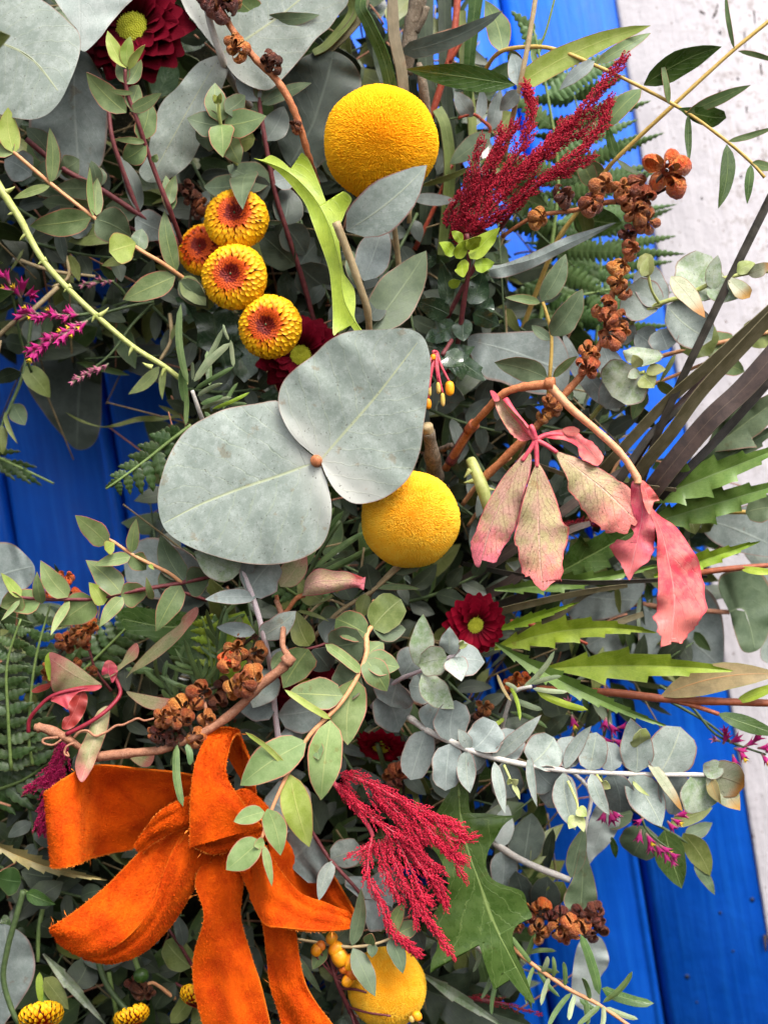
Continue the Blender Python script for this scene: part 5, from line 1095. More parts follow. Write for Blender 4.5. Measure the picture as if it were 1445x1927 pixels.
side_pom('small yellow flower nodding under the orange bow tails at the bottom', 248, 1912, 34, 0, (.35, .85, .35), '185 1808 -30 200 1850 -20 225 1885 -10 244 1905 -4')
side_pom('yellow flower half hidden behind the middle orange tail', 372, 1876, 34, 10, (-.3, .8, .5), '400 1780 -60 380 1850 -10')

# feathery plumes
plume('crimson_plume', 'dark crimson feathery plume rising toward the door frame', 'flower', '840 600 -120 905 480 -60 955 410 0 1000 340 30',
 ['850 450 -20 868 400 0 885 340 20 902 270 30|15 10', '860 440 -20 885 380 10 925 300 30 968 238 40|22 12', '880 440 0 930 360 30 980 280 50 1000 210 60 992 168 60|22 9', '900 430 10 960 350 40 1020 290 60 1075 235 70|24 16', '1020 300 60 1060 250 70 1100 205 80 1135 160 85 1172 115 85|22 9', '930 420 10 990 360 40 1050 320 60 1100 275 65 1132 232 70 1146 195 70|20 10', '960 400 10 1010 345 40 1060 325 50 1105 300 55|16 8', '840 430 -40 848 400 -30 862 370 -20|14 10', '900 400 0 920 330 20 935 290 30 942 250 30|18 8', '980 330 50 1030 270 60 1060 240 65|18 8', '850 455 -30 890 440 -10 940 405 0|18 10', '870 400 -10 900 360 10 940 330 20|20 16', '930 360 20 970 330 30 1010 300 40|20 14', '1085 265 60 1110 228 66 1128 205 70|10 5', '1040 285 60 1070 262 64 1090 255 66|9 5'], 'plumed', 'burg', dens=5.0, size=13, group='feathery red plumes')
KS = [  # the second one, hanging over the oak leaf
 '640 1455 20 692 1472 50 748 1503 80 796 1527 95 840 1548 105 868 1568 108|17 7', '636 1475 20 672 1513 50 727 1558 80 779 1586 95 812 1650 100 836 1700 100|15 6', '692 1472 50 760 1540 85 823 1586 100 868 1618 105|15 8', '830 1590 100 850 1610 104 872 1650 105|9 5', '700 1575 60 690 1640 80 712 1690 90 734 1746 95 760 1772 95 782 1790 92|13 6', '690 1590 60 680 1600 70 664 1608 75|9 5', '727 1572 70 748 1635 90 776 1690 100 812 1738 105 845 1790 105|14 6', '745 1575 75 775 1640 95 795 1685 100 800 1690 100|12 6', '700 1500 55 740 1530 75 790 1580 95|16 12', '760 1510 85 800 1550 100 838 1600 105|13 8', '820 1545 104 850 1580 108 885 1576 112|8 7', '860 1560 108 868 1575 108 862 1585 108|8 5', '770 1600 95 800 1640 104 822 1660 106 838 1690 104|10 5', '730 1640 85 745 1680 92 752 1690 92|9 5', '712 1580 62 722 1620 80 730 1660 90|12 8', '650 1470 20 660 1500 35 676 1520 45|12 8', '790 1530 94 830 1545 100 858 1552 106|9 5', '776 1690 100 780 1720 100 782 1735 98|5 3', '750 1590 78 790 1610 96 826 1635 103|12 7']
plume('crimson_plume', 'bright crimson feathery plume drooping over the oak leaf', 'flower', '600 1440 -60 650 1500 10 690 1550 50 702 1575 58', KS, 'plume', 'pinkst', dens=5.6, size=11.5, group='feathery red plumes')
plume('crimson_plume', 'magenta feathery plume showing behind the left bow loop', 'flower', '130 1380 -90 95 1470 -60',
 ['120 1395 -60 112 1430 -50 85 1470 -40|26 18', '120 1440 -50 92 1500 -40 78 1560 -40|28 14', '90 1460 -50 70 1475 -45 60 1482 -45|12 8'], 'plumem', 'burg', dens=7, size=12, group='feathery red plumes')
plume('crimson_plume', 'scrap of dark red plume deep under the creeper leaves', 'flower', '1050 1000 -120 1090 990 -100',
 ['1050 992 -95 1090 984 -90 1125 984 -90|10 6'], 'plumed', 'burg', dens=5, size=11, group='feathery red plumes')
plume('crimson_plume', 'dark red spike lying low at the bottom by the rosemary', 'flower', '870 1878 -80 930 1885 -70',
 ['880 1876 -75 930 1885 -70 1005 1905 -65|8 4'], 'plumed', 'burg', dens=3, size=10, group='feathery red plumes')
# statice
statice('magenta statice with yellow mouths at the left edge', ['60 700 -100 40 640 -60 25 560 -20 10 520 0'], '40 560 -.6 -1 24 sy;30 552 -1 -.4 24 sy;42 555 .2 -1 30 s;20 535 -.4 -1 26 s;48 556 .9 -.2 26 s;25 545 -1 .4 26 sy;55 552 .6 .5 22 s;15 525 -1 -.6 22 s')
statice('long tipped magenta statice leaning left over the dark hole', ['290 568 -70 230 580 -50 170 600 -10 110 640 20 50 668 30', '170 590 -20 120 595 0 60 588 10'], spike_fl(165, 604, 60, 662, 22, 20, 's') + ';' + spike_fl(150, 592, 45, 592, 18, 19, 's') + ';' + spike_fl(165, 602, 80, 645, 16, 12, 'p', .5) + ';' + spike_fl(120, 594, 60, 590, 9, 11, 'p', .5))
statice('faded statice tip dangling into the wreath hole', ['290 570 -80 250 610 -70 205 670 -50 140 718 -40'], spike_fl(205, 684, 140, 716, 15, 14, 'p', .5))
statice('shadowed pink statice spike under the salmon sprig', ['240 560 -100 210 530 -80 150 535 -80'], spike_fl(215, 528, 155, 535, 9, 14, 'p'))
statice('magenta statice nodding at the frame edge by the brown stems', ['1240 1290 -90 1300 1330 -70 1350 1385 -50 1440 1420 -30', '1260 1320 -80 1330 1360 -60 1380 1400 -40'], '1360 1400 .3 -1 24 s;1372 1398 .8 -.6 26 s;1380 1408 1 .3 24 s;1390 1412 .5 1 22 sy;1400 1405 1 -.6 22 s;1415 1398 .6 -1 26 s;1425 1408 1 -.2 24 s;1432 1418 .6 1 22 sy;1366 1385 -.4 -1 22 s;1440 1415 1 -.3 24 s;1355 1395 -.8 -.3 20 p;1378 1420 .1 1 22 s')
statice('magenta statice dangling behind the long silver branch', ['1180 1440 -60 1200 1500 -40 1215 1560 -20 1262 1600 0'], '1205 1560 -.2 1 24 s;1215 1568 .5 1 24 sy;1222 1580 0 1 24 s;1232 1588 .6 1 24 s;1240 1590 .8 .6 22 sy;1248 1600 .4 1 22 s;1256 1602 1 .7 22 s;1210 1540 -.8 .4 20 s;1255 1545 .6 .8 22 s;1268 1535 1 -.2 24 s;1262 1540 1 .5 20 sy;1258 1530 .7 -.6 20 s;1262 1612 .3 1 18 s')
statice('magenta statice poking up between toothed leaf and silver coins', ['1100 1440 -100 1130 1400 -80 1145 1345 -60 1150 1320 -60', '1090 1420 -100 1080 1370 -70 1075 1340 -60'], '1140 1350 -.3 1 24 s;1145 1360 .5 .8 26 s;1130 1385 .7 .6 26 s;1125 1400 -.5 .7 24 s;1142 1330 -.4 -1 22 p;1075 1345 .2 1 24 sy;1072 1332 -.2 -.8 20 p;1150 1390 .6 .3 22 s;1160 1370 .8 -.2 20 s')
statice('dark magenta statice tuft under the silver coins', ['1130 1460 -60 1140 1500 -30 1142 1525 -20'], '1140 1522 -.4 1 26 s;1146 1524 .2 1 28 s;1150 1520 .6 1 24 s;1150 1492 .3 -.6 24 s;1160 1498 1 -.2 24 s;1155 1505 .6 .6 22 s')

# ------------------------------------------------------------------ dry pod branches
def pod_branch(label, stems, spec, stmat='brown', rad=[[7, 4]], kind='b', stalk='dbark', group='dry seed pod branches'):
    T = sprig('pod_branch', label, 'dried pods', stems, stmat, rad, '', group=group, lump=.12); T.pstalk = ST[stalk]; pods(T, spec, kind); return T
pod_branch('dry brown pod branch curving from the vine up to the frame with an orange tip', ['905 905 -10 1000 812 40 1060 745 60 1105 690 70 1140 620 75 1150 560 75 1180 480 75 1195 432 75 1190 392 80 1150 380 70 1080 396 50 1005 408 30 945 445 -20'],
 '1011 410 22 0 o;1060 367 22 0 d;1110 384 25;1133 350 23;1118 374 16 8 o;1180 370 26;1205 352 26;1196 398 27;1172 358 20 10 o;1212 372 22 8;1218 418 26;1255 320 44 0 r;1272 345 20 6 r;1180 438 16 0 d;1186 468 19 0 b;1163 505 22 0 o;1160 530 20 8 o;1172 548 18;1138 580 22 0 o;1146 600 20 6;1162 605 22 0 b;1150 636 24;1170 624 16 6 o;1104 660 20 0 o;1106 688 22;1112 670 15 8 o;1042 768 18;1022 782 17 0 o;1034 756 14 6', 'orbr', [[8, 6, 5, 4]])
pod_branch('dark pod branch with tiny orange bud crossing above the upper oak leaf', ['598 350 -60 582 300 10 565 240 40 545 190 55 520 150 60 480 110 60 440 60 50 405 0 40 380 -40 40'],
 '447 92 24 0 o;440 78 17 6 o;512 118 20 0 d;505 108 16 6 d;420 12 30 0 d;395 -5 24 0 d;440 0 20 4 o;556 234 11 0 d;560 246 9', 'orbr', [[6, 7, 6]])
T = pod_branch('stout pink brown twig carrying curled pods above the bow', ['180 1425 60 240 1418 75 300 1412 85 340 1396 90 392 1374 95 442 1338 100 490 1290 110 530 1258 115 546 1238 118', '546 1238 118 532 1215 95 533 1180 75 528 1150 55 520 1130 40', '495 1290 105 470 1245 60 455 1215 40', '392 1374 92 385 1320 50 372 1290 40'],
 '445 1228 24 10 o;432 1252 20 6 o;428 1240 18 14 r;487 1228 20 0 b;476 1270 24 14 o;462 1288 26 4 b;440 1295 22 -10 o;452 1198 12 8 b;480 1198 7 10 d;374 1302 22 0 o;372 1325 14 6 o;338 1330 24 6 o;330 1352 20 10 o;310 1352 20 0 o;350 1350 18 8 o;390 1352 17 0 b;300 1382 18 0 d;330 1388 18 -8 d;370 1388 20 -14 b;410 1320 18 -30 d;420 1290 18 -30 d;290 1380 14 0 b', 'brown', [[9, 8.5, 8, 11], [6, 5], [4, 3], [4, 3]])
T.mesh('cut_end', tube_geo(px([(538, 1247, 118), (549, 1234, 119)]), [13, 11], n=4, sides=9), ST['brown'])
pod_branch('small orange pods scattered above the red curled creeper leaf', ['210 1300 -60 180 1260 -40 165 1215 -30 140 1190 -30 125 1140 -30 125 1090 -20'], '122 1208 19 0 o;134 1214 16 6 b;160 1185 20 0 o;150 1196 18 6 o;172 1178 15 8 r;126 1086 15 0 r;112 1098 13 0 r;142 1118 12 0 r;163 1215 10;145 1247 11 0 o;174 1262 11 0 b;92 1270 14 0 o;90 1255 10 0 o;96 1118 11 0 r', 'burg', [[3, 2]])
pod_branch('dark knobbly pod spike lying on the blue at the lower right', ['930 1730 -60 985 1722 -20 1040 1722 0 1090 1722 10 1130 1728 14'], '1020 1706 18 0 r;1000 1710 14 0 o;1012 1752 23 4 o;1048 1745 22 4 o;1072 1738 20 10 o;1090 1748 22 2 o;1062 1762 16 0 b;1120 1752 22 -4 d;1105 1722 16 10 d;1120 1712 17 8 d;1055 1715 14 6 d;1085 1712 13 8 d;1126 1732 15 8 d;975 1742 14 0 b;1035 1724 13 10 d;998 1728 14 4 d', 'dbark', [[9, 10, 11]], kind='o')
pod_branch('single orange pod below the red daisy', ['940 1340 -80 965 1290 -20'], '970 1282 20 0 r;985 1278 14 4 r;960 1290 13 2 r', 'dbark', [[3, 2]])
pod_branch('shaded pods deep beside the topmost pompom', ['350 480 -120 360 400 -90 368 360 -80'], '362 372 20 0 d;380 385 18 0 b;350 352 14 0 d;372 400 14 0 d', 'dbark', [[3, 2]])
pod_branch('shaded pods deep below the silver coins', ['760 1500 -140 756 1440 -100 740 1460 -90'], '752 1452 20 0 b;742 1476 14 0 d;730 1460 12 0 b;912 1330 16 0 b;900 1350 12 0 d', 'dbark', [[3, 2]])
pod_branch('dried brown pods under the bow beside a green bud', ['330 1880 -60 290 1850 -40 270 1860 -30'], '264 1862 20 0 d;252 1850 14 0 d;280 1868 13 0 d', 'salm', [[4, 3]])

# ------------------------------------------------------------------ creeper
T = Thing('creeper_branch', 'salmon vine elbow with faded pink creeper leaves hanging from it', 'creeper', P(860, 860, -40))
T.mesh('stem', tube_geo(px([(838, 882, -60), (885, 808, 40), (912, 775, 90), (945, 742, 120), (985, 728, 135), (1035, 724, 150)]), [7, 7, 7, 7.5, 8.5], lump=.12, seed=4), ST['orbr'])
T.mesh('side_stem', tube_geo(px([(1035, 726, 152), (1070, 765, 160), (1120, 808, 170), (1165, 850, 178), (1196, 895, 185), (1200, 910, 186)]), [8, 7, 6.5, 7.5], lump=.08, seed=5), ST['salv'])
T.mesh('node', tube_geo(px([(1027, 722, 150), (1042, 722, 156)]), [11, 12], n=4, sides=9), ST['orbr'])
T.mesh('node', tube_geo(px([(880, 812, 34), (893, 797, 52)]), [10, 11], n=4, sides=9), ST['redbr'])
T.mesh('petiole', tube_geo(px([(950, 752, 122), (965, 775, 132), (990, 805, 140), (1008, 828, 146)]), [7.5, 6, 6], seed=6), ST['pinkst'])
pal = T
for q in ([(1008, 828, 146), (998, 845, 146), (982, 868, 146)], [(1008, 828, 146), (1009, 850, 148), (1010, 880, 150)], [(1008, 828, 146), (1028, 838, 150), (1048, 852, 156)], [(1008, 828, 146), (1030, 818, 146), (1060, 818, 146)], [(1008, 828, 146), (1003, 810, 150), (998, 800, 148)]):
    T.mesh('leaf_stalk', tube_geo(px(q), [5, 4]), ST['pinkst'])
oleaf(T, '990 850 972 868 948 895 925 932 905 970 895 1000 886 1018 884 1032 892 1062 902 1068 906 1052 912 1040 922 1052 930 1060 940 1046 958 1018 975 975 985 930 996 895 1000 860', '992 852 965 900 935 960 918 1005 905 1060', 'pinkold', 148, 140, side=-18, cup=-30, wave=5, n=72, jag=.10, name='leaflet')
oleaf(T, '1010 872 1000 890 990 920 980 955 972 990 966 1018 975 1035 977 1065 988 1085 995 1083 1005 1098 1022 1112 1035 1100 1048 1090 1052 1078 1058 1095 1058 1060 1060 1040 1072 998 1060 985 1054 965 1045 935 1030 900 1018 878', '1010 874 1011 930 1013 1000 1016 1060 1022 1110', 'pinkold', 152, 165, cup=-26, wave=5, n=80, jag=.10, name='leaflet')
oleaf(T, '1046 850 1052 870 1062 890 1068 905 1068 922 1080 935 1090 950 1105 975 1125 992 1140 1004 1165 1002 1180 1004 1184 985 1196 990 1200 970 1196 940 1190 925 1165 905 1130 882 1095 865 1065 855', '1047 851 1090 885 1140 925 1192 975', 'pinkold', 154, 178, side=16, cup=-24, wave=6, n=80, jag=.10, name='leaflet')
oleaf(T, '1190 905 1186 940 1192 975 1186 990 1192 1005 1175 1018 1160 1015 1147 1032 1160 1052 1168 1062 1174 1075 1184 1092 1196 1075 1215 1060 1228 1042 1232 1010 1230 975 1226 950 1212 925', '1200 912 1208 960 1198 1020 1182 1088', 'pink', 186, 180, side=-20, cup=-24, wave=13, n=80, jag=.10, name='leaflet')
oleaf(T, '1204 925 1215 955 1226 975 1236 1010 1235 1050 1238 1090 1235 1130 1232 1155 1226 1165 1234 1172 1236 1190 1243 1198 1241 1218 1255 1210 1272 1200 1280 1212 1295 1195 1310 1180 1320 1165 1330 1140 1326 1105 1316 1060 1296 1025 1270 990 1240 970 1218 945', '1208 930 1240 990 1258 1060 1268 1130 1262 1212', 'pink', 186, 200, side=18, cup=-30, wave=15, n=84, jag=.10, name='leaflet')
oleaf(T, '1205 905 1222 915 1240 940 1230 945 1222 968 1210 945', '1206 908 1216 930 1222 966', 'pink', 188, 200, wave=6, n=40, jag=.10, name='leaflet')
oleaf(T, '1020 820 1035 812 1060 808 1085 812 1100 825 1115 832 1130 850 1135 862 1125 876 1105 870 1090 858 1085 840 1060 828 1040 826', '1022 820 1075 822 1130 868', 'pink', 146, 150, wave=8, side=20, n=56, jag=.10, name='leaflet', label='small curled deep pink leaflet')
oleaf(T, '1058 808 1075 802 1090 808 1086 818 1068 820', '1060 812 1088 812', 'pink', 150, 158, n=28, jag=.10, name='leaflet')
oleaf(T, '928 738 938 745 960 768 985 795 998 815 1000 826 980 830 962 818 948 798 936 775 930 755', '930 740 958 785 998 826', 'pinkold', 118, 132, cup=36, side=-14, wave=5, n=56, jag=.10, name='leaflet', label='curled leaflet rolled up behind the petiole')
oleaf(T, '922 735 932 738 940 752 932 756 926 748', '924 737 938 754', 'pink', 124, 126, n=24, jag=.10, name='leaflet')
# rolled dry leaf below the huge leaves
T = Thing('creeper_leaf', 'rolled up spotted pink leaf under the huge gum leaf', 'creeper', P(535, 1160, 30))
T.mesh('stem', tube_geo(px([(520, 1120, 40), (528, 1150, 45), (540, 1150, 52), (556, 1128, 62), (572, 1120, 70)]), [4, 4, 5]), ST['crimson'] if 'crimson' in ST else ST['orbr'])
strip = [(568, 1122, 76, 574, 1112, 76, 2), (578, 1120, 82, 578, 1090, 60, 12), (600, 1118, 88, 598, 1072, 62, 20), (630, 1112, 92, 628, 1076, 66, 20), (655, 1106, 92, 656, 1078, 74, 16), (672, 1104, 90, 674, 1092, 80, 8), (684, 1110, 90, 688, 1086, 86, 2)]
T.mesh('leaf', strip_geo(strip, th=4, n=30, nv=10, wob=1.6, seed=3), MAT['pinkold'])
strip = [(574, 1112, 76, 570, 1122, 60), (578, 1090, 60, 590, 1112, 56), (598, 1072, 62, 612, 1104, 56), (628, 1076, 66, 634, 1100, 60), (656, 1078, 74, 658, 1098, 66), (684, 1088, 84, 684, 1104, 84)]
T.mesh('leaf', strip_geo(strip, th=4, n=24, nv=6, wob=1.5, seed=4), MAT['pink'])
add_leaf(T, 528, 1104, 574, 1034, 46, 52, 40, 'pinkpale', 'ell', roll=.2)
# second creeper on the left above the bow
T = Thing('creeper_branch', 'twisted dry creeper with crimson stalks and olive pink leaves at the left', 'creeper', P(185, 1425, 50))
T.mesh('stem', tube_geo(px([(182, 1424, 60), (150, 1405, 62), (120, 1385, 64), (90, 1372, 66), (66, 1368, 66)]), [8, 7, 9, 8], lump=.18, seed=8), ST['brown'])
T.mesh('petiole', tube_geo(px([(125, 1382, 70), (165, 1362, 70), (200, 1338, 60), (226, 1308, 40), (222, 1285, 30), (212, 1265, 25)]), [4, 4, 3.4]), ST['crimst'])
T.mesh('petiole', tube_geo(px([(54, 1378, 66), (56, 1355, 72), (70, 1335, 78), (95, 1312, 80), (130, 1300, 76), (190, 1292, 60)]), [4, 3.4, 4]), ST['crimst'])
T.mesh('tendril', tube_geo(px([(140, 1388, 72), (150, 1378, 76), (165, 1375, 78), (180, 1385, 78), (200, 1378, 76), (218, 1366, 72), (232, 1364, 70), (245, 1358, 68), (260, 1352, 66), (272, 1356, 60), (290, 1352, 50)]), [2.6, 2], n=50), ST['brown'])
T.mesh('tendril', tube_geo(px([(110, 1388, 76), (85, 1390, 80), (82, 1398, 82), (100, 1402, 82), (116, 1392, 80)]), [2.6, 2], n=30), ST['brown'])
T.mesh('tendril', tube_geo(px([(140, 1398, 74), (126, 1405, 78), (122, 1418, 80), (130, 1423, 80), (127, 1415, 78)]), [2.4, 1.6], n=30), ST['brown'])
oleaf(T, '94 1228 120 1236 150 1255 175 1275 192 1290 165 1298 120 1304 102 1302 96 1285 97 1255', '192 1290 150 1275 96 1240', 'pinkpale', 45, 60, cup=-16, wave=4, n=44)
oleaf(T, '86 1236 97 1228 98 1260 94 1282 86 1258', '96 1230 90 1280', 'lime', 45, 48, n=24)
oleaf(T, '128 1296 160 1290 192 1290 180 1300 150 1302 132 1320 128 1335 120 1330 105 1322 96 1318 108 1304', '192 1290 150 1297 108 1312', 'crimson', 66, 80, cup=14, wave=4, n=44)
oleaf(T, '196 1275 205 1262 228 1248 240 1225 256 1210 262 1220 258 1238 240 1250 224 1262 212 1272', '198 1274 230 1250 260 1214', 'pinkpale', 30, 44, side=10, n=40, cup=10)
oleaf(T, '192 1270 196 1250 205 1242 218 1250 222 1265 212 1285 205 1268', '210 1282 204 1262 206 1246', 'pink', 34, 44, n=32, wave=4)
oleaf(T, '238 1276 255 1250 285 1218 312 1195 338 1175 345 1160 370 1142 372 1158 352 1185 335 1205 305 1232 275 1252 250 1265', '238 1276 300 1215 368 1146', 'pinkpale', 10, 30, side=10, cup=14, wave=4, n=56)
oleaf(T, '238 1302 262 1305 300 1312 330 1318 318 1332 290 1336 262 1325', '238 1302 285 1318 326 1324', 'pinkpale', 10, 14, n=36)
oleaf(T, '206 1330 205 1362 195 1395 185 1420 172 1450 154 1472 142 1445 148 1415 162 1385 175 1355 188 1335', '196 1332 178 1390 154 1470', 'pinkpale', 40, 110, cup=-14, wave=5, n=52)
oleaf(T, '150 1300 165 1310 160 1340 140 1368 118 1372 120 1352 132 1345 128 1325', '155 1302 140 1340 122 1370', 'crimson', 40, 46, n=40, wave=5)
oleaf(T, '60 1300 75 1290 95 1286 92 1296 70 1304', '94 1290 62 1302', 'crimson', 20, 10, n=24)
oleaf(T, '245 1425 262 1412 290 1418 284 1440 265 1442', '250 1420 282 1434', 'pinkpale', 40, 36, n=28)
# ------------------------------------------------------------------ oak leaves, toothed leaves, ferns, herbs
T = Thing('oak_leaf', 'pale lime oak leaf folded over above the huge gum leaves', 'oak leaf', P(690, 650, 150))
OL = '478 298 494 300 510 292 530 302 552 318 566 289 574 292 583 303 597 335 612 375 620 395 632 378 645 360 662 374 652 395 644 415 637 430 640 470 647 512 657 528 667 545 669 572 668 600 684 625 702 654 682 640 665 620 652 604 640 618 627 630 626 580 621 519 612 485 599 450 588 420 575 385 555 358 530 330 505 310'
oleaf(T, OL, '482 299 540 322 590 370 622 430 640 500 650 570 700 652', 'lime', 130, 165, n=150, fold=-26, cup=34, wave=7, nw=2)
T = Thing('oak_leaf', 'green oak leaf with pointed lobes under the red plume', 'oak leaf', P(862, 1470, 10))
T.mesh('stem', tube_geo(px([(850, 1420, -40), (860, 1470, 5), (864, 1500, 15)]), [5, 4]), ST['grn'])
OK = '860 1470 880 1490 882 1518 888 1530 908 1530 930 1533 950 1535 968 1536 948 1552 934 1575 920 1598 914 1625 922 1650 944 1664 973 1673 986 1682 992 1705 1001 1726 980 1735 966 1752 965 1775 972 1800 984 1824 995 1855 1006 1888 985 1875 962 1848 945 1831 939 1845 931 1863 922 1842 914 1820 905 1790 896 1766 882 1751 866 1755 842 1768 824 1788 810 1830 812 1806 822 1785 822 1755 812 1728 826 1704 842 1672 838 1640 824 1610 810 1590 806 1560 826 1520 846 1490'
oleaf(T, OK, '862 1474 868 1550 882 1605 902 1660 930 1740 958 1795 1004 1884', 'oak', 15, 40, n=150, cup=-22, wave=9, fold=14, nw=3)
T = Thing('oak_leaf', 'yellowing oak leaf deep behind the rolled pink one in the left hollow', 'oak leaf', P(300, 1150, -60))
oleaf(T, '215 1150 250 1140 300 1148 340 1150 380 1160 420 1180 430 1220 400 1260 370 1300 350 1260 320 1230 280 1200 240 1190', '420 1150 330 1180 230 1165', 'oak', -90, -60, smooth=False, wave=6, fold=8)
oleaf(T, '380 1190 420 1160 460 1150 480 1190 470 1240 430 1290 400 1310 385 1250', '470 1150 430 1220 395 1300', 'lime', -60, -80, smooth=False, wave=6)

def tooth_thing(label, base, tip, w, n, mat, h0, h1, bend=0.0, spike=.26, name='toothed_leaf', group=None, stem=None, **kw):
    T = Thing(name, label, 'leaf', P(base[0], base[1], h0), group)
    o, m = toothed(base, tip, w, n, bend=bend, spike=spike)
    oleaf(T, o, m, mat, h0, h1, smooth=False, wave=kw.pop('wave', 5), fold=kw.pop('fold', 14), **kw)
    if stem: T.mesh('stem', tube_geo(px(stem_pts(stem)), [5, 4]), ST['grn'])
tooth_thing('upper lime spiny leaf curving up to a brown cut tip', (930, 1222), (1236, 1190), 52, 6, 'lime', -20, 60, bend=-.07)
tooth_thing('broad lime spiny leaf pointing at the olive willow blade', (1030, 1258), (1380, 1262), 62, 4, 'lime', 0, 60, bend=-.02)
tooth_thing('slender green spiny leaf running down to the statice', (930, 1210), (1268, 1372), 34, 10, 'serr', 10, 50, bend=.03)
tooth_thing('short lime spiny leaf above the red daisy', (930, 1188), (1092, 1132), 22, 6, 'lime', -20, 40)
tooth_thing('long green spiny leaf passing behind the big pink leaflet', (930, 1110), (1250, 1062), 34, 8, 'serr', -60, 0, bend=.02)
tooth_thing('pale green spiny leaf tip emerging right of the pink leaflet', (1230, 1085), (1430, 1018), 38, 5, 'lime', -20, 20)
tooth_thing('wide green spiny leaf pointing off the frame under the dark blades', (1210, 945), (1480, 838), 70, 5, 'serr', -30, 40, wave=8)
tooth_thing('second wide green spiny leaf just below its twin at the frame', (1220, 985), (1490, 905), 66, 5, 'serr', -60, 20, wave=8)
tooth_thing('dull green spiny leaf in shade beneath the hanging pink leaflets', (1030, 1090), (1220, 985), 74, 4, 'oak', -100, -40)
tooth_thing('pale spiny leaf high on the frame behind the strap leaves', (1330, 850), (1490, 730), 84, 3, 'grey', -70, -30, wave=8)
tooth_thing('green spiny leaf at the right behind the brown twig node', (1290, 905), (1470, 800), 60, 4, 'grey', -90, -50)
tooth_thing('olive spiny leaf curving out beneath the left bow loop', (-30, 1578), (205, 1656), 30, 8, 'willow', -10, 30, bend=.05, spike=.28)
tooth_thing('grey backed spiny leaf lying in the lower left shadows', (82, 1795), (205, 1935), 24, 3, 'mott', -60, -20, spike=.15)
tooth_thing('large shaded spiny leaf at the bottom under the oak leaf', (760, 1850), (1010, 1935), 110, 4, 'dark', -150, -100)
tooth_thing('pale ribbed leaf strip slanting along the bottom edge', (790, 1830), (960, 1940), 24, 3, 'mott', -90, -50, spike=.15)
# olive-brown willow blades with their brown twig
T = sprig('willow_twig', 'red brown twig with an olive backed willow blade at the right edge', 'willow',
 ['1010 1296 -60 1080 1300 -30 1155 1304 -10 1256 1316 0 1340 1320 10 1470 1324 10', '1256 1316 0 1310 1330 10 1352 1344 20', '1290 1088 0 1330 1076 10 1400 1068 20 1470 1062 20'], 'redbr', [[6, 8, 7], [5, 4], [5, 6, 4]],
 '1243 1310 1470 1270 54 30 willow lance; 1350 1343 1470 1385 30 10 oak lance; 1385 1320 1470 1285 20 20 lime; 1390 1068 1470 1074 14 10 lime; 1380 1318 1410 1310 12 14 redb' if False else
 '1243 1310 1470 1270 54 30 willow lance; 1350 1343 1470 1385 30 10 oak lance; 1385 1320 1470 1285 20 20 lime; 1390 1068 1470 1074 14 10 lime', 'willow')
sprig('red_twig', 'thin red twig tip among the brown blades', 'twig', ['960 1170 -40 1030 1182 -20 1105 1212 0'], 'red', [[5, 3]])
sprig('red_twig', 'upright orange red twigs standing between the blades at the top', 'twig', ['808 230 -120 830 160 -110 851 88 -100 862 -20 -100', '845 118 -100 868 78 -90 880 50 -90', '780 470 -160 822 380 -140 850 310 -120'], 'red', [[7, 7], [4, 3], [5, 4]])
# upright blades at the top
T = Thing('grass_blades', 'upright green and brown strap leaves behind the upper yellow button', 'leaf blades', P(790, 400, -140))
blade('690 -30 20 678 10 30 692 42 30 720 104 20 735 165 10 740 230 0', 'oak', 26, 30)
blade('738 -30 20 741 62 25 756 138 15 762 220 0', 'tanblade', 26, 22)
blade('640 -30 -60 665 20 -60 620 80 -70 590 100 -70', 'olive', 24, 14)
blade('690 -30 -60 668 40 -60 600 110 -80', 'tanblade', 30, 18)
blade('800 460 -180 806 240 -150 800 90 -140 802 -40 -140', 'dark', 38, 34)
blade('860 380 -190 842 240 -170 838 100 -170 836 -40 -170', 'dark', 34, 30)
blade('830 480 -160 846 330 -120 838 240 -110 822 205 -110', 'olive', 26, 24)
blade('770 430 -200 775 300 -190 772 150 -180', 'dark', 40, 30)
blade('880 200 -150 884 100 -140 900 -40 -140', 'oak', 22, 36)
blade('892 330 -190 886 200 -180 872 120 -170 870 20 -170', 'olive', 20, 16)
T = Thing('cut_twig', 'split grey brown twig end leaning beside the upper yellow button', 'twig', P(770, 130, -60))
T.mesh('stem', tube_geo(px([(764, 140, -50), (770, 70, -40), (784, 10, -30), (792, -30, -30)]), [14, 16, 18], lump=.16, seed=2, sides=9), ST['bark'])
T.mesh('side_stem', tube_geo(px([(782, 60, -36), (796, 35, -25), (803, 12, -20)]), [7, 6], lump=.15), ST['bark'])
T = Thing('cut_twig', 'dry brown flat twig in front of the long green blade', 'twig', P(802, 215, -60))
T.mesh('stem', tube_geo(px([(803, 225, -60), (796, 165, -30), (788, 118, -20)]), [10, 10, 5], lump=.1), ST['bark'])
T = Thing('cut_twig', 'stubby broken bark twig right of the huge gum leaf', 'twig', P(815, 885, -40))
T.mesh('stem', tube_geo(px([(820, 900, -60), (814, 860, 0), (806, 812, 40)]), [17, 15, 13], lump=.16, seed=3, sides=9), ST['bark'])
T.mesh('side_stem', tube_geo(px([(824, 850, 0), (840, 842, 20), (851, 838, 30)]), [6, 6], lump=.2, seed=4), ST['dbark'])
T.mesh('cut_end', tube_geo(px([(805, 814, 38), (803, 800, 48)]), [12, 11], n=4, sides=9), ST['tan'])
T = Thing('cut_twig', 'burgundy bare stem behind the faded creeper leaf', 'twig', P(850, 880, -60))
T.mesh('stem', tube_geo(px([(846, 872, -40), (870, 830, -10), (884, 808, 10)]), [10, 9]), ST['burg'])
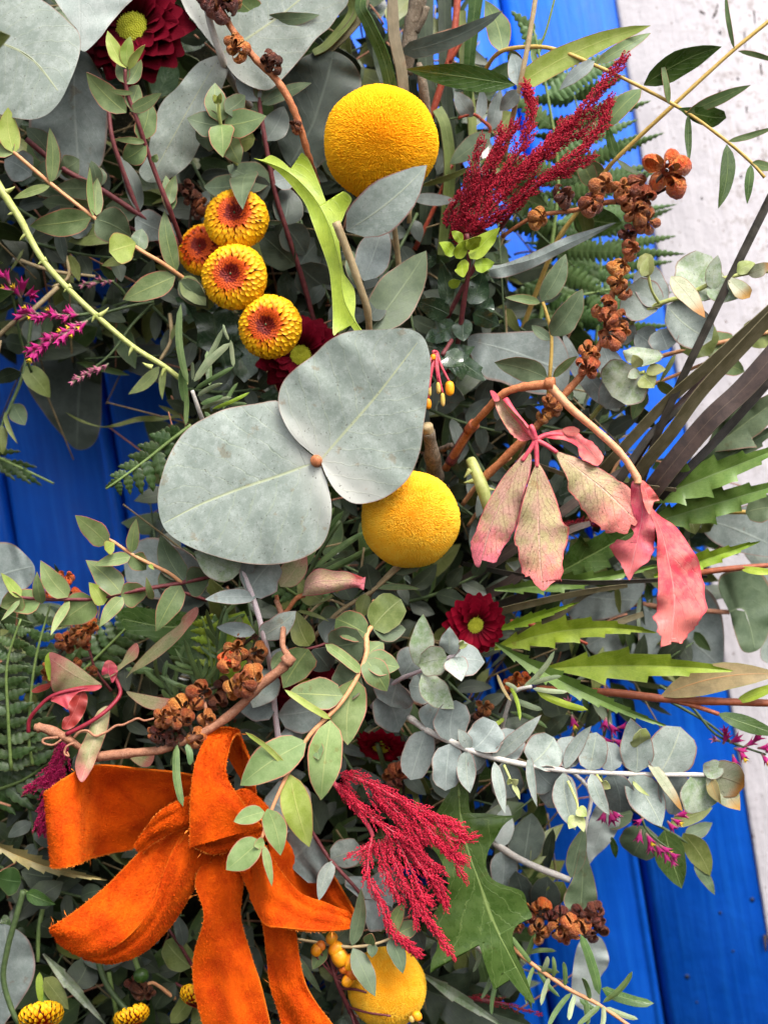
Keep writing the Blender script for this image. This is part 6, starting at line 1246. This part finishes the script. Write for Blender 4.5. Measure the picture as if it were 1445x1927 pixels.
# thorny stem
T = Thing('thorny_stem', 'yellow green thorny rose stem running down toward the rosemary', 'rose stem', P(352, 725, 60))
TH = [(-20, 320, 110), (12, 372, 112), (40, 415, 112), (55, 445, 110), (85, 495, 110), (130, 545, 105), (185, 597, 98), (250, 652, 88), (310, 690, 78), (352, 724, 60)]
T.mesh('stem', tube_geo(px(TH), [8, 7, 6, 5.5, 5, 5], seed=4), ST['ygr'])
for i, (x, y, dx, dy) in enumerate(((30, 400, -1, .3), (52, 440, -1, .9), (86, 490, -1, .6), (132, 540, -.8, .7), (182, 592, -.6, 1), (190, 592, 1, -.9), (250, 655, -.5, 1), (284, 690, -1, -.5), (310, 695, -.4, 1), (14, 360, 1, -.6))):
    h = near_h([TH], x, y); T.mesh('thorn', tube_geo(px([(x - dx * 3, y - dy * 3, h), (x + dx * 8, y + dy * 6, h + 2), (x + dx * 15, y + dy * 15, h + 2)]), [6, 3, .5], sides=6, n=6), ST['ygr'])
T = Thing('thorny_stem', 'green thorny stem stub below the broken bark twig', 'rose stem', P(915, 960, -20))
T.mesh('stem', tube_geo(px([(885, 865, -20), (900, 900, 0), (912, 935, 5), (918, 960, 0)]), [10, 13, 10]), ST['ygr'])
for x, y, dx, dy in ((890, 905, -1, .2), (884, 885, -.6, .8), (914, 920, 1, .1)): T.mesh('thorn', tube_geo(px([(x, y, 0), (x + dx * 10, y + dy * 10, 3), (x + dx * 18, y + dy * 18, 4)]), [6, 3, .5], n=6), ST['ygr'])

# ferns
fern('bracken frond spreading from behind the plume toward the frame', '1010 640 -230 1035 480 -220 1050 330 -210 1030 180 -200 1000 40 -200',
 '1045 330 1250 250 40; 1040 250 1225 190 44; 1048 420 1275 384 34; 1042 470 1290 478 42; 1050 375 1230 320 40; 1030 180 1170 110 46; 1025 150 1070 90 40; 1005 60 960 20 30; 1015 100 975 40 36; 1045 300 1180 200 44; 1040 240 950 170 40; 1045 330 930 290 44; 1048 400 940 350 44; 1044 430 930 420 44; 1046 500 1150 560 46; 1040 520 1220 520 40; 1030 560 1160 620 44; 1030 560 930 560 44; 1025 140 1150 60 34', 'fern', 'grn', rad=5, tooth=.4)
fern_auto('pale bracken frond lying flat on the blue behind the dried pods', '1120 660 -300 1130 480 -290 1110 300 -280 1060 110 -280', 15, 150, 34, 'fern', ang=78, tooth=.4, lob=10, taper=.5, rad=4, dh=(-.1, .1))
fern('shadowed bracken frond low behind the gold stemmed tip', '900 640 -260 980 580 -240 1070 560 -230 1170 540 -230', '990 575 1010 500 40; 1020 570 1040 500 42; 1060 562 1085 495 42; 1100 556 1125 495 40; 990 580 1010 640 40; 1030 572 1050 640 42; 1070 562 1095 620 40; 1110 555 1140 600 36; 1140 545 1170 500 30', 'fern', tooth=.4)
fern('dark glossy fern tip curling under the huge leaf at the hole', '360 800 -30 320 830 -20 270 870 -10 222 905 0 200 920 0',
 '340 815 300 812 30; 322 828 280 818 30; 300 846 258 838 28; 282 862 240 858 26; 262 876 222 878 24; 240 892 206 895 20; 226 903 198 918 18; 340 818 350 868 32; 318 832 330 892 32; 296 850 308 908 30; 276 866 290 926 28; 258 880 268 932 24; 240 894 246 932 20; 222 906 228 934 16', 'fernd', tooth=.28, lob=16)
fern('sharp dark fern tip poking into the hole from the left edge', '-60 830 -200 0 862 -190 60 890 -190 102 910 -190', '-30 845 30 905 26; 0 862 60 912 24; 30 876 80 915 20; -20 850 40 850 20; 20 870 70 880 16', 'fernd')
fern_auto('dense green fern frond standing at the left edge below the hole', '22 1450 -50 16 1350 -30 14 1250 -20 40 1165 -10', 11, 54, 22, 'fernd', ang=75, tooth=.25, lob=14, taper=.6)
fern_auto('tall fern frond beside the left one, fading under the bright sprig', '62 1440 -60 55 1380 -50 66 1250 -40 95 1140 -40', 11, 56, 22, 'fernd', ang=70, tooth=.25, lob=14, taper=.6)
fern_auto('lime green fern scrap beside the rosemary above the pods', '410 1320 -80 400 1260 -60 392 1200 -60 380 1160 -60', 8, 40, 16, 'lime', ang=70, tooth=.3, taper=.5, lob=9)
fern_auto('dim fern sprig behind the rolled pink leaf', '620 1130 -90 560 1120 -70 520 1090 -70', 7, 44, 18, 'fern', ang=65, tooth=.3, taper=.5, lob=9)
fern_auto('dark fern frond in the left hollow behind the creeper', '150 1270 -120 200 1220 -110 260 1160 -110', 8, 60, 22, 'fernd', ang=65, tooth=.25, lob=12, taper=.5)
fern_auto('blackish fern frond at the left under the magenta plume', '-20 1490 -90 40 1470 -80 100 1430 -80', 7, 70, 30, 'fernd', ang=60, tooth=.2, lob=18, taper=.5)
T = Thing('chrysanthemum_leaf', 'dark ruffled chrysanthemum leaf beneath the pompoms', 'leaf', P(460, 700, -60))
for o, m in (('360 590 380 580 400 590 415 575 440 590 448 620 440 650 455 665 440 690 425 700 410 680 395 690 388 660 370 650 372 620', '430 700 410 640 400 585'), ('430 640 455 640 470 660 490 670 485 700 460 720 440 700', '435 645 470 705'), ('330 560 350 555 368 570 372 600 355 610 340 590', '370 605 340 560')):
    oleaf(T, o, m, 'holly', -70, -50, smooth=False, wave=6, fold=10)

# glossy barberry with orange buds
T = sprig('barberry_sprig', 'glossy dark barberry sprig with lime new tips beneath the crimson plume', 'barberry',
 ['842 700 -80 862 640 -30 872 570 10 882 500 40 878 440 60', '832 668 40 850 640 0'], 'burg', [[6, 5, 4], [4, 4]], '', group=None)
for q in ('845 592 782 566 42 20;842 572 828 488 30 16;884 572 908 512 46 10;890 590 940 612 36 10;872 600 872 642 38 10;836 664 870 690 40 20;866 560 920 560 40 -20;858 610 800 640 44 -20;905 600 925 560 34 -10').split(';'):
    x0, y0, x1, y1, w, d = map(float, q.split()); h = near_h(T.stems, x0, y0)
    add_leaf(T, x0, y0, x1, y1, w, h, h + d, 'holly', 'ovate' if d > 12 else 'ell', wav=.16, fold=.05, bend=-.06, nu=12)
for q in ('884 486 940 428 34 14;858 486 886 450 24 16;854 480 826 456 22 16;868 490 872 522 26 20;892 498 930 494 28 14;844 538 866 528 18 20;880 470 905 445 22 20;870 455 850 435 18 10').split(';'):
    x0, y0, x1, y1, w, d = map(float, q.split()); h = near_h(T.stems, x0, y0) + 10
    add_leaf(T, x0, y0, x1, y1, w, h, h + d, 'lime', 'ovate' if d > 12 else 'ell', wav=.16, fold=.05, bend=-.06, nu=12)
o, m = toothed((815, 645), (915, 715), 76, 3, spike=.4); oleaf(T, o, m, 'holly', -40, 10, smooth=False, wave=5, cup=-10)
MAT['bud'] = plain_mat('orange_bud', (.78, .24, .008), (.84, .36, .012), rough=.4, scale=500, vary=.25, spec=.4)
MAT['budg'] = plain_mat('yellow_green_bud_base', (.50, .40, .07), (.58, .36, .12), rough=.5, scale=500)
MAT['budr'] = plain_mat('red_orange_bud', (.62, .10, .015), (.74, .20, .02), rough=.4, scale=500, vary=.3, spec=.4)
def bud(T, x, y, h, r, L, dx, dy, mat):
    a = math.hypot(dx, dy); dx /= a; dy /= a
    T.mesh('bud', tube_geo(px([(x - dx * L / 2, y - dy * L / 2, h), (x - dx * L * .35, y - dy * L * .35, h), (x, y, h), (x + dx * L * .35, y + dy * L * .35, h), (x + dx * L / 2, y + dy * L / 2, h)]), [r * .25, r * .85, r, r * .8, r * .2], sides=10, n=12), MAT[mat])
for x, y, r, L, m in ((846, 731, 9, 28, 'bud'), (806, 760, 6, 20, 'bud'), (825, 730, 5, 22, 'budg'), (833, 752, 4.5, 26, 'budg'), (808, 735, 4, 22, 'budg'), (815, 672, 5, 12, 'bud'), (806, 700, 4, 14, 'budg')):
    T.mesh('pedicel', tube_geo(px([(822, 662, 44), ((822 + x) / 2 - 3, (662 + y) / 2 - 6, 58), (x, y - L * .4, 55)]), [2.6, 2.2], n=8), ST['pinkst']); bud(T, x, y, 56, r, L, .05, 1, m)
T = sprig('barberry_sprig', 'orange and red berry cluster on burgundy stalks beside the lowest yellow button', 'barberry', ['690 1960 -20 655 1895 20 632 1840 40 620 1790 30', '655 1895 20 690 1905 50 735 1912 70', '640 1860 30 668 1862 50 690 1868 60', '660 1905 20 670 1940 30'], 'burg', [[5, 4], [3, 2], [3, 2], [3, 2]])
for x, y, r, m in ((640, 1802, 17, 'bud'), (660, 1812, 15, 'bud'), (632, 1786, 14, 'bud'), (663, 1830, 13, 'budr'), (654, 1846, 11, 'bud'), (676, 1822, 9, 'budr'), (596, 1788, 11, 'bud'), (604, 1780, 9, 'budr'), (648, 1822, 10, 'budr'), (624, 1766, 11, 'bud'), (785, 1912, 9, 'bud'), (775, 1918, 6, 'budg')):
    h = 55; bud(T, x, y, h, r, r * 2.2, rnd.uniform(-.6, .6), 1, m)
    if x < 700: T.mesh('pedicel', tube_geo(px([(630, 1840, 38), (x - 2, y + r, h - 4)]), [2, 1.6], n=6), ST['burg'])

# rosemary and other small herbs
rosemary('silvery rosemary tip standing at the left edge of the huge leaf', ['385 800 40 374 770 70 362 735 85'], '355 722 341 572 13 10 rosem; 365 716 420 618 10 20 rosel; 366 718 434 645 14 24 rosel; 362 715 362 682 6 20 rosel; 368 732 440 690 9 30 rosem; 372 745 419 722 8 20 rosel; 378 760 420 745 9 20 rosem; 380 770 436 748 9 10 rosel; 385 775 410 800 8 10 rosem; 430 640 420 610 5 0 rosel; 440 690 434 640 8 10 rosel; 400 770 470 738 7 10 lime; 420 770 448 720 7 0 rosem; 430 760 465 760 7 0 rosem; 352 740 350 800 9 -10 rosem; 395 725 390 660 12 -30 rosem; 346 690 352 760 16 -30 rosem', 'greyw', group='rosemary sprigs')
rosemary('dark green rosemary in the hollow left of the curled pods', ['390 1330 -60 375 1290 -40 360 1240 -30', '340 1330 -60 310 1290 -50 290 1260 -40', '420 1250 -60 408 1200 -50 425 1140 -40'], '378 1282 347 1202 10 30; 395 1330 372 1235 10 20; 312 1295 272 1262 10 20; 325 1320 305 1298 9 20; 400 1320 330 1220 8 10; 360 1290 330 1330 8; 340 1300 400 1285 8 10; 405 1290 428 1145 13 20; 330 1290 350 1210 8; 385 1300 300 1270 8 10; 380 1290 420 1230 9 10', 'dgrn', auto=(9, 50, 9))
rosemary('single long rosemary needles laid over the left bow loop', ['330 1380 80 335 1400 100'], '333 1400 345 1518 14 30 rosem; 352 1400 358 1440 12 10 rosem; 330 1395 322 1440 9 -20 rosem', 'dgrn')
rosemary('thick rosemary needles under the huge leaf beside its neighbour button', ['560 1130 -40 590 1060 -20 640 980 -10'], '575 1040 646 962 14 10; 570 1030 630 955 12 0; 590 1070 690 1000 12 -10; 580 1090 650 1050 12 -10; 600 1080 700 1030 12 -20; 560 1080 600 1010 12 0', 'dgrn')
rosemary('pale rosemary tip below the spiny leaves', ['940 1390 -40 952 1340 0 968 1302 30 1000 1292 50'], '984 1294 1043 1225 10 30 rosel; 1000 1288 1056 1272 9 20 rosel; 1002 1296 1068 1302 9 10 rosel; 1010 1302 1106 1336 13 20 lime; 965 1315 1020 1336 11 16 rosel; 958 1290 978 1356 7 40 lime; 935 1268 962 1320 6 40 willow; 950 1350 900 1378 9 10 lime; 960 1340 1030 1370 8 -10 rosem; 975 1300 950 1285 8 0 rosel', 'greyw')
rosemary('leggy rosemary stem crossing the blue at the bottom', ['960 1780 -30 985 1802 0 1020 1828 20 1070 1862 35 1125 1890 45 1190 1935 50'], '1128 1872 1092 1758 17 24; 1134 1887 1189 1828 11 26; 1132 1860 1230 1888 20 -14 oak; 1000 1812 960 1760 9 20; 985 1795 1046 1790 9 14; 990 1800 1006 1755 9 16; 1005 1818 1052 1830 9 10; 1010 1820 1052 1876 8 24; 1006 1816 990 1890 8 24; 1035 1838 1018 1892 9 14 rosel; 1075 1868 1030 1935 10 20; 1082 1872 1070 1920 10 30 rosel; 1090 1880 1120 1900 9 10; 1130 1892 1085 1930 10 14; 1134 1892 1130 1940 9 30 rosel; 1140 1896 1200 1918 10 -8 rosel; 1100 1880 1105 1930 11 10; 1062 1856 1060 1810 9 10; 1040 1840 1040 1800 8 10; 1110 1882 1095 1840 9 20; 1020 1830 1030 1800 10 10 rosel; 955 1775 920 1850 10 20; 965 1780 905 1800 9 10; 960 1790 1000 1900 9 10', 'salm', mat='rosem')
rosemary('rosemary tuft tangled under the oak leaf tip', ['880 1770 -60 915 1800 -30 935 1850 -20'], '905 1780 890 1830 8 10 rosel; 915 1800 930 1780 8 10; 925 1830 905 1880 8 10; 930 1845 922 1900 8 10; 935 1850 925 1910 8 10; 900 1775 925 1770 7 10', 'greyw')
sprig('tan_twig', 'forked tan twig lying by the statice at the left edge', 'twig', ['-20 650 -60 20 612 -50 55 590 -45 110 540 -60', '0 640 -55 -10 700 -60'], 'tan', [[5, 4.5], [5, 4]])
sprig('tan_twig', 'dull tan twig arching behind the rose stem', 'twig', ['90 420 -100 120 470 -80 130 520 -80 100 540 -80', '40 490 -90 100 510 -80 180 520 -90', '320 590 -100 322 640 -90 300 680 -90'], 'tan', [[4, 3], [4, 3], [4, 3]], '300 690 242 742 24 10 olive lance; 312 685 306 752 13 10 olive; 322 640 345 600 10 0 olive; 130 480 150 530 20 0 olive', 'olive')
sprig('tan_twig', 'thin amber twigs crossing deep under the creeper stalks', 'twig', ['870 950 -100 905 905 -60 960 860 -20', '880 990 -120 900 960 -100', '1200 800 -150 1100 985 -120'], 'salm', [[4.5, 4.5], [3, 3], [3, 3]])
sprig('chrysanthemum_plant', 'leafy green chrysanthemum stems in the bottom left shadows', 'chrysanthemum', ['95 1660 -60 75 1740 -40 72 1810 -30', '45 1676 20 100 1700 0', '230 1960 -80 205 1830 -40'], 'grn', [[5, 4], [3, 2], [4, 4]], '50 1680 105 1702 26 10 oak; 20 1730 0 1738 22 10 oak; 30 1760 48 1772 40 -20 dark; 75 1740 110 1760 40 -10 dark; 100 1650 40 1640 60 -10 dark; 60 1700 120 1660 50 -30 dark; 80 1850 110 1927 30 10 serr; 84 1840 130 1900 34 -10 olive; 75 1830 80 1900 14 14 lime; 40 1660 -10 1650 50 -10 fernd', 'dark', 'ovate')
T = Thing('dark_gum_leaf', 'grey gum leaf cut by the bottom left corner', 'eucalyptus', P(0, 1930, -10))
oleaf(T, '-30 1740 0 1738 26 1745 55 1770 67 1812 60 1850 36 1890 10 1927 -10 1960 -50 1960 -60 1850', '-30 1950 10 1850 10 1742', 'blue', -20, -10, wave=5, n=48)
T = sprig('gum_sprig', 'shadowed olive gum leaves between the bow tails and the lower left stems', 'eucalyptus', ['440 1960 -80 380 1850 -60 340 1780 -50 310 1740 -60', '420 1900 -80 330 1850 -60'], 'burg', [[4, 3], [4, 3]], '360 1820 312 1770 54 10 olive round; 322 1925 372 1850 34 20 olive; 345 1780 330 1720 26 -10 slate; 395 1900 360 1930 50 0 olive; 330 1850 290 1900 40 -10 dark; 300 1740 260 1760 60 -20 slate; 250 1790 150 1800 70 -30 slate; 480 1700 500 1640 40 -30 dark; 140 1860 170 1800 60 -30 dark; 210 1780 300 1830 60 -40 dark; 470 1780 490 1840 30 -20 slate', 'olive')
T = Thing('flower_bud', 'small green flower bud hanging under the bow', 'flower bud', P(262, 1830, 0))
T.mesh('stem', tube_geo(px([(252, 1790, -10), (256, 1810, 0), (264, 1832, 8)]), [5, 5]), ST['grn'])
def ballpart(T, x, y, r, h, mat, name):
    d = np.array([(math.sin(a) * math.cos(b), math.sin(a) * math.sin(b), math.cos(a)) for a in np.linspace(0, math.pi, 9) for b in np.linspace(0, 6.2832, 13)[:-1]]); X, Y, Z = frame(Wd(.2, .3, 1))
    F = [(i * 12 + j, i * 12 + (j + 1) % 12, (i + 1) * 12 + (j + 1) % 12, (i + 1) * 12 + j) for i in range(8) for j in range(12)]
    T.mesh(name, (P(x, y, h) + (d * r * S * np.array([1, 1, .85])) @ np.stack([X, Y, Z]), F, np.zeros((len(d), 2))), mat)
ballpart(T, 266, 1836, 15, 8, MAT['oak'], 'bud')

# ------------------------------------------------------------------ filler sprigs deep between the others, alike to the eye
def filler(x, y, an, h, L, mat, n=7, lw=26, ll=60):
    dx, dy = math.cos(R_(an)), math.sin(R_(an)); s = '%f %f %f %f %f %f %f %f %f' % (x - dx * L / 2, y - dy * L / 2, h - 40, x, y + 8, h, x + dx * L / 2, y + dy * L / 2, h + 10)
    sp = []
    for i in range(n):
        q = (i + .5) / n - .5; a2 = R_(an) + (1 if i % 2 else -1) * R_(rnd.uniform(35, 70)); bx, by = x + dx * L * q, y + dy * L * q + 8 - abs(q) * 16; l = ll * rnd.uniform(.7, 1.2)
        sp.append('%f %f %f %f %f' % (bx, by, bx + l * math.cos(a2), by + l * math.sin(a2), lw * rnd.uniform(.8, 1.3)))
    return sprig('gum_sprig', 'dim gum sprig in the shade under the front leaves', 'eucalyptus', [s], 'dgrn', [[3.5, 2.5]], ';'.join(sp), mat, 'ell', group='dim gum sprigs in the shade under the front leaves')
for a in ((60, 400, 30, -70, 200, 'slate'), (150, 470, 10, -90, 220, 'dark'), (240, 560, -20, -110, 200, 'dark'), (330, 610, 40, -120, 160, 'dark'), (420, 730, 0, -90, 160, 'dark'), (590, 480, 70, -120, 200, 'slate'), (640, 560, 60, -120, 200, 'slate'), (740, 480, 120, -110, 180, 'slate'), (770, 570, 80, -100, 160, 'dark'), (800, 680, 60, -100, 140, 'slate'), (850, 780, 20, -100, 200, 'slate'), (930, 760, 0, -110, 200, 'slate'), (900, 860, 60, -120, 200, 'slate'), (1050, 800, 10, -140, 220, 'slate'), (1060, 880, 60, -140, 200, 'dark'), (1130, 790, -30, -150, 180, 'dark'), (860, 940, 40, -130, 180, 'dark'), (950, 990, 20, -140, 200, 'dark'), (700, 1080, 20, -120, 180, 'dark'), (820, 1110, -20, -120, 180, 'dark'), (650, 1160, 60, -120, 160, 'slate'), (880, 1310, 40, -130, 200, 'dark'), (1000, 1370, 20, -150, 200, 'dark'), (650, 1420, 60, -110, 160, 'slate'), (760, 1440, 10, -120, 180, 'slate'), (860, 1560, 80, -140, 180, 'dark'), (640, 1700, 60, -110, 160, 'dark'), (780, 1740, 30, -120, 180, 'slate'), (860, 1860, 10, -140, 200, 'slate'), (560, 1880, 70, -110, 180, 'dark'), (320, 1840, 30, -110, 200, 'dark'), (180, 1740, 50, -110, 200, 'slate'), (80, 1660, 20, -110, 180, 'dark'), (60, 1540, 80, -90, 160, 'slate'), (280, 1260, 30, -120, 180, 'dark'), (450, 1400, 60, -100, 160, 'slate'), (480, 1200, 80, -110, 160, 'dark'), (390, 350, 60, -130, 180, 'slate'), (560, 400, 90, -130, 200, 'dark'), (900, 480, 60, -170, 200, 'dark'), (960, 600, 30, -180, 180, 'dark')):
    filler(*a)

# ------------------------------------------------------------------ the velvet bow
def velvet():
    g = NT('orange_velvet'); tc = g.n('ShaderNodeTexCoord'); ob = tc.outputs['Object']
    st = g.n('ShaderNodeMapping', {'Vector': tc.outputs['UV'], 'Scale': (120, 160, 1)}).outputs[0]
    n1 = g.noise(ob, 110, 4, .62); n2 = g.noise(ob, 2600, 3, .7); n3 = g.noise(st, 1, 2, .6)
    col = g.mix(g.ramp(n1, .32, .68), (.46, .034, .0012), (.74, .094, .0020))
    col = g.mix(g.ramp(n2, .42, .75, 0, .45), col, (.70, .13, .006))
    v = g.n('ShaderNodeSeparateXYZ', {0: tc.outputs['UV']}).outputs[1]
    ed = g.math('ABSOLUTE', g.math('SUBTRACT', v, .5)); col = g.mix(g.ramp(ed, .472, .495, 0, .5), col, (.70, .17, .012))
    bp = g.n('ShaderNodeBump', {'Strength': .8, 'Distance': .0006, 'Height': g.math('ADD', g.math('MULTIPLY', n2, .8), g.math('ADD', n1, g.math('MULTIPLY', n3, .4)))})
    bs = g.n('ShaderNodeBsdfPrincipled', {'Base Color': col, 'Roughness': .85, 'Specular IOR Level': .08, 'Sheen Weight': .35, 'Sheen Roughness': .35, 'Normal': bp.outputs[0]})
    bs.inputs['Sheen Tint'].default_value = (1.0, .30, .03, 1)
    g.t.links.new(bs.outputs[0], g.out.inputs[0]); return g.m
MAT['velvet'] = velvet()
MAT['fray'] = plain_mat('orange_thread', (.70, .15, .012), (.80, .26, .03), rough=.7, scale=900)
T = Thing('velvet_bow', 'orange velvet ribbon bow with frayed edges', 'bow', P(400, 1570, 40))
def ribbon(name, rows, **kw):
    SEED[0] += 1; geo = strip_geo(rows, th=4, n=44, nv=12, pleat=kw.get('pleat', 4.0), seed=SEED[0], wob=kw.get('wob', 2.0)); o = T.mesh(name, geo, MAT['velvet'])
    # pile and loose threads along the cut edges
    V = geo[0]; n, q = 44, 13; rg = np.random.RandomState(SEED[0]); vs, fs, us = [], [], []
    for e in kw.get('edges', (0, q - 1)):
        for i in range(n - 1):
            a, b = V[i * q + e], V[(i + 1) * q + e]; inn = V[i * q + (1 if e == 0 else q - 2)]; out = nrm(a - inn)
            for k in range(kw.get('fz', 5)):
                f = rg.uniform(); p = a + (b - a) * f; L = S * (rg.uniform(1.5, 4) if rg.uniform() > kw.get('fr', .03) * .5 else rg.uniform(8, 20)); d = nrm(out + rg.normal(0, .5, 3)); w = nrm(np.cross(d, [.3, .9, .2])) * S * .45
                m = len(vs); vs += [p - w, p + w, p + d * L * .6 + w * .7 + rg.normal(0, .15, 3) * L, p + d * L]; us += [(0, 0)] * 4; fs += [(m, m + 1, m + 2), (m, m + 2, m + 3)]
    # the pile: short fibres standing all over both faces
    nf = 8000; ii = rg.randint(0, n - 1, nf); jj = rg.randint(0, q - 1, nf); fa = rg.uniform(size=(nf, 1)); fb = rg.uniform(size=(nf, 1)); fl = np.where(rg.uniform(size=nf) < .62, 0, n * q)
    G = lambda di, dj: V[fl + (ii + di) * q + jj + dj]
    p = (G(0, 0) * (1 - fb) + G(0, 1) * fb) * (1 - fa) + (G(1, 0) * (1 - fb) + G(1, 1) * fb) * fa
    N = nrm(np.cross(G(1, 0) - G(0, 0), G(0, 1) - G(0, 0))); N = np.where(fl[:, None] == 0, N, -N); tt = nrm(G(1, 0) - G(0, 0))
    d = nrm(N + tt * .8 + rg.normal(0, .3, (nf, 3))); w = nrm(np.cross(d, rg.normal(0, 1, (nf, 3)))) * S * .8; L = (S * rg.uniform(1.5, 4.5, nf))[:, None]
    tri = np.stack([p - w, p + w, p + d * L], 1).reshape(-1, 3)
    pu = np.repeat(np.stack([(ii + fa[:, 0]) / n, np.clip((jj + fb[:, 0]) / (q - 1), .05, .95)], 1), 3, 0)
    T.mesh('pile', (tri, [(3 * k, 3 * k + 1, 3 * k + 2) for k in range(nf)], pu), MAT['velvet'], parent=o, stuff=True)
    T.mesh('fringe', (np.array(vs), fs, np.array(us)), MAT['fray'], parent=o, stuff=True)
    return o
# left upper loop: the far wall of the loop, then the near lip turning round at the left
ribbon('loop', [(380, 1462, 50, 378, 1500, 20), (330, 1453, 40, 336, 1520, -20), (260, 1446, 30, 264, 1590, -60), (205, 1440, 20, 206, 1606, -60, -10), (176, 1440, 24, 176, 1614, -40), (160, 1442, 44, 160, 1620, 30), (146, 1450, 66, 148, 1626, 110, 6), (114, 1470, 82, 126, 1632, 140, 10), (92, 1486, 92, 106, 1634, 122, 4), (86, 1493, 68, 98, 1630, 96), (94, 1494, 20, 106, 1622, 40), (150, 1476, -60, 150, 1596, -40), (240, 1476, -110, 240, 1576, -90)], fr=.02, wob=3)
# middle left band that crosses over and its long loop
ribbon('loop', [(380, 1488, 112, 396, 1535, 100), (335, 1508, 122, 362, 1550, 118, 6), (300, 1530, 112, 318, 1568, 110, 8), (274, 1560, 90, 290, 1586, 92, 4), (254, 1590, 60, 266, 1608, 66)], fr=.01)
ribbon('tail', [(330, 1530, 60, 374, 1545, 96, 0), (308, 1560, 66, 338, 1590, 108, -6), (262, 1604, 70, 310, 1650, 116, -10), (208, 1660, 76, 282, 1715, 126, -8), (160, 1702, 84, 240, 1765, 128, 6), (122, 1730, 90, 186, 1795, 112, 16), (102, 1742, 88, 150, 1798, 96, 10), (95, 1748, 84, 112, 1775, 84, 2)], fr=.06, wob=4, edges=(0,))
ribbon('tail', [(366, 1540, 100, 428, 1558, 96, 12), (332, 1588, 112, 402, 1606, 92, 16), (306, 1648, 118, 368, 1668, 84, 16), (280, 1712, 124, 324, 1738, 80, 14), (238, 1762, 124, 272, 1790, 84, 10), (184, 1792, 110, 212, 1812, 84, 6), (150, 1790, 90, 160, 1804, 80, 2)], fr=.02, wob=4, edges=(12,))
# standing top loop
ribbon('loop', [(428, 1420, -40, 486, 1520, -20), (442, 1390, 0, 474, 1440, 10), (447, 1374, 40, 452, 1392, 40), (424, 1369, 66, 449, 1381, 62), (402, 1374, 84, 440, 1388, 80, 4), (382, 1402, 110, 430, 1412, 100, 10), (368, 1440, 136, 424, 1448, 118, 14), (361, 1490, 156, 430, 1472, 134, 14), (358, 1540, 166, 455, 1508, 156, 8), (357, 1594, 158, 494, 1556, 176, -10)], fr=.03, wob=4)
ribbon('knot', [(358, 1592, 140, 420, 1562, 100), (400, 1606, 130, 440, 1560, 100, 8), (450, 1596, 120, 480, 1545, 105, 10), (505, 1580, 90, 510, 1530, 90)], fr=.02)
ribbon('loop', [(430, 1496, 30, 440, 1580, 70), (465, 1486, 20, 475, 1575, 70, 10), (505, 1520, 0, 508, 1560, 30)], fr=.02)
# right loop
ribbon('loop', [(474, 1576, 100, 472, 1690, 100), (500, 1592, 150, 498, 1738, 150, 6), (524, 1632, 142, 534, 1746, 158, -6), (565, 1680, 116, 580, 1752, 150, -10), (610, 1698, 90, 625, 1752, 118, -4), (648, 1714, 66, 655, 1748, 78, 4), (668, 1722, 40, 669, 1742, 44), (652, 1688, -10, 655, 1735, -4), (600, 1606, -50, 610, 1710, -40), (550, 1556, -50, 560, 1690, -30), (500, 1545, -20, 510, 1640, 10)], fr=.04, wob=4)
# tails
ribbon('tail', [(396, 1580, 70, 446, 1572, 80), (384, 1620, 96, 452, 1612, 92, 5), (368, 1660, 110, 458, 1655, 78, 5), (384, 1725, 104, 452, 1722, 74, 4), (366, 1795, 84, 470, 1788, 96, 6), (366, 1860, 74, 490, 1850, 116, 6), (386, 1940, 76, 512, 1940, 120, 5), (400, 2010, 80, 530, 2010, 90)], fr=.03, wob=5)
ribbon('tail', [(430, 1580, 64, 490, 1570, 80), (446, 1620, 86, 500, 1612, 90, 6), (470, 1680, 98, 524, 1672, 96, 7), (494, 1735, 92, 554, 1740, 100, 8), (502, 1790, 80, 562, 1792, 96, 10), (508, 1850, 76, 574, 1848, 96, 10), (522, 1895, 78, 594, 1885, 96, 8), (540, 1960, 80, 640, 1945, 96, 6), (560, 2010, 70, 690, 2000, 84)], fr=.03, wob=5)
